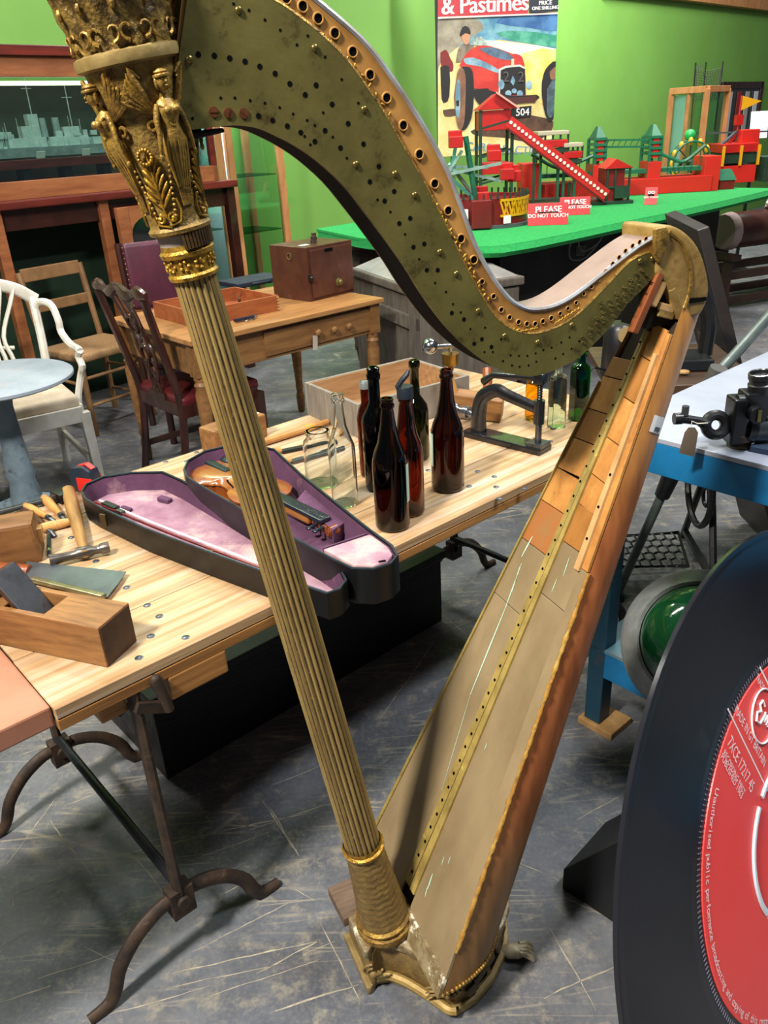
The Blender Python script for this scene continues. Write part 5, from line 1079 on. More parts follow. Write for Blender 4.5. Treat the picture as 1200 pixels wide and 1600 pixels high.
MB().box((.18, .22, .012), (.12, .10, .004), (0, 0, .2)).build('pink_paper', mat('pink_paper', '#b9899a', rough=.8), ty_, 0)
a = PZ(374, 470, .83); t = thing('drafting_compass', 'small steel compass instrument hung on the tray edge', 'compass', (a.x, a.y, .83)); b = MB(); b.cyl((0, 0, -.03), (0, 0, .01), .008, n=10); b.tube([(0, 0, .01), (-.02, 0, .04)], .002, 6); b.tube([(0, 0, .01), (.022, 0, .045)], .002, 6); b.build('compass_body', mCHROME, t, 40)
a = PZ(382, 500, .765); t = thing('spectacles', 'wire frame instrument lying at the front of the pine table', 'instrument', (a.x, a.y, .76), BA); b = MB(); b.box((0, 0, .012), (.11, .02, .014)); b.build('dark_case', mat('navy_case', '#1c2030', rough=.4), t, 0, bevel=.003); b = MB(); b.tube([(-.02, -.012, .01), (-.015, -.03, .006), (.0, -.034, .005), (.006, -.012, .01)], .002, 6); b.tube([(.02, -.012, .01), (.02, -.03, .006), (.034, -.034, .005), (.04, -.012, .01)], .002, 6); b.build('wire_loops', mCHROME, t); MB().box((.06, 0, .014), (.02, .022, .016)).build('steel_end', mCHROME, t, 0, bevel=.002)
a = PZ(372, 452, .76); t = thing('flat_case', 'flat navy blue case lying behind the drawer tray', 'case', (a.x, a.y, .76), BA); MB().box((.17, .11, .014), (.34, .22, .028)).build('case_body', mat('navy_cloth', '#1f2836', '#171e2a', rough=.55, scale=20), t, 0, bevel=.006); b = MB(); b.tube([(.10, -.003, .016), (.12, -.02, .018), (.20, -.02, .018), (.22, -.003, .016)], .005, 8); b.build('case_handle', MATS['navy_cloth'], t)
# ---------------------------------------------------------------- chairs
def chair_legs(t, pts, top, w, m, splay=.02, w2=None):
    for x, y in pts:
        MB().bar((x, y, top), (x * (1 + splay), y * (1 + splay), 0), w, w, (0, 1, 0), t=(w2 or w) / w).build('leg', m, t, 0, bevel=.003)
# pierced splat mahogany chair, seen from behind (local +x is the front)
pb = (PZ(152, 442, .97) + PZ(216, 457, .97)) / 2
fa = R(41); ch = thing('dining_chair', 'dark mahogany dining chair with pierced splat back and red seat', 'chair', (pb.x + .09 * math.cos(fa), pb.y + .09 * math.sin(fa), 0), fa)
hw = .225
mSEAT = mat('red_leather', '#5c1f22', '#471518', rough=.35, scale=12, bump=.1)
for s in (-1, 1):
    MB().tube(spline([(-.04, s * .20, 0), (0, s * .20, .2), (.02, s * .20, .44), (-.02, s * .21, .65), (-.085, s * hw, .94)], 4), .021, 8, flat=(1, .9)).build('back_post', mDKW, ch)
    MB().bar((.42, s * .235, .42), (.42, s * .235, 0), .042, .042).build('front_leg', mDKW, ch, 0, bevel=.003)
    MB().box((.22, s * .222, .415), (.40, .024, .06)).build('seat_rail', mDKW, ch, 0, bevel=.002); MB().box((.2, s * .215, .16), (.40, .016, .03)).build('stretcher', mDKW, ch, 0, bevel=.002)
for x in (.02, .42): MB().box((x, 0, .415), (.024, .40, .06)).build('seat_rail', mDKW, ch, 0, bevel=.002)
b = MB(); b.box((.225, 0, .455), (.42, .45, .045)); b.build('seat', mSEAT, ch, 40, bevel=.016, seg=3)
for i in range(22):
    pass
b = MB()
for i in range(20): b.ball((.437, -.21 + .022 * i, .437), .004, 6, 4)
for i in range(18): b.ball((.03 + .022 * i, -.2265, .437), .004, 6, 4)
b.build('seat_studs', mBRASS, ch)
b = MB(); b.tube(spline([(-.085, -hw - .03, .955), (-.088, -hw * .8, .965), (-.09, -hw * .4, .945), (-.092, 0, .975), (-.09, hw * .4, .945), (-.088, hw * .8, .965), (-.085, hw + .03, .955)], 5), [.016 + .012 * abs(math.sin(i * .42)) for i in range(31)], 8, flat=(.7, 1.1)); b.build('crest_rail', mDKW, ch)
b = MB()
for k in range(5):
    ph = k * 1.26; b.tube(spline([(.012, -.06 + .03 * k, .45), (.01, .05 * math.sin(ph), .56), (-.01, .075 * math.sin(ph + 1.3), .68), (-.04, .07 * math.sin(ph + 2.9), .80), (-.082, -.11 + .055 * k, .94)], 5), .0095, 6, flat=(.7, 1.2))
b.torus((-.05, 0, .80), .04, .008, 18, 6, RY(pi / 2 - .3)); b.torus((-.015, 0, .66), .035, .008, 18, 6, RY(pi / 2 - .1)); b.box((.012, 0, .46), (.016, .16, .03)); b.build('pierced_splat', mDKW, ch)
# white painted armchair (local +x is the front)
fr = PZ(130, 632, .44); fd = R(-57); fx, fy = math.cos(fd), math.sin(fd)
org = fr - Vector((fx, fy, 0)) * .50 + Vector((fy, -fx, 0)) * .27; org.z = 0      # middle of the back at seat height
mWPAINT = mat('white_chair_paint', '#d6d3c8', '#bdb8aa', rough=.45, scale=10, c3='#7a5a42', c3scale=14, c3thr=(.70, .74), bump=.05)
wc_ = thing('armchair', 'white painted open armchair with vertical splat back and cream seat', 'armchair', org, fd)
for s in (-1, 1):
    MB().tube(spline([(-.03, s * .24, 0), (.0, s * .24, .25), (.0, s * .24, .44), (-.03, s * .255, .66), (-.10, s * .27, .86)], 4), .021, 8).build('back_post', mWPAINT, wc_)
    MB().bar((.48, s * .27, .40), (.50, s * .275, 0), .048, .048, (0, 1, 0), t=.75).build('front_leg', mWPAINT, wc_, 0, bevel=.003)
    MB().tube(spline([(-.08, s * .262, .80), (-.06, s * .29, .84), (.02, s * .325, .83), (.06, s * .335, .76), (.07, s * .335, .70), (.20, s * .335, .665), (.32, s * .34, .66), (.36, s * .34, .655)], 4), [.018] * 29, 8).build('arm', mWPAINT, wc_)
    MB().tube(spline([(.36, s * .34, .66), (.30, s * .34, .62), (.36, s * .335, .585), (.32, s * .33, .54), (.31, s * .30, .44), (.33, s * .285, .38)], 4), .017, 8).build('arm_support', mWPAINT, wc_)
    MB().box((.24, s * .262, .395), (.46, .026, .075)).build('seat_rail', mWPAINT, wc_, 0, bevel=.003); MB().box((.24, s * .25, .17), (.48, .018, .032)).build('stretcher', mWPAINT, wc_, 0, bevel=.002)
for x in (.0, .49): MB().box((x, 0, .395), (.028, .52, .075)).build('seat_rail', mWPAINT, wc_, 0, bevel=.003)
MB().box((.25, 0, .455), (.48, .52, .06)).build('seat_cushion', mat('cream_cloth', '#cfc0a8', '#bba98e', rough=.8, scale=20), wc_, 40, bevel=.022, seg=3)
b = MB(); b.tube(spline([(-.10, -.285, .845), (-.105, -.20, .91), (-.11, -.08, .955), (-.112, 0, .965), (-.11, .08, .955), (-.105, .20, .91), (-.10, .285, .845)], 5), .024, 8, flat=(.7, 1.25)); b.build('crest_rail', mWPAINT, wc_)
for k in range(7):
    t = (k - 3) / 3; MB().tube(spline([(.0, .09 * t, .43), (-.02, .10 * t, .58), (-.05, .085 * t, .70), (-.09, .16 * t, .85), (-.108, .20 * t, .93)], 4), .0150, 6, flat=(.7, 1.2)).build('splat_bar', mWPAINT, wc_)
b = MB(); b.tube([(-.045, -.12, .64), (-.045, 0, .66), (-.045, .12, .64)], .010, 6); b.build('splat_tie', mWPAINT, wc_)
# rush seated ladderback
ra = PZ(148, 545, .45); rd = R(-38); rc = thing('rush_chair', 'plain pine ladderback chair with a frayed rush seat', 'chair', (ra.x - .2 * math.cos(rd), ra.y - .2 * math.sin(rd), 0), rd)
mRCH = mat('raw_chair_wood', '#8a6844', '#6d4e30', rough=.55, scale=6, stretch=(2, 2, 1), bump=.1)
for s in (-1, 1):
    MB().tube([(0, s * .19, 0), (0, s * .19, .45), (-.09, s * .20, .90)], .018, 8).build('back_post', mRCH, rc); MB().cyl((.36, s * .21, 0), (.36, s * .21, .46), .018, n=10).build('front_leg', mRCH, rc, 40)
    for z in (.14, .30): MB().cyl((0, s * .19, z), (.36, s * .21, z), .010, n=8).build('stretcher', mRCH, rc, 40)
for z in (.18, .34): MB().cyl((.36, -.21, z), (.36, .21, z), .010, n=8).build('stretcher', mRCH, rc, 40)
for z, x in ((.88, -.086), (.70, -.05)): 
    b = MB(); pl__ = [(-.20, -.035), (.20, -.035), (.20, .035), (-.20, .035)]; b.box((x, 0, z), (.02, .38, .075 if z > .8 else .06)); b.build('ladder_rail', mRCH, rc, 0, bevel=.006)
MB().box((.18, 0, .455), (.40, .44, .05)).build('rush_seat', mat('rush', '#a4825a', '#7d5e3a', rough=.85, scale=40, stretch=(1, 8, 1), bump=.5, bscale=120), rc, 40, bevel=.02, seg=3)
# burgundy leather chair behind the tray
la = PZ(250, 428, .86); lc = thing('leather_chair', 'burgundy leather upholstered chair behind the drawer tray', 'chair', (la.x, la.y, 0), R(-60))
mBUR = mat('burgundy_leather', '#522434', '#401a28', rough=.4, scale=10, bump=.08)
MB().box((-.02, 0, .86), (.06, .36, .36), (0, -.1, 0)).build('back_pad', mBUR, lc, 40, bevel=.025, seg=3)
for s in (-1, 1):
    MB().tube([(.0, s * .19, 0), (0, s * .19, .45), (-.06, s * .19, 1.04)], .02, 8).build('back_post', mDKW, lc); MB().cyl((.40, s * .19, 0), (.40, s * .19, .43), .02, n=10).build('front_leg', mDKW, lc, 40)
MB().box((.2, 0, .45), (.42, .42, .07)).build('seat_pad', mBUR, lc, 40, bevel=.025, seg=3)
b = MB()
for i in range(12): b.ball((.014 - .003 * i, .178, .71 + .028 * i), .005, 6, 4); b.ball((.014 - .003 * i, -.178, .71 + .028 * i), .005, 6, 4)
b.build('back_studs', mBRASS, lc)
# round pedestal table
rp = PZ(-8, 590, .72); rr_ = (PZ(112, 580, .72) - rp).length
rt_ = thing('pedestal_table', 'round pedestal table with scuffed pale grey painted top', 'table', (rp.x, rp.y, 0))
mGRP = mat('scuffed_grey_paint', '#98a2aa', '#808c96', rough=.5, scale=5, c3='#a88476', c3scale=4, c3thr=(.6, .72), bump=.1); mGRB = mat('pedestal_grey', '#6d7d86', '#55646c', rough=.55, scale=12, c3='#2f3a40', c3scale=10, c3thr=(.58, .68), bump=.15)
b = MB(); b.lathe([(.0001, .695), (rr_ - .015, .695), (rr_, .703), (rr_, .714), (rr_ - .008, .72), (.0001, .72)], 48); b.build('table_top', mGRP, rt_, 40)
b = MB(); b.lathe([(.11, .695), (.05, .66), (.04, .60), (.045, .45), (.055, .32), (.06, .30), (.052, .28), (.07, .16), (.09, .12), (.05, .08)], 20); b.build('pedestal', mGRB, rt_, 40)
for k in range(4):
    a = k * pi / 2 + .35; c_, s_ = math.cos(a), math.sin(a); MB().tube(spline([(.05 * c_, .05 * s_, .17), (.16 * c_, .16 * s_, .14), (.25 * c_, .25 * s_, .06), (.33 * c_, .33 * s_, .02)], 4), [.035 - .001 * i for i in range(13)], 8, flat=(.8, 1)).build('claw_leg', mGRB, rt_)
# ---------------------------------------------------------------- grey trunk behind the table
ga, gb = PZ(552, 418, .80), PZ(654, 452, .80); gd = (gb - ga); gan = math.atan2(gd.y, gd.x)
gt = thing('grey_trunk', 'tall weathered grey wooden bin with a sloping lid', 'bin', (gb.x, gb.y, 0), gan)
mGT = mat('weathered_grey', '#6a6258', '#504840', rough=.6, scale=5, stretch=(5, 5, 1), bump=.15); gl = gd.length
MB().box((-gl / 2, .30, .375), (gl, .60, .75)).build('bin_body', mGT, gt, 0, bevel=.006)
b = MB(); ext(b, [(-gl - .02, .755), (.02, .755), (.02, .80), (-gl - .02, .80)], -.02, .62); b.build('bin_lid', mGT, gt, 0, bevel=.01)
b = MB(); b.rings([[(-gl, .0, .80), (0, .0, .80), (0, .6, .80), (-gl, .6, .80)], [(-gl + .1, .12, .86), (-.1, .12, .86), (-.1, .5, .86), (-gl + .1, .5, .86)]]); b.build('lid_crown', mat('lid_worn', '#8a8680', '#6d6a66', rough=.4, scale=8), gt, 0, bevel=.01)
for z in (.12, .62): MB().box((-gl / 2, -.012, z), (gl, .024, .07)).build('bin_batten', mGT, gt, 0, bevel=.003)
MB().box((-.035, -.014, .375), (.07, .028, .75)).build('bin_batten', mGT, gt, 0, bevel=.003)
# brass and steel lamp on the far corner of the pine table
a = PZ(705, 598, BZ); t = thing('brass_lamp', 'brass cup lamp with a round steel knob by the crate', 'lamp', (a.x - .0, a.y + .02, BZ))
b = MB(); b.lathe([(.035, 0), (.035, .012), (.012, .02), (.010, .05), (.028, .06), (.030, .10), (.0001, .10)], 18); b.build('brass_cup', mat('bright_brass', '#a9823c', '#7d5e28', rough=.25, metal=.9, scale=20), t, 40)
b = MB(); b.cyl((0, 0, .08), (0, 0, .13), .006, n=8); b.cyl((-.06, 0, .125), (.01, 0, .125), .008, n=10); b.ball((-.07, 0, .128), .028, 16, 10); b.build('steel_knob', mCHROME, t, 40)
# ================================================================ green display table with toy models
GZ = .95
gt_ = thing('display_table', 'long table covered in bright green artificial grass', 'table', (0, 0, 0))
mGRASS = mat('green_baize', '#1f9a4a', '#178540', rough=.9, scale=60, bump=.6, bscale=200)
fpx = [(494, 357), (560, 371), (640, 381), (720, 386), (780, 384), (830, 376), (900, 362), (970, 347), (1040, 333), (1120, 316), (1215, 294)]
fp = [PZ(x, y, GZ) for x, y in fpx]
bk = [fp[-1] - WN * 0 + Vector((-1.05, 1.1, 0)), fp[0] + Vector((.9, .85, 0)) + WD * .8, fp[0] + WD * .5]
poly = [(p.x, p.y) for p in fp] + [(p.x, p.y) for p in bk]
b = MB(); b.prism(poly, GZ - .022, GZ); b.build('grass_top', mGRASS, gt_, 0, bevel=.006)
b = MB(); b.rings([[(p.x, p.y, GZ - .004) for p in fp], [(p.x + WN.x * .02, p.y - .02, GZ - .035) for p in fp], [(p.x, p.y, GZ - .06) for p in fp]], closed=False, cap=False); b.build('grass_edge', mGRASS, gt_, 60)
b = MB(); b.prism(offset_poly(poly, .08), GZ - .07, GZ - .023); b.build('table_board', mDKW, gt_, 0)
# dark skirt board below, sockets and cables
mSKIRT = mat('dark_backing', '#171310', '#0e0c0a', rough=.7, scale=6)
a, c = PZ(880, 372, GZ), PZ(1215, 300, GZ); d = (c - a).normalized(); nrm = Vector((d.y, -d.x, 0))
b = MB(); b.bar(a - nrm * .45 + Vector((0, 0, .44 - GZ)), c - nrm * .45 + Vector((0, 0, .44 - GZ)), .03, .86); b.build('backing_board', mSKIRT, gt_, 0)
pw_ = thing('power_box', 'cream socket box fixed below the green table', 'socket', (0, 0, 0))
q = PY(851, 389, 5.45); mSOCK = mat('cream_plastic', '#9c9a82', rough=.45)
MB().box(q, (.115, .04, .085), (0, 0, -.2)).build('socket_plate', mSOCK, pw_, 0, bevel=.006); MB().cyl(q + Vector((.012, -.018, 0)), q + Vector((.012, -.026, 0)), .024, n=16).build('socket_hole', mIRON, pw_, 40)
MB().box(q + Vector((.22, .02, -.02)), (.10, .04, .07), (0, 0, -.2)).build('switch_plate', mat('grey_plastic', '#4c4c46', rough=.5), pw_, 0, bevel=.006); MB().bar(q + Vector((-.1, .03, -.075)), q + Vector((.9, .25, -.13)), .02, .03).build('trunking', mSOCK, pw_, 0)
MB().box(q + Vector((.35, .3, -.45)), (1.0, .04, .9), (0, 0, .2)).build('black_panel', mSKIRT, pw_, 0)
cb_ = thing('cable', 'pale electric cables looping down below the green table', 'cable', (0, 0, 0)); 
for pts in ([(905, 352), (890, 385), (893, 405), (915, 402), (938, 375)], [(935, 345), (905, 375), (912, 392), (935, 378), (948, 352)], [(975, 345), (970, 356), (950, 358), (940, 345)]):
    MB().tube(spline([PY(x, y, 5.35) for x, y in pts], 5), .006, 6).build('cable_loop', mat('cable_grey', '#6d6f70', rough=.5), cb_)
# barrels carrying the table
def barrel(px, py, Y, r, h, label):
    p = PY(px, py, Y); t = thing('barrel', label, 'barrel', (p.x, p.y, 0), .3, 'oak barrels under the green table')
    n = 20; b0 = MB()
    for k in range(n):
        a0, a1 = 2 * pi * k / n + .01, 2 * pi * (k + 1) / n - .01; b = MB(); rs = []
        for i in range(9):
            z = h * i / 8; rr = r * (.80 + .20 * math.sin(pi * i / 8)); rs.append([(rr * math.cos(a0), rr * math.sin(a0), z), (rr * math.cos(a1), rr * math.sin(a1), z), ((rr - .02) * math.cos(a1), (rr - .02) * math.sin(a1), z), ((rr - .02) * math.cos(a0), (rr - .02) * math.sin(a0), z)])
        b.rings(rs); b.build('stave', mat('barrel_oak', '#5c4a40', '#43352c', rough=.65, scale=10, stretch=(6, 6, 1), bump=.2), t, 30)
    for f in (.12, .30, .70, .88):
        rr = r * (.80 + .20 * math.sin(pi * f)) + .002; b = MB(); b.lathe([(rr - .004, f * h - .018), (rr + .003, f * h - .018), (rr + .003, f * h + .018), (rr - .004, f * h + .018)], 28, cap=False); b.build('hoop', mRUST, t, 40)
    b = MB(); b.lathe([(.0001, h - .02), (r * .79, h - .02)], 24, cap=False); b.build('barrel_head', MATS['barrel_oak'], t, 0); return t
barrel(772, 420, 5.25, .235, GZ - .075, 'old oak barrel below the near end of the green table')
barrel(590, 415, 5.85, .22, GZ - .075, 'old oak barrel behind the grey bin at the left end of the green table')
# ---------------------------------------------------------------- poster
YP = 8.25
def pq(x, y): return PY(x, y, YP)
tl, bl, br, tr_ = pq(683, -95), pq(684, 246), pq(858, 236), pq(876, -100)
pw0 = br.x - bl.x; zb = (bl.z + br.z) / 2; ztop = 2.95
tr2 = tr_.x
po_ = thing('poster_board', 'large vintage magazine cover poster with a red racing car', 'poster', (bl.x, YP, 0))
PWID = pw0 + .03; 
MB().box((PWID / 2, .02, (zb + ztop) / 2), (PWID, .035, ztop - zb)).build('board', mat('board_edge', '#2a2a2a', rough=.6), po_, 0)
for x in (.15, PWID - .15): MB().bar((x, .06, 0), (x, .06, ztop - .2), .05, .04).build('easel_leg', mat('easel_green', '#3f6a2c', rough=.7), po_, 0)
def pxz(x, y):
    q = pq(x, y); return (q.x - bl.x, q.z)
lay = [0]; PIC = [None]
def printed(name, pts, m, sm=0, raw=False):
    """a patch of print on the poster face; every patch a hair above the one below"""
    lay[0] += 1; P_ = [p if raw else pxz(*p) for p in pts]
    if sm:
        P_ = [(v.x, v.z) for v in spline([Vector((x, 0, z)) for x, z in P_ + [P_[0]]], sm)][:-1]
    P_ = [(min(max(x, .002), PWID - .002), min(max(z, zb + .002), ztop)) for x, z in P_]
    b = MB(); y = .0022 - .0006 * lay[0] - .0005; b.add([(x, y, z) for x, z in P_], [tuple(range(len(P_)))]); o = b.build(name, m, PIC[0] or po_, 0, recalc=False); PIC[0] = PIC[0] or o; return o
def pc(n, c, c2=None, sc=6): return mat('print_' + n, c, c2, rough=.5, scale=sc, contrast=(.4, .6)) if c2 else mat('print_' + n, c, rough=.5)
printed('printed_picture', [(684, 247), (684, -95), (878, -100), (866, 240)], pc('sand', '#d8c27a', '#e6d79a'))
printed('printed_sky', [(684, 26), (876, 20), (874, 78), (840, 70), (780, 62), (684, 80)], pc('sky', '#4a86a8', '#7db0bd', 9))
printed('printed_cloud', [(684, 30), (740, 28), (755, 45), (730, 62), (690, 95), (684, 110)], pc('cloud', '#8a8070', '#a8a08c', 8), 3)
printed('printed_deep_sky', [(790, 24), (876, 21), (875, 48), (830, 44), (775, 36)], pc('deep', '#2f5f9a', '#4a7cb0', 9), 2)
printed('printed_sea', [(775, 52), (800, 48), (872, 55), (872, 73), (825, 68), (790, 60)], pc('sea', '#2f8a72', '#58a890', 12), 2)
printed('printed_surf', [(745, 62), (800, 66), (872, 76), (872, 84), (830, 88), (770, 80)], pc('surf', '#d8dcc8'), 2)
printed('printed_beach', [(815, 84), (872, 78), (868, 160), (825, 150), (815, 110)], pc('beach', '#e0c258', '#ecd88a', 8), 2)
printed('printed_shadow', [(735, 205), (790, 180), (830, 180), (866, 190), (862, 205), (830, 222), (790, 215), (745, 212)], pc('shade', '#4a3228', '#5c4232', 12), 2)
printed('printed_shadow', [(692, 172), (712, 170), (712, 180), (695, 182)], pc('shade', '#4a3228'), 2)
mRED = pc('red', '#b52a24', '#c83c30', 8); mDR = pc('darkred', '#7a1f20'); mBK = pc('black', '#1c1a1c'); mTY = pc('tyre', '#8a6248', '#6d4a38', 8); mBLU = pc('steelblue', '#8fb0c0', '#5c7f94', 10)
printed('printed_tail', [(688, 82), (697, 78), (704, 92), (708, 100), (706, 112), (690, 105)], mDR, 3)
printed('printed_rear_tyre', [(688, 105), (702, 104), (702, 150), (696, 160), (690, 155)], mBK, 2)
printed('printed_driver_body', [(712, 98), (716, 76), (726, 68), (740, 72), (738, 92)], pc('coat', '#5c5048', '#8a7a68', 16), 2)
printed('printed_driver_face', [(721, 54), (728, 50), (734, 52), (734, 64), (728, 70), (722, 62)], pc('face', '#c08a68'), 2)
printed('printed_helmet', [(718, 54), (722, 43), (729, 41), (734, 46), (735, 54), (727, 52), (720, 57)], mBK, 2)
printed('printed_windscreen', [(734, 70), (741, 58), (752, 57), (760, 66), (760, 72)], pc('screen', '#a9b8b0', '#5c6a68', 20), 2)
printed('printed_car_body', [(718, 102), (728, 84), (745, 72), (765, 72), (790, 80), (800, 84), (812, 86), (819, 100), (820, 150), (800, 152), (778, 150), (765, 140), (740, 138), (730, 120)], mRED, 2)
printed('printed_bonnet_shine', [(724, 92), (738, 90), (760, 98), (780, 110), (776, 114), (750, 104), (728, 100)], mBLU, 2)
printed('printed_bonnet_top', [(748, 76), (770, 74), (795, 84), (802, 94), (780, 92), (760, 84)], pc('bonnet', '#5c7690', '#44586c', 14), 2)
printed('printed_grille', [(781, 107), (790, 104), (812, 103), (820, 107), (821, 148), (780, 150)], mBK)
printed('printed_chrome', [(779, 108), (790, 103), (812, 101), (821, 106), (820, 108), (811, 104), (791, 106), (782, 110), (781, 150), (779, 150)], pc('chrome', '#c8ccc4'))
printed('printed_badge', [(797, 128), (801, 118), (805, 126), (802, 134)], mBLU); printed('printed_mascot', [(798, 103), (799, 92), (803, 92), (803, 103)], pc('mascot', '#d8b8a0'))
for x, y, w, h in ((783, 132, 5, 8), (826, 133, 5, 7), (794, 146, 5, 5), (812, 146, 5, 5), (803, 142, 4, 4)):
    printed('printed_lamp', [(x + w * math.cos(2 * pi * i / 10), y + h * math.sin(2 * pi * i / 10)) for i in range(10)], mBLU)
printed('printed_axle', [(738, 140), (762, 138), (764, 141), (800, 150), (838, 148), (838, 156), (800, 162), (768, 160), (750, 165), (740, 150)], mBK, 2)
printed('printed_bumper', [(782, 154), (838, 150), (836, 160), (782, 164)], pc('maroon', '#4a2420'))
printed('printed_wheel_rim_dark', [(710, 150), (715, 112), (728, 104), (738, 112), (740, 150), (736, 185), (725, 203), (715, 195)], mBK, 3)
printed('printed_tyre', [(709, 150), (714, 114), (721, 106), (727, 118), (727, 155), (725, 190), (719, 203), (713, 190)], mTY, 3)
printed('printed_wheel', [(711, 150), (714, 126), (718, 128), (719, 155), (717, 183), (712, 178)], mBLU, 3); printed('printed_hub', [(712, 158), (717, 156), (717, 166), (713, 166)], mBK)
printed('printed_far_tyre', [(846, 128), (852, 108), (868, 96), (870, 130), (866, 180), (858, 190), (851, 178), (846, 150)], mBK, 3)
printed('printed_far_tyre_side', [(858, 112), (869, 104), (868, 122), (860, 124)], mTY, 2); printed('printed_far_wheel', [(854, 140), (862, 126), (868, 128), (866, 170), (860, 184), (854, 176)], pc('farwheel', '#4f6470', '#36464f', 14), 3)
printed('printed_number_plate', [(786, 170), (830, 165), (829, 182), (787, 186)], mBK)
printed('printed_title_band', [(684, 27), (684, -95), (825, -98), (824, 22)], pc('band', '#b8303a'))
printed('printed_title_line', [(684, 30), (684, 27), (876, 20), (876, 22)], pc('pink', '#e8c8c4'))
printed('printed_price_box', [(826, 21), (826, -98), (877, -100), (875, 18)], pc('navy', '#1c2430'))
RW = Matrix(((1, 0, 0, 0), (0, 0, -1, 0), (0, 1, 0, 0), (0, 0, 0, 1)))       # text plane xy -> xz facing -y
def ptext(nm, s, px, py, size, m, bold=0, space=1.0, sh=0):
    x, z = pxz(px, py); lay[0] += 1; M = T(x, .0010 - .0006 * lay[0], z) @ RW @ RZ(-.0)
    if sh: M = M @ Matrix(((1, sh, 0, 0), (0, 1, 0, 0), (0, 0, 1, 0), (0, 0, 0, 1)))
    return text(nm, s, size, m, PIC[0], M, bold=bold, space=space)
mTW = pc('white', '#ece6e0')
ptext('title_lettering', '& Pastimes', 757, 8, .185, mTW, .008, .95); ptext('price_lettering', 'PRICE', 851, 5, .045, mTW, .003); ptext('price_lettering', 'ONE SHILLING', 851, 13, .036, mTW, .003)
ptext('caption_lettering', 'RACING CARS IN ACTION', 758, 231, .098, pc('caption', '#5c8aa0'), .004, 1.0, .25); ptext('caption_lettering', 'NEW MODELS', 800, 240, .030, mBK)
ptext('plate_lettering', '8 504', 810, 176, .085, mTW, .002); ptext('grille_lettering', '2', 813, 121, .12, pc('grey', '#4c4a48'), .003); ptext('grille_lettering', '2', 790, 121, .12, pc('grey', '#4c4a48'), .003)
# ---------------------------------------------------------------- toy models
mTR = mat('toy_red', '#b8201c', '#a31a18', rough=.4, scale=10); mTG = mat('toy_green', '#1f6a4a', '#185840', rough=.45, scale=10); mTDG = mat('toy_dark_green', '#24402f', '#1a3024', rough=.45, scale=10); mTBR = mat('toy_bright_red', '#c8281c', '#b8221a', rough=.45, scale=6); mTY_ = mat('toy_yellow', '#d8a018', rough=.4); mTGR = mat('toy_grey', '#5c6468', rough=.4, metal=.4); mTDR = mat('toy_dark_red', '#7a1a1c', '#661416', rough=.4, scale=10)
def model(name, label, px, py): 
    p = PZ(px, py, GZ); return thing(name, label, 'toy model', (p.x, p.y, GZ)), p
def L(p, x, y, dy=0):
    """pixel -> local point of a model standing at p, on its frontal plane moved back by dy"""
    q = PY(x, y, p.y + dy); return Vector((q.x - p.x, dy, q.z - GZ))
def girder(t, nm, a, b_, w, m, n=None): MB().bar(a, b_, w, w).build(nm, m, t, 0)
# swing ride
t, p = model('swing_ride', 'red and green toy chairoplane ride with yellow lattice drum', 757, 350)
b = MB(); b.lathe([(.30, 0), (.30, .02), (.0001, .02)], 32); b.build('ride_base', mTGR, t, 40)
b = MB(); b.lathe([(.27, .02), (.27, .17), (.25, .17), (.25, .15), (.0001, .15)], 32); b.build('drum', mTDR, t, 40)
b = MB(); r = .274
for i in range(14):
    a0 = -1.35 + i * .095; a1 = a0 + .095
    for za, zb_ in ((.075, .155), (.155, .075)) if i % 2 else ((.155, .075),):
        b.bar((r * math.cos(a0), r * math.sin(a0), za), (r * math.cos(a1), r * math.sin(a1), zb_), .01, .01)
    for z in (.07, .16): b.bar((r * math.cos(a0), r * math.sin(a0), z), (r * math.cos(a1), r * math.sin(a1), z), .012, .014)
b.build('yellow_lattice', mTY_, t, 0)
b = MB()
for i in range(40): a0 = 2 * pi * i / 40; b.box((.272 * math.cos(a0), .272 * math.sin(a0), .185), (.012, .012, .03))
b.build('railing', mTDG, t, 0); MB().box((.10, -.283, .05), (.05, .004, .045), (0, 0, .35)).build('white_label', mWHITE, t, 0)
MB().box((-.06, -.30, .09), (.12, .05, .16)).build('pay_booth', mTDR, t, 0, bevel=.004); MB().box((-.2, -.28, .07), (.12, .03, .10)).build('booth_window', mWHITE, t, 0)
MB().cyl((-.05, 0, .1), (-.12, 0, .52), .018, n=10).build('mast', mTG, t, 40)
hubs = [L(p, 697, 262), L(p, 705, 282)]
for k, (x, y) in enumerate(((783, 255), (722, 235), (785, 283), (762, 262), (745, 312))):
    e = L(p, x, y, -.1 + .08 * k); girder(t, 'swing_arm', L(p, 702, 272 - 4 * k), e, .018, mat('pale_arm', '#8fb0a4', '#6d9088', rough=.4, scale=20))
for k, (x, y) in enumerate(((712, 222), (792, 272), (803, 275), (753, 308), (772, 243))):
    b = MB(); c_ = L(p, x, y, -.1 + .05 * k); b.box(c_, (.085, .07, .065)); b.box(c_ + Vector((0, .03, .04)), (.085, .012, .05)); b.build('swing_car', mTR, t, 0, bevel=.006)
girder(t, 'swing_arm', L(p, 706, 262), L(p, 712, 228), .02, mat('teal_arm', '#3f8a7a', rough=.4)); girder(t, 'swing_arm', L(p, 704, 278), L(p, 748, 318), .02, MATS['teal_arm'])
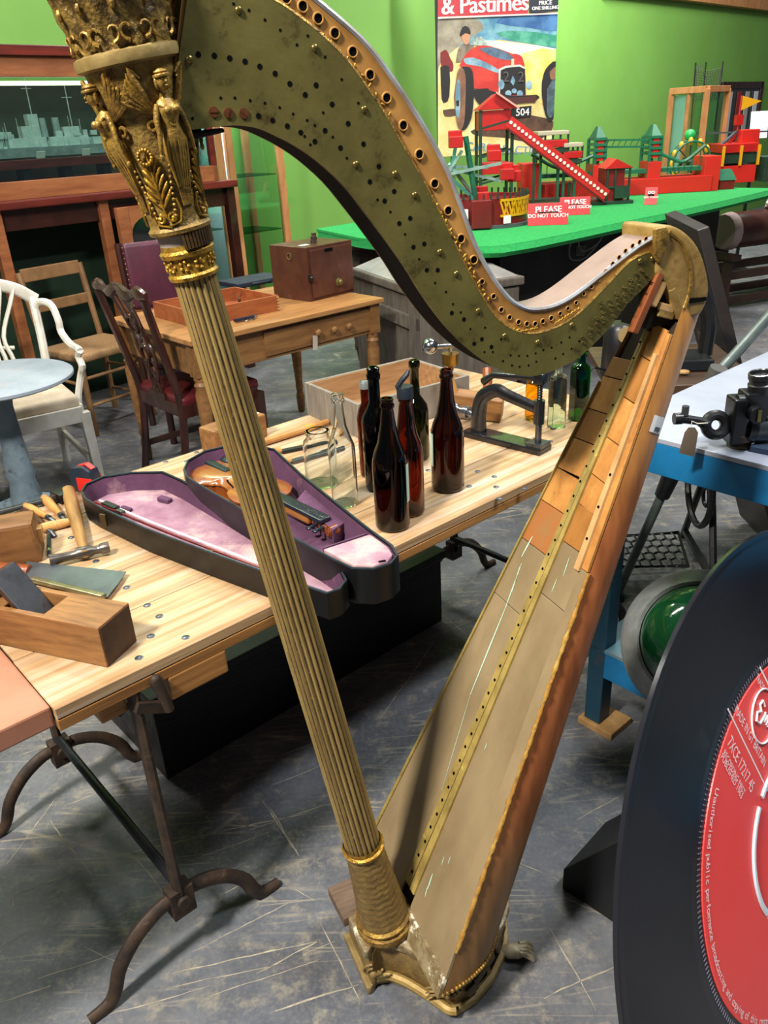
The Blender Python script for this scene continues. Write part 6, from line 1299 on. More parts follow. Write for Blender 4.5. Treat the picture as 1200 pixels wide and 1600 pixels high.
# slide with tower and hut
t, p = model('toy_slide', 'long red toy helter slide running from a green tower to a red hut', 900, 322)
a, c = L(p, 735, 322, .35), L(p, 982, 322); MB().box((( a.x + c.x) / 2, .18, .012), (abs(c.x - a.x) + .05, .42, .024)).build('base_plate', mTDG, t, 0, bevel=.003)
tw_ = L(p, 772, 190, .2); ww = .115
for sx in (-1, 1):
    for sy in (-1, 1): MB().bar((tw_.x + sx * ww, .2 + sy * ww, .02), (tw_.x + sx * ww, .2 + sy * ww, L(p, 772, 172, .2).z), .022, .022).build('tower_post', mTDG, t, 0)
for z in (.18, .36, .55):
    for sy in (-1, 1): MB().bar((tw_.x - ww, .2 + sy * ww, z), (tw_.x + ww, .2 + sy * ww, z + .05), .012, .014).build('tower_brace', mTDG, t, 0)
zc = L(p, 772, 188, .2).z; MB().box((tw_.x, .2, zc), (.24, .24, .13)).build('tower_cabin', mTR, t, 0, bevel=.004)
b = MB(); ext(b, [(tw_.x - .14, zc + .07), (tw_.x + .14, zc + .07), (tw_.x, zc + .17)], .06, .34); b.build('tower_roof', mTR, t, 0); MB().bar((tw_.x - .01, .04, zc + .175), (tw_.x + .15, .04, zc + .07), .03, .012).build('roof_edge', mat('toy_pink', '#c88a84', rough=.5), t, 0)
MB().box((tw_.x, .2, L(p, 772, 262, .2).z), (.2, .2, .08)).build('lower_cabin', mTR, t, 0, bevel=.004)
s0_, s1_ = L(p, 792, 200, .1), L(p, 943, 314, .0); dr0 = (s1_ - s0_).normalized()
MB().bar(s0_, s1_, .16, .012).build('slide_bed', mTDR, t, 0)
for oy in (-.08, .08):
    b = MB(); o_ = Vector((0, oy, .045)); b.bar(s0_ + o_, s1_ + o_, .010, .075); b.build('slide_side', mTR, t, 0)
b = MB(); M_ = (s1_ - s0_).length
for i in range(26):
    q = s0_.lerp(s1_, (i + .5) / 26) + Vector((0, -.087, .045)); b.cyl(q, q + Vector((0, -.003, 0)), .012, n=8)
b.build('slide_holes', mat('hole_pale', '#d8c8c0', rough=.6), t, 0)
for x, y in ((835, 245), (890, 285)): q = L(p, x, y, .05); MB().bar((q.x, .05, .02), (q.x, .05, q.z), .018, .018).build('slide_prop', mTDG, t, 0)
h0, h1, h2 = L(p, 946, 320), L(p, 980, 320), L(p, 963, 248); hw_ = (h1.x - h0.x); hz = L(p, 963, 263).z
MB().box((h2.x, .10, hz / 2), (hw_ - .02, .2, hz)).build('hut_body', mTDR, t, 0, bevel=.003); b = MB(); ext(b, [(h0.x - .02, hz), (h1.x + .02, hz), (h2.x, h2.z)], -.02, .22); b.build('hut_roof', mTR, t, 0)
for x in (h0.x, h1.x, h2.x): MB().bar((x, -.005, 0), (x, -.005, hz), .014, .014).build('hut_strip', mTDG, t, 0)
for z in (hz * .48, hz): MB().bar((h0.x, -.006, z), (h1.x, -.006, z), .014, .014).build('hut_strip', mTDG, t, 0)
MB().box((h2.x + .05, -.02, hz * .32), (.11, .04, .07)).build('hut_counter', mTDG, t, 0)
# suspension bridge
t, p = model('toy_bridge', 'green toy suspension bridge with red towers on a long red base', 973, 306)
bl_, br_ = L(p, 836, 300), L(p, 1112, 290); bt = L(p, 973, 281).z; MB().box(((bl_.x + br_.x) / 2, .15, bt / 2), (br_.x - bl_.x, .30, bt)).build('bridge_base', mTBR, t, 0, bevel=.006)
def tower(x0, x1, ytop, ybot, nm='bridge_tower'):
    q0, q1 = L(p, x0, ybot, .15), L(p, x1, ybot, .15); zt2 = L(p, (x0 + x1) / 2, ytop, .15).z; xm = (q0.x + q1.x) / 2; w = q1.x - q0.x
    MB().box((xm, .15, bt + .06), (w * 1.25, .24, .12)).build('tower_plinth', mTBR, t, 0, bevel=.003)
    for sx in (-1, 1):
        for sy in (0, .3): MB().bar((xm + sx * w / 2, .05 + sy * .7, bt), (xm + sx * w / 2, .05 + sy * .7, zt2), .022, .022).build('tower_upright', mTG, t, 0)
    n = 4; h = (zt2 - bt - .14) / n
    for k in range(n):
        z = bt + .14 + h * (k + .5); MB().box((xm, .05, z), (w * .62, .02, h * .62)).build('tower_panel', mTBR, t, 0); MB().box((xm, .15, bt + .14 + h * (k + 1)), (w * 1.05, .24, .02)).build('tower_floor', mTG, t, 0)
    b = MB(); b.rings([[(xm + sx * w * .5, .15 + sy * .12, zt2) for sx, sy in ((-1, -1), (1, -1), (1, 1), (-1, 1))], [(xm + sx * w * .12, .15 + sy * .03, zt2 + .09) for sx, sy in ((-1, -1), (1, -1), (1, 1), (-1, 1))]]); b.build('tower_roof', mTG, t, 0)
    return xm, zt2
xa, za = tower(922, 938, 217, 278); xb, zb2 = tower(1006, 1022, 214, 275)
for x, y in ((826, 255), (1108, 243)):
    q = L(p, x, y, .12); MB().box((q.x, .15, q.z / 2), (.13, .26, q.z)).build('end_pier', mTBR, t, 0, bevel=.004)
for z in (za - .01, za - .06): MB().bar((xa, .08, z), (xb, .08, zb2 - .01 + z - za), .012, .014).build('high_walkway', mTG, t, 0)
for i in range(10): x = lerp(xa, xb, i / 9.0); MB().bar((x, .08, za - .06), (x + (xb - xa) / 18, .08, za - .01), .006, .006).build('walkway_lattice', mTG, t, 0)
dk = L(p, 970, 266).z
MB().bar((bl_.x, .15, dk - .02), (br_.x, .15, dk - .02), .16, .03).build('roadway', mTG, t, 0)
for sgn, x0, z0, xe in ((1, xb, zb2, L(p, 1104, 250).x), (-1, xa, za, L(p, 832, 262).x)):
    pts = spline([(x0, .06, z0 - .1), (lerp(x0, xe, .35), .06, lerp(z0, dk, .72)), (lerp(x0, xe, .62), .06, dk + .04), (xe, .06, dk + .15)], 5)
    MB().tube(pts, .014, 6).build('suspension_chain', mTG, t)
    for q in pts[2:-1:2]: MB().bar((q.x, .06, dk - .01), (q.x, .06, q.z), .006, .006).build('hanger', mTG, t, 0)
# two tram cars on a raised track
t, p = model('toy_tram', 'pair of raised red and cream toy tram cars on green posts', 870, 318)
for x0, x1, yt, yb in ((836, 884, 203, 232), (876, 906, 222, 248)):
    a, c = L(p, x0, yb, .22), L(p, x1, yt, .22); w = c.x - a.x; h = c.z - a.z; xm = (a.x + c.x) / 2
    MB().box((xm, .22, a.z + h * .25), (w, .2, h * .45)).build('car_body', mTR, t, 0, bevel=.005); MB().box((xm, .22, c.z - .015), (w * 1.02, .22, .03)).build('car_roof', mat('toy_cream', '#a8a48a', rough=.5), t, 0, bevel=.006)
    for k in range(5): MB().bar((a.x + w * k / 4, .13, a.z), (a.x + w * k / 4, .13, c.z - .02), .014, .014).build('car_post', mTDG, t, 0)
    MB().box((xm, .22, a.z - .02), (w, .2, .03)).build('car_floor', mTDG, t, 0)
    for k in (.2, .8): MB().bar((a.x + w * k, .22, .02), (a.x + w * k, .22, a.z - .03), .02, .02).build('track_post', mTG, t, 0)
MB().box((.02, .22, .01), (.4, .2, .02)).build('track_base', mTDG, t, 0)
# ferris wheel
t, p = model('toy_ferris_wheel', 'small toy ferris wheel with yellow cars behind the bridge', 1073, 300)
c_ = L(p, 1077, 252, .6); rw = .16
for y_ in (.54, .66): b = MB(); b.torus((c_.x, y_, c_.z), rw, .008, 28, 6, RX(pi / 2)); b.build('wheel_rim', mTG, t)
b = MB()
for k in range(8): a0 = k * pi / 4; b.bar((c_.x, .6, c_.z), (c_.x + rw * math.cos(a0), .6, c_.z + rw * math.sin(a0)), .008, .008)
b.build('wheel_spokes', mTDG, t, 0)
for k in range(12): a0 = k * pi / 6 + .1; MB().ball((c_.x + rw * math.cos(a0), .57, c_.z + rw * math.sin(a0)), (.022, .03, .034), 8, 6).build('wheel_car', mTY_, t)
for s in (-1, 1): MB().bar((c_.x, .72, c_.z + .02), (c_.x + s * .15, .72, 0), .025, .025).build('wheel_stand', mTDG, t, 0)
MB().cyl((c_.x, .5, c_.z), (c_.x, .74, c_.z), .014, n=8).build('wheel_axle', mTGR, t, 40); MB().ball((c_.x + .02, .7, L(p, 1076, 212, .6).z), (.05, .05, .05), 10, 6).build('green_dome', mat('toy_dome', '#1f9a50', rough=.4), t)
# flag roundabout
t, p = model('toy_roundabout', 'red toy roundabout with grey struts and a yellow flag', 1148, 292)
a, c = L(p, 1117, 286, .5), L(p, 1176, 246, .5); w = c.x - a.x; xm = (a.x + c.x) / 2
MB().box((xm, .6, .07), (w, .4, .14)).build('platform', mTBR, t, 0, bevel=.004); MB().box((xm, .6, .20), (w * .98, .36, .08)).build('dark_band', mTDG, t, 0); MB().box((xm, .6, .28), (w, .4, .07)).build('upper_band', mTR, t, 0, bevel=.004)
for k in (0, .5, 1): MB().bar((a.x + w * k, .39, .14), (a.x + w * k, .39, .30), .02, .02).build('yellow_post', mTY_, t, 0)
ap = L(p, 1152, 205, .6)
for k, s in enumerate((-.14, -.05, .06, .13)): MB().bar((xm + s, .52 + .05 * k, .3), (ap.x, .6, ap.z), .02, .02).build('strut', mTGR if k % 2 == 0 else mTR, t, 0)
MB().bar((ap.x - .45, .6, ap.z), (ap.x + .6, .6, ap.z - .02), .014, .014).build('arm', mTGR, t, 0); MB().cyl((ap.x, .6, ap.z), (ap.x, .6, ap.z + .28), .008, n=6).build('flag_pole', mTR, t, 40); MB().box((ap.x, .6, ap.z + .09), (.06, .06, .08)).build('cap', mTR, t, 0)
b = MB(); ext(b, [(ap.x, ap.z + .28), (ap.x + .18, ap.z + .23), (ap.x, ap.z + .16)], .597, .603); b.build('flag', mTY_, t, 0)
MB().box((a.x + w + .2, .5, .10), (.3, .3, .2), (0, 0, 0)).build('side_rack', mTDG, t, 0, bevel=.004); MB().box((xm + .12, .58, .36), (.16, .12, .12)).build('engine_box', mTBR, t, 0, bevel=.006)
# dog kennel and sign cards
t, p = model('toy_hut', 'tiny green roofed toy hut at the end of the bridge', 1136, 296); b = MB(); b.box((0, .08, .035), (.12, .14, .07)); b.build('hut_walls', mTDR, t, 0); b = MB(); b.rings([[(-.07, 0, .07), (.07, 0, .07), (.07, .16, .07), (-.07, .16, .07)], [(-.07, .06, .15), (.04, .06, .15), (.04, .10, .15), (-.07, .10, .15)]]); b.build('hut_roof', mTG, t, 0)
mCARD = mat('sign_red', '#d8383c', '#cc3034', rough=.4, scale=4); 
def sign(px, py, w, h, rz, rx, lab, words):
    q = PZ(px, py, GZ); t = thing('sign_card', lab, 'sign', (q.x, q.y, GZ), 0, 'red sign cards on the green table', rot=(0, 0, rz)); M = RX(rx)
    b = MB(M); b.box((0, 0, h / 2), (w, .006, h)); b.build('card', mCARD, t, 0, bevel=.002)
    b = MB(); b.bar((0, .01, h * .6), (0, h * .5, 0), w * .5, .004); b.build('card_stand', mIRON, t, 0)
    for k, (s, sz) in enumerate(words): text('sign_lettering', s, sz, mWHITE, t, M @ T(0, -.0036, h * (.70 - .27 * k)) @ RW, bold=sz * .05)
sign(856, 352, .245, .13, -.12, R(-12), 'nearest red please do not touch card on the green table', (('PLEASE', .052), ('DO NOT TOUCH', .031)))
sign(898, 336, .20, .115, -.12, R(-12), 'red please do not touch card just behind the nearest one', (('PLEASE', .046), ('DO NOT TOUCH', .027)))
sign(1016, 320, .085, .12, -.35, R(-20), 'small tilted red card in front of the bridge base', (('DO', .03), ('NOT TOUCH', .016)))
# glazed pine case with fishing net
q = PZ(1100, 296, GZ); Yc = 8.0
dc = thing('glass_case', 'tall empty pine framed glass case standing behind the ferris wheel', 'display case', (0, 0, GZ))
def c3(x, y, Y=Yc): v = PY(x, y, Y); return Vector((v.x, v.y, v.z - GZ))
A_, B_, D_ = c3(1050, 143), c3(1105, 140, Yc - .3), c3(1137, 142, Yc + .05)
E_ = A_ + (D_ - B_)
for v in (A_, B_, D_, E_): MB().bar((v.x, v.y, 0), (v.x, v.y, A_.z), .045, .045).build('case_post', mPINE, dc, 0, bevel=.003)
for z in (.03, A_.z):
    for u1, u2 in ((A_, B_), (B_, D_), (D_, E_), (E_, A_)): MB().bar((u1.x, u1.y, z), (u2.x, u2.y, z), .05, .05).build('case_rail', mPINE, dc, 0, bevel=.003)
m_ = (A_ + B_) / 2
for u1, u2 in ((A_, B_), (B_, D_), (D_, E_)): MB().bar((u1.x, u1.y, A_.z / 2), (u2.x, u2.y, A_.z / 2), .006, A_.z - .05).build('case_glass', mPANE, dc, 0)
MB().bar((m_.x, m_.y, 0), (m_.x, m_.y, A_.z), .03, .03).build('case_post', mPINE, dc, 0); MB().bar((A_.x + .03, A_.y + .01, A_.z / 2), (m_.x, m_.y + .01, A_.z / 2), .006, A_.z - .08).build('pale_pane', mWPANEL, dc, 0)
t = thing('fishing_net', 'dark fishing net hanging above the glass case', 'net', (0, 0, 0)); q0 = PY(1087, 98, Yc - .02)
mNET = mat('net_cord', '#3a4038', rough=.8); W_, H_ = .24, .30
b = MB()
for i in range(12):
    x = i / 11; b.tube([q0 + Vector((x * W_, .0, -.03 * math.sin(x * pi) - .04 * (x > .3))), q0 + Vector((x * W_ + .02, -.02, -.15)), q0 + Vector((x * W_ * .9 + .02, 0, -H_))], .0026, 4)
for j in range(13):
    z = -.05 - j / 12 * (H_ - .05); b.tube([q0 + Vector((0, 0, z)), q0 + Vector((W_ / 2, -.02, z - .02)), q0 + Vector((W_, 0, z))], .0022, 4)
b.build('net_mesh', mNET, t)
for x in (0, .09, W_): MB().tube([q0 + Vector((x, 0, .0)), q0 + Vector((x * .9 + .02, 0, -.55))], .007, 6).build('net_pole', mIRON, t)
# dark framed doorway further right on the wall
wa_, wb_ = WL(1128, 128, .02), WL(1176, 240, .02); fr_ = thing('wall_frame', 'dark brown framed mirror hanging on the green wall', 'frame', WM.translation, WA)
x0, x1, z1, z0 = wa_.x, wb_.x, wa_.z, wb_.z - .3
for nm, a_, c_, d_, e_ in (('frame_side', x0, x0 + .09, z0, z1), ('frame_side', x1 - .09, x1, z0, z1), ('frame_top', x0, x1, z1 - .09, z1), ('frame_bottom', x0, x1, z0, z0 + .09)):
    cb(nm, a_, c_, -.05, 0, d_, e_, mDKW, fr_)
cb('mirror', x0 + .09, x1 - .09, -.03, -.02, z0 + .09, z1 - .09, mat('mirror_dim', '#50545a', rough=.15, metal=.6), fr_, 0)
for k, (c_, f) in enumerate((('#b8b4a8', .2), ('#8a2a24', .42), ('#a8a89c', .62), ('#d0d4d4', .84))): cb('hung_paper', lerp(x0, x1, f) - .07, lerp(x0, x1, f) + .07, -.045, -.04, z0 + .3, z1 - .13, mat('paper_%d' % k, c_, rough=.7), fr_, 0)
t = thing('notice_card', 'blank white notice card standing at the far right of the displays', 'card', (0, 0, 0)); q = PY(1186, 195, 8.6); MB().box(q, (.17, .01, .24), (R(-8), 0, 0)).build('card_sheet', mWHITE, t, 0); MB().bar(q + Vector((0, .02, -.1)), (q.x, q.y + .1, .02), .03, .02).build('card_post', mIRON, t, 0); MB().box((q.x, q.y + .1, .01), (.2, .2, .02)).build('card_foot', mIRON, t, 0)
# ================================================================ right side
# ---------------------------------------------------------------- giant record
RC = Vector((.618, .935, .478)); az, el, RR, KL = .775, .315, .498, .585
rn = Vector((math.cos(el) * math.sin(az), -math.cos(el) * math.cos(az), math.sin(el))); re1 = Vector((math.cos(az), math.sin(az), 0)); re2 = rn.cross(re1)
RM = Matrix((re1, re2, rn)).transposed().to_4x4(); RM.translation = RC
rec = thing('giant_record', 'oversized black vinyl record display with a red label', 'record', RC); rec.rotation_euler = RM.to_euler()
def rp2(x, y):
    q = PP(x, y, RC + rn * .014, rn) - RC; return Vector((q.dot(re1), q.dot(re2)))
mVIN = mat('black_vinyl', '#17181d', '#1d1e24', rough=.24, scale=3, bump=.04, c3='#24252b', c3scale=8, rvar=.08)
prof = [(.0001, .004), (RR, .004), (RR, .0105), (RR - .001, .0112)]
nr = 36
for i in range(nr):
    r = lerp(RR - .01, RR * KL + .022, i / (nr - 1)); prof.append((r, .0105 if i % 2 else .0113))
prof += [(RR * KL + .006, .010), (.0001, .010)]
b = MB(); b.lathe(prof, 120); b.build('vinyl_disc', mVIN, rec, 25)
mLABEL = mat('label_red', '#f04a46', '#ea4440', rough=.35, scale=3, rvar=.05); mINK = mat('label_ink', '#eadfe0', rough=.5)
b = MB(); b.lathe([(.0001, .0112), (.0001, .0118), (RR * KL - .004, .0118), (RR * KL - .003, .009)][1:], 96, cap=False); b.build('red_label', mLABEL, rec, 20)
b = MB(); r0 = RR * KL + .003
for i in range(260):
    a = 2 * pi * i / 260; b.bar((r0 * math.cos(a), r0 * math.sin(a), .0112), ((r0 + .007) * math.cos(a), (r0 + .007) * math.sin(a), .0112), .0016, .001)
b.build('label_serration', mat('serration_grey', '#5c5c6a', rough=.5), rec, 0)
# centre ring in four arcs
b = MB(); rcen = .128
for k in range(4):
    pts = []
    for i in range(15):
        a = k * pi / 2 + .62 + 1.44 * i / 14; pts.append((rcen * math.cos(a), rcen * math.sin(a), .013))
    b.tube(pts, .0055, 6, flat=(1, .5))
b.build('centre_ring', mat('ring_white', '#d4dfe8', rough=.35), rec)
b = MB(); b.torus((0, 0, .0125), .030, .003, 24, 6); b.build('spindle_ring', MATS['ring_white'], rec)
ZT = .0132
def rtext(s, p0, p1, size, spc=1.0, bold=0):
    a, c = rp2(*p0), rp2(*p1); d = c - a; M = T(a.x, a.y, ZT) @ RZ(math.atan2(d.y, d.x)); o = text('label_lettering', s, size, mINK, rec, M, 'LEFT', spc, bold)
    w = max(v.co.x for v in o.data.vertices); k = d.length / w
    for v in o.data.vertices: v.co.x *= k
rtext('MADE IN GT BRITAIN', (1150, 1106), (1196, 1194), .020)
rtext('7XCE 17217 45', (1140, 1156), (1177, 1233), .027)
rtext('RECORDING FIRST', (1132, 1174), (1164, 1240), .013); rtext('PUBLISHED 1963', (1128, 1180), (1160, 1246), .013)
rtext('TRADE', (1183, 1056), (1194, 1077), .016)
def rline(p0, p1, w): a, c = rp2(*p0), rp2(*p1); MB().bar((a.x, a.y, ZT - .0006), (c.x, c.y, ZT - .0006), w, .0008).build('label_rule', mINK, rec, 0)
rline((1139, 1108), (1203, 1240), .0022); rline((1189, 1043), (1212, 1090), .003)
q = rp2(1194, 1119); b = MB(); b.torus((q.x, q.y, ZT), .042, .0016, 32, 5); b.build('logo_circle', mINK, rec)
b = MB(); M = T(q.x, q.y, ZT) @ RZ(-1.0)
b.tube([M @ Vector((x, y, 0)) for x, y in [(-.006, .014), (-.016, .018), (-.022, .008), (-.012, .002), (-.024, -.006), (-.020, -.018), (-.006, -.016), (.0, -.004), (.002, .008), (.006, -.006), (.010, .006), (.014, -.006), (.018, .006), (.022, -.006), (.030, -.002)]], .0022, 6); b.build('logo_script', mINK, rec)
# rim text reading down the left side
txt = 'Unauthorised public performance broadcasting and copying of this record prohibited'
a0 = rp2(1106, 1228); ang0 = math.atan2(a0.y, a0.x); rad = a0.length; a1 = rp2(1168, 1570); ang1 = math.atan2(a1.y, a1.x)
if ang0 < 0: ang0 += 2 * pi
if ang1 < 0: ang1 += 2 * pi
rad = RR * KL - .017
n63 = len('Unauthorised public performance broadcasting and copying'); step = (ang1 - ang0) / n63; bmx = bmesh.new()
glyph = {}
for i, chh in enumerate(txt):
    if chh == ' ': continue
    a = ang0 + step * i
    me = text_mesh(chh, .0165); M = T(rad * math.cos(a), rad * math.sin(a), ZT) @ RZ(a + pi / 2); me.transform(M); bmx.from_mesh(me); D.meshes.remove(me)
me = D.meshes.new('rim_lettering'); bmx.to_mesh(me); bmx.free(); me.materials.append(mINK); o = D.objects.new('rim_lettering', me); C.objects.link(o); o.parent = rec
# wedge stand behind the record
bt0 = RC - re2 * RR + rn * .004; bh_ = Vector((-rn.x, -rn.y, 0)).normalized(); bt0.z = 0
st = thing('record_stand', 'black wedge shaped stand propping up the giant record', 'stand', (0, 0, 0))
b = MB(); tri = []
for e in (.02, .20):
    o_ = bt0 + re1 * e
    tri.append([o_ + bh_ * .06, o_ + bh_ * .56, o_ + bh_ * .56 + Vector((0, 0, .06)), RC + re1 * e + rn * .003 + re2 * .12, RC + re1 * e + rn * .003 - re2 * .44])
b.rings(tri); b.build('wedge', mat('stand_black', '#121316', '#0c0d0f', rough=.5, scale=8, c3='#3a3a36', c3scale=14, c3thr=(.68, .74)), st, 0, bevel=.004)
# ---------------------------------------------------------------- blue steel bench
KX = Vector((.533, 1.774, 0)); KA = R(-49); KZ = .87
bb = thing('blue_bench', 'blue painted steel workbench with a pale grey top', 'workbench', KX, KA)
mBLUE = mat('bench_blue', '#1a7cb4', '#146a9e', rough=.4, scale=10, c3='#3a4a50', c3scale=14, c3thr=(.68, .76), bump=.06); mDBL = mat('bench_dark_blue', '#173e55', '#22485a', rough=.5, scale=8, c3='#4a4038', c3scale=12, c3thr=(.62, .72))
kx, ky = 1.3, 1.25
MB().box((kx / 2, ky / 2, KZ - .006), (kx, ky, .012)).build('bench_top', mat('pale_steel_top', '#a4aab8', '#9098a4', rough=.35, scale=3, c3='#9a8a70', c3scale=3, c3thr=(.62, .8)), bb, 0, bevel=.002)
MB().box((kx / 2, .012, KZ - .05), (kx, .022, .075)).build('front_rail', mBLUE, bb, 0, bevel=.002); MB().box((.012, ky / 2, KZ - .05), (.022, ky - .05, .075)).build('side_rail', mBLUE, bb, 0, bevel=.002)
MB().box((kx / 2, ky - .012, KZ - .05), (kx, .022, .075)).build('back_rail', mBLUE, bb, 0, bevel=.002)
for x in (.025, kx - .025):
    for y in (.025, ky - .025): MB().box((x, y, KZ / 2 - .03), (.05, .05, KZ - .06)).build('bench_leg', mDBL, bb, 0, bevel=.003)
MB().box((kx / 2, .25, .245), (kx, .5, .012)).build('lower_shelf', mat('worn_blue_shelf', '#3d7f9a', '#6a8c98', rough=.5, scale=6, c3='#8a7a66', c3scale=7, c3thr=(.6, .72)), bb, 0, bevel=.002); MB().box((kx / 2, .012, .20), (kx, .022, .08)).build('shelf_rail', mBLUE, bb, 0, bevel=.002)
fw_ = PZ(928, 1130, 0); t = thing('foot_block', 'small pine block under the blue bench leg', 'block', (fw_.x, fw_.y, 0), KA); MB().box((.02, .02, .011), (.11, .10, .022)).build('block', mPALE, t, 0, bevel=.003); bb.location.z = .022
# dark steel cabinet under the bench
t = thing('steel_cabinet', 'dark navy steel cabinet standing below the blue bench', 'cabinet', RZ(KA) @ Vector((.42, .62, 0)) + KX, KA)
mNAV = mat('navy_steel', '#16263c', '#101c2e', rough=.4, scale=12, bump=.05)
MB().box((.38, .28, .35), (.76, .56, .70)).build('cabinet_body', mNAV, t, 0, bevel=.004); MB().box((.19, -.006, .35), (.36, .012, .66)).build('cabinet_door', mNAV, t, 0, bevel=.003); MB().box((.57, -.006, .35), (.36, .012, .66)).build('cabinet_door', mNAV, t, 0, bevel=.003); MB().box((-.006, .28, .35), (.012, .5, .66)).build('side_panel', mNAV, t, 0, bevel=.003)
# green glass lamp lying on the lower shelf
p = PZ(1085, 1060, .34); lm = thing('enamel_lamp', 'big industrial lamp with green glass dome and aluminium collar', 'lamp', (p.x + .015, p.y + .03, .42)); lm.rotation_euler = Vector((-.30, -.62, .55)).to_track_quat('Z', 'Y').to_euler()
b = MB(); b.lathe([(.0001, .10)] + [(.135 * math.cos(a), .0 + .11 * math.sin(a)) for a in (pi / 2 * i / 10 for i in range(10, -1, -1))][1:], 40, cap=False); b.build('green_dome', mat('green_enamel', '#15592c', '#114d26', rough=.12, scale=4, coat=.6), lm, 60)
b = MB(); b.lathe([(.137, .004), (.145, .010), (.152, .0), (.178, -.03), (.185, -.05), (.175, -.06), (.15, -.10), (.10, -.15), (.05, -.17), (.0001, -.17)], 40, cap=False); b.build('aluminium_collar', mat('aluminium', '#a4a8a4', '#868a86', rough=.38, metal=.35, scale=20), lm, 50)
# ---------------------------------------------------------------- sighting instrument on the bench
g0 = PZ(1152, 712, KZ); gi = thing('sighting_instrument', 'black and steel optical instrument with eyepiece and clamp ring', 'instrument', (g0.x, g0.y, KZ + .022), 0)
def G(x, y, dy=0): q = PY(x, y, g0.y + dy); return Vector((q.x - g0.x, q.y - g0.y, q.z - KZ - .022))
mGUN = mat('gun_grey', '#4d5254', '#393d3f', rough=.35, metal=.5, scale=20); mBKM = mat('instrument_black', '#16181b', '#0f1012', rough=.35, scale=20)
b = MB(); c_ = G(1148, 690); b.lathe([(.024, 0), (.026, .006), (.020, .012), (.028, .018), (.028, .030), (.022, .034), (.022, .05)], 20); b.build('turned_foot', mat('bronze_foot', '#5c5248', '#453c34', rough=.35, metal=.6, scale=20), gi, 40)
a, c = G(1165, 668), G(1290, 676); MB().cyl(a, c, .031, n=24).build('main_tube', mGUN, gi, 40); MB().cyl(a - (c - a) * .02, a + (c - a) * .08, .034, n=24).build('tube_collar', mBKM, gi, 40)
b = MB(); q = G(1150, 655); b.box(q, (.035, .05, .10)); b.build('bracket', mBKM, gi, 0, bevel=.005); b = MB(); q = G(1180, 628); b.box(q, (.06, .05, .05)); b.build('prism_box', mBKM, gi, 0, bevel=.005)
a, c = G(1189, 625), G(1190, 583); d = c - a; b = MB(); M = frame(a, (1, 0, 0), d); L_ = d.length; b.lathe([(.020, 0), (.020, L_ * .2), (.025, L_ * .25), (.027, L_ * .62), (.024, L_ * .66), (.024, L_ * .8), (.026, L_ * .82), (.026, L_), (.022, L_), (.021, L_ * .9), (.0001, L_ * .88)], 24, M=M); b.build('eyepiece', mBKM, gi, 40); b = MB(); b.torus(c, .024, .0022, 24, 6, M.to_3x3().to_4x4()); b.build('eyepiece_rim', mCHROME, gi)
q = G(1179, 645, -.03); b = MB(); b.cyl(q, q + Vector((0, -.02, 0)), .018, n=18); b.build('focus_knob', mBKM, gi, 40); b = MB(); b.box(q + Vector((0, -.022, 0)), (.007, .004, .024)); b.build('knob_blade', mBRASS, gi, 0); q = G(1164, 627, -.01); MB().cyl(q, q + Vector((.014, 0, 0)), .012, n=16).build('brass_sleeve', mat('pale_brass', '#b09a64', rough=.35, metal=.6), gi, 40); q = G(1156, 627, -.01); MB().cyl(q - Vector((.006, 0, 0)), q + Vector((.008, 0, 0)), .014, n=16).build('black_sleeve', mBKM, gi, 40)
rc_ = G(1118, 664, -.005); b = MB(); b.torus(rc_, .021, .0115, 24, 10, RX(R(70))); b.build('clamp_ring', mBKM, gi); e = G(1062, 654, -.005)
MB().tube([rc_ + Vector((-.02, 0, .002)), (rc_ + e) / 2 + Vector((0, 0, .002)), e], [.014, .009, .010], 10).build('clamp_arm', mBKM, gi); MB().cyl(e - Vector((.012, 0, 0)), e + Vector((.004, 0, 0)), .0125, n=14).build('arm_end', mBKM, gi, 40)
q = G(1071, 640, -.005); MB().cyl(q - Vector((0, 0, .012)), q + Vector((0, 0, .008)), .0075, n=12).build('thumb_screw', mGUN, gi, 40)
MB().tube([G(1106, 661, -.03), G(1090, 662, -.035), G(1081, 658, -.035), G(1080, 668, -.035)], .0012, 5).build('tag_string', mat('string_white', '#c8c4b8', rough=.8), gi)
tq = [G(x, y, -.036) for x, y in ((1070, 676), (1076, 668), (1086, 668), (1091, 676), (1085, 714), (1061, 708))]; b = MB(); b.add(list(tq) + [v + Vector((0, .0015, 0)) for v in tq], [tuple(range(6)), tuple(range(11, 5, -1))] + [(i, (i + 1) % 6, 6 + (i + 1) % 6, 6 + i) for i in range(6)]); b.build('card_tag', mat('tag_brown', '#6d6052', '#5f5346', rough=.7, scale=20), gi, 0)
p = PZ(1185, 722, KZ); t = thing('blue_strip', 'short blue grey metal strip beside the optical instrument', 'strip', (p.x, p.y, KZ + .022), KA + .1); MB().box((.06, .01, .006), (.16, .035, .012)).build('strip', mat('strip_blue', '#4c5c74', rough=.4, metal=.4), t, 0, bevel=.002)
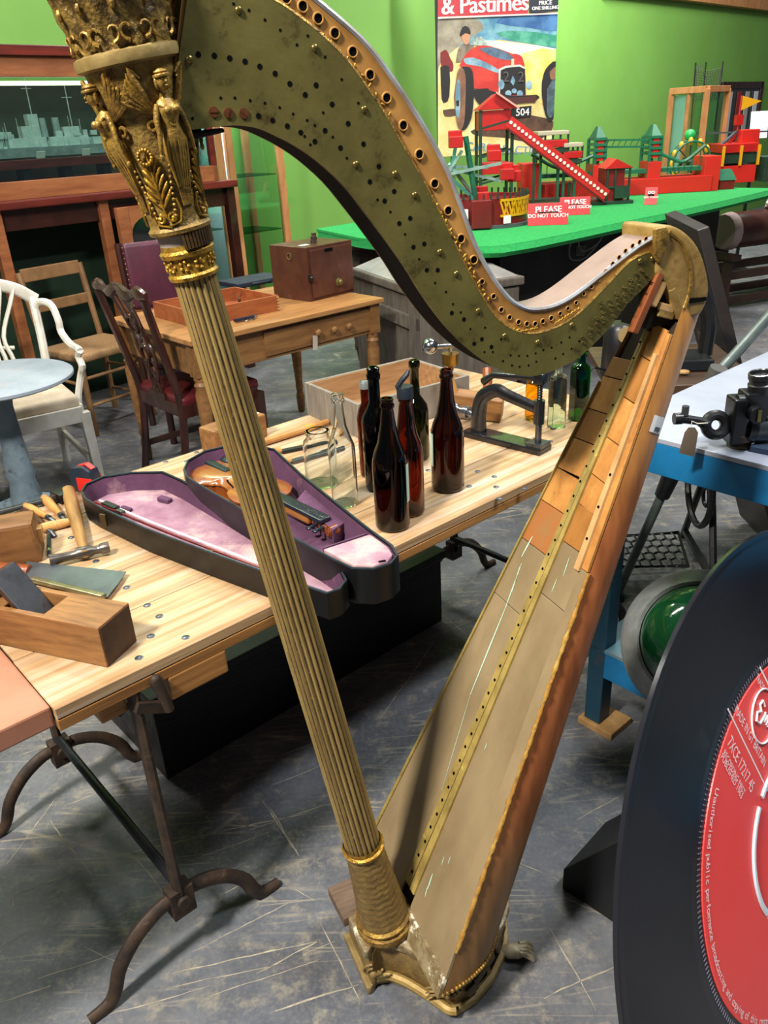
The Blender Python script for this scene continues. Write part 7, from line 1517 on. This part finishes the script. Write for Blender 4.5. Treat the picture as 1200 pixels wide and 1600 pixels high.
# ---------------------------------------------------------------- treadle sewing machine behind the harp
tm = thing('treadle_machine', 'treadle sewing machine table with black iron frame and pedal grate', 'sewing machine', (.985, 2.64, 0), R(-6))
mTOPW = mat('dark_oak_top', '#4a3626', '#35261a', rough=.4, scale=5, stretch=(1, 6, 6))
MB().box((0, 0, .765), (.46, .50, .03)).build('machine_table', mTOPW, tm, 0, bevel=.004); MB().box((0, 0, .73), (.38, .46, .035)).build('table_apron', mTOPW, tm, 0, bevel=.003)
MB().box((.03, -.03, .80), (.20, .16, .035), None, (.92, .9)).build('machine_bed', mBKM, tm, 0, bevel=.004); b = MB(); b.tube(spline([(.12, .0, .81), (.12, .0, .92), (.08, .0, 1.02), (-.02, 0, 1.04), (-.10, 0, 1.03)], 4), [.03] * 17, 10, flat=(1, .8)); b.build('machine_arm', mBKM, tm)
MB().cyl((-.05, -.01, .83), (-.05, -.01, 1.04), .012, n=10).build('needle_bar', mBKM, tm, 40); MB().ball((.02, -.14, .79), (.02, .014, .008), 8, 5).build('machine_button', mPALE, tm)
for s in (-.17, .19):
    b = MB(); b.tube(spline([(s, -.18, .72), (s, -.10, .55), (s, -.03, .40), (s, -.12, .2), (s, -.22, .0)], 4), .013, 6); b.tube(spline([(s, .18, .72), (s, .10, .55), (s, .03, .40), (s, .12, .2), (s, .22, .0)], 4), .013, 6); b.bar((s, -.2, .71), (s, .2, .71), .02, .02); b.bar((s, -.2, .04), (s, .2, .04), .02, .02)
    for k in range(4): b.torus((s, 0, .28 + .11 * k), .035, .007, 14, 6, RY(pi / 2))
    b.build('iron_side', mIRON, tm)
b = MB(); b.torus((.155, -.02, .34), .15, .012, 30, 8, RY(pi / 2)); b.build('drive_wheel', mIRON, tm)
# pedal grate in its own plane
pc_ = [PZ(x, y, .09) for x, y in ((962, 838), (1060, 832), (1075, 884), (968, 886))]; TMI = (T(.985, 2.64, 0) @ RZ(R(-6))).inverted(); pl_c = [TMI @ v for v in pc_]
b = MB(); b.tube(pl_c, .008, 6, loop=True)
def bil(u, v): return (pl_c[0] * (1 - u) + pl_c[1] * u) * (1 - v) + (pl_c[3] * (1 - u) + pl_c[2] * u) * v
b.build('pedal_frame', mIRON, tm); b = MB()
for i in range(6):
    for j in range(5):
        u, v = (i + .5 + .5 * (j % 2)) / 6.5, (j + .5) / 5; c_ = bil(u, v); ring = [c_ + Vector((.020 * math.cos(k * pi / 5), .030 * math.sin(k * pi / 5), 0)) for k in range(10)]; b.tube(ring, .0035, 4, loop=True)
b.build('pedal_lattice', mIRON, tm)
# grey jointed pole
a, j_, e = PZ(962, 936, 0), PY(1118, 588, 2.20), PY(1225, 468, 2.5); po2 = thing('jointed_pole', 'grey metal stand pole with dark collars beside the blue bench', 'pole', a)
d = (j_ - a); MB().cyl((0, 0, .01), d, .015, n=14).build('lower_tube', mat('pole_grey', '#5f6a66', '#4f5a56', rough=.4, metal=.4, scale=20), po2, 40)
MB().cyl(d * .52, d * .62, .024, .028, 14).build('collar', mIRON, po2, 40); MB().cyl(d * .97, d * 1.03, .026, n=14).build('collar', mat('collar_grey', '#4a4a46', rough=.5), po2, 40); MB().cyl(d, e - a, .016, n=14).build('upper_tube', MATS['pole_grey'], po2, 40); MB().cyl((0, 0, 0), (0, 0, .02), .03, n=14).build('pole_foot', mIRON, po2, 40)
# dark leaning board
TL_, TR_, BR_ = PY(1038, 334, 3.25), PY(1090, 360, 3.0), PY(1146, 590, 2.86)
dn = (BR_ - TR_); dn = dn * (TR_.z / -dn.z); lb = thing('leaning_board', 'dark board leaning upright behind the harp shoulder', 'board', (0, 0, 0)); e1_ = (TR_ - TL_); th_ = e1_.cross(dn).normalized() * .045
b = MB(); v = [TL_, TR_, TR_ + dn, TL_ + dn]; v = [Vector((q.x, q.y, max(q.z, 0))) for q in v]; b.add(v + [q + th_ for q in v], [(0, 1, 2, 3), (7, 6, 5, 4), (0, 4, 5, 1), (1, 5, 6, 2), (2, 6, 7, 3), (3, 7, 4, 0)]); b.build('board_slab', mat('board_dark', '#2a2420', '#1f1a18', rough=.4, scale=8, stretch=(1, 1, 6)), lb, 0, bevel=.003)
f_ = -th_.normalized() * .004; q = [TL_ * .85 + TR_ * .15, TL_ * .12 + TR_ * .88]; b = MB(); vv = [q[0] + dn * .36, q[1] + dn * .36, q[1] + dn * .8, q[0] + dn * .8]; b.add([x + f_ for x in vv] + [x - f_ * .5 for x in vv], [(0, 1, 2, 3), (7, 6, 5, 4), (0, 4, 5, 1), (1, 5, 6, 2), (2, 6, 7, 3), (3, 7, 4, 0)]); b.build('steel_sheet', mat('brushed_plate', '#6a5f58', '#5a5048', rough=.25, metal=.7, scale=6), lb, 0)
# black trunk and padded horse under and before the green table
p = PZ(1100, 472, 0); t = thing('travelling_chest', 'black domed travelling chest below the right end of the green table', 'trunk', (p.x - .1, p.y + .45, 0), R(22))
MB().box((.25, .25, .20), (.75, .45, .40)).build('chest_body', mSKIRT, t, 0, bevel=.006); b = MB(); b.rings([[(-.14, .01, .41), (.64, .01, .41), (.64, .49, .41), (-.14, .49, .41)], [(-.13, .03, .50), (.63, .03, .50), (.63, .47, .50), (-.13, .47, .50)], [(-.11, .12, .56), (.61, .12, .56), (.61, .38, .56), (-.11, .38, .56)]]); b.build('chest_lid', mat('trunk_lid_grey', '#2a2c2a', '#202220', rough=.45, scale=10), t, 0, bevel=.006)
MB().box((.25, .006, .40), (.78, .02, .03)).build('trunk_band', mat('trunk_band', '#6d6450', rough=.5, metal=.3), t, 0); MB().box((.30, -.006, .42), (.10, .02, .16)).build('chest_strap', mat('tan_leather', '#6a4028', rough=.5), t, 0, bevel=.004)
p = PZ(1128, 482, 0); hb = thing('padded_horse', 'low wooden bench with a brown leather saddle pad and white rope', 'bench', (p.x, p.y, 0), R(22))
mHW = mat('horse_wood', '#3f2a20', '#2c1c15', rough=.5, scale=8)
for x in (0, 1.0):
    for y in (0, .4): MB().box((x, y, .2), (.06, .06, .40)).build('bench_leg', mHW, hb, 0, bevel=.004)
for y in (0, .4): MB().box((.5, y, .06), (1.1, .05, .06)).build('bench_runner', mHW, hb, 0, bevel=.004); MB().box((.5, y, .27), (1.0, .04, .07)).build('bench_rail', mHW, hb, 0, bevel=.004)
for x in (-.02, 1.02): MB().box((x, .2, .43), (.10, .62, .05)).build('bench_cross', mHW, hb, 0, bevel=.006)
b = MB(); b.tube([(.12, .2, .60), (.16, .2, .60), (.9, .2, .60), (1.0, .2, .60)], [.13, .15, .15, .13], 16); b.build('leather_pad', mat('brown_leather', '#4a2c24', '#38201a', rough=.3, scale=10), hb, 50); MB().tube([(.10, .2, .60), (.17, .2, .60)], [.14, .158], 16).build('pad_end', mat('pale_canvas', '#a08a84', rough=.7), hb)
b = MB(); b.tube(spline([(.55, .2, .80), (.60, .06, .76), (.58, .03, .60), (.52, .02, .45)], 5), .016, 8); b.build('white_rope', mat('rope', '#c8bfae', rough=.8), hb); b = MB(); b.tube(spline([(.6, .2, .74), (.75, .2, .95), (1.0, .2, 1.1)], 4), [.05, .06, .06, .06, .06, .06, .06, .06, .06], 10); b.build('canvas_roll', MATS['pale_canvas'], hb)
# black machine with tan disc tag behind the treble end of the neck
p = PY(950, 590, 2.52); t = thing('black_machine', 'small black motor casing with a round tan paper tag', 'machine', (p.x + .03, p.y, .78)); b = MB(); b.lathe([(.05, 0), (.055, .01), (.052, .16), (.04, .175), (.0001, .178)], 20); b.build('motor_casing', mBKM, t, 40); b = MB(); b.lathe([(.0001, 0), (.026, 0), (.026, .002), (.0001, .002)], 20, M=T(.0, -.058, .15) @ RX(pi / 2)); b.build('round_tag', mat('tan_tag', '#8f7a4e', rough=.6), t, 40); MB().tube([(-.04, -.03, .03), (-.09, -.05, .05), (-.13, -.04, .02)], .004, 6).build('lead', mIRON, t)
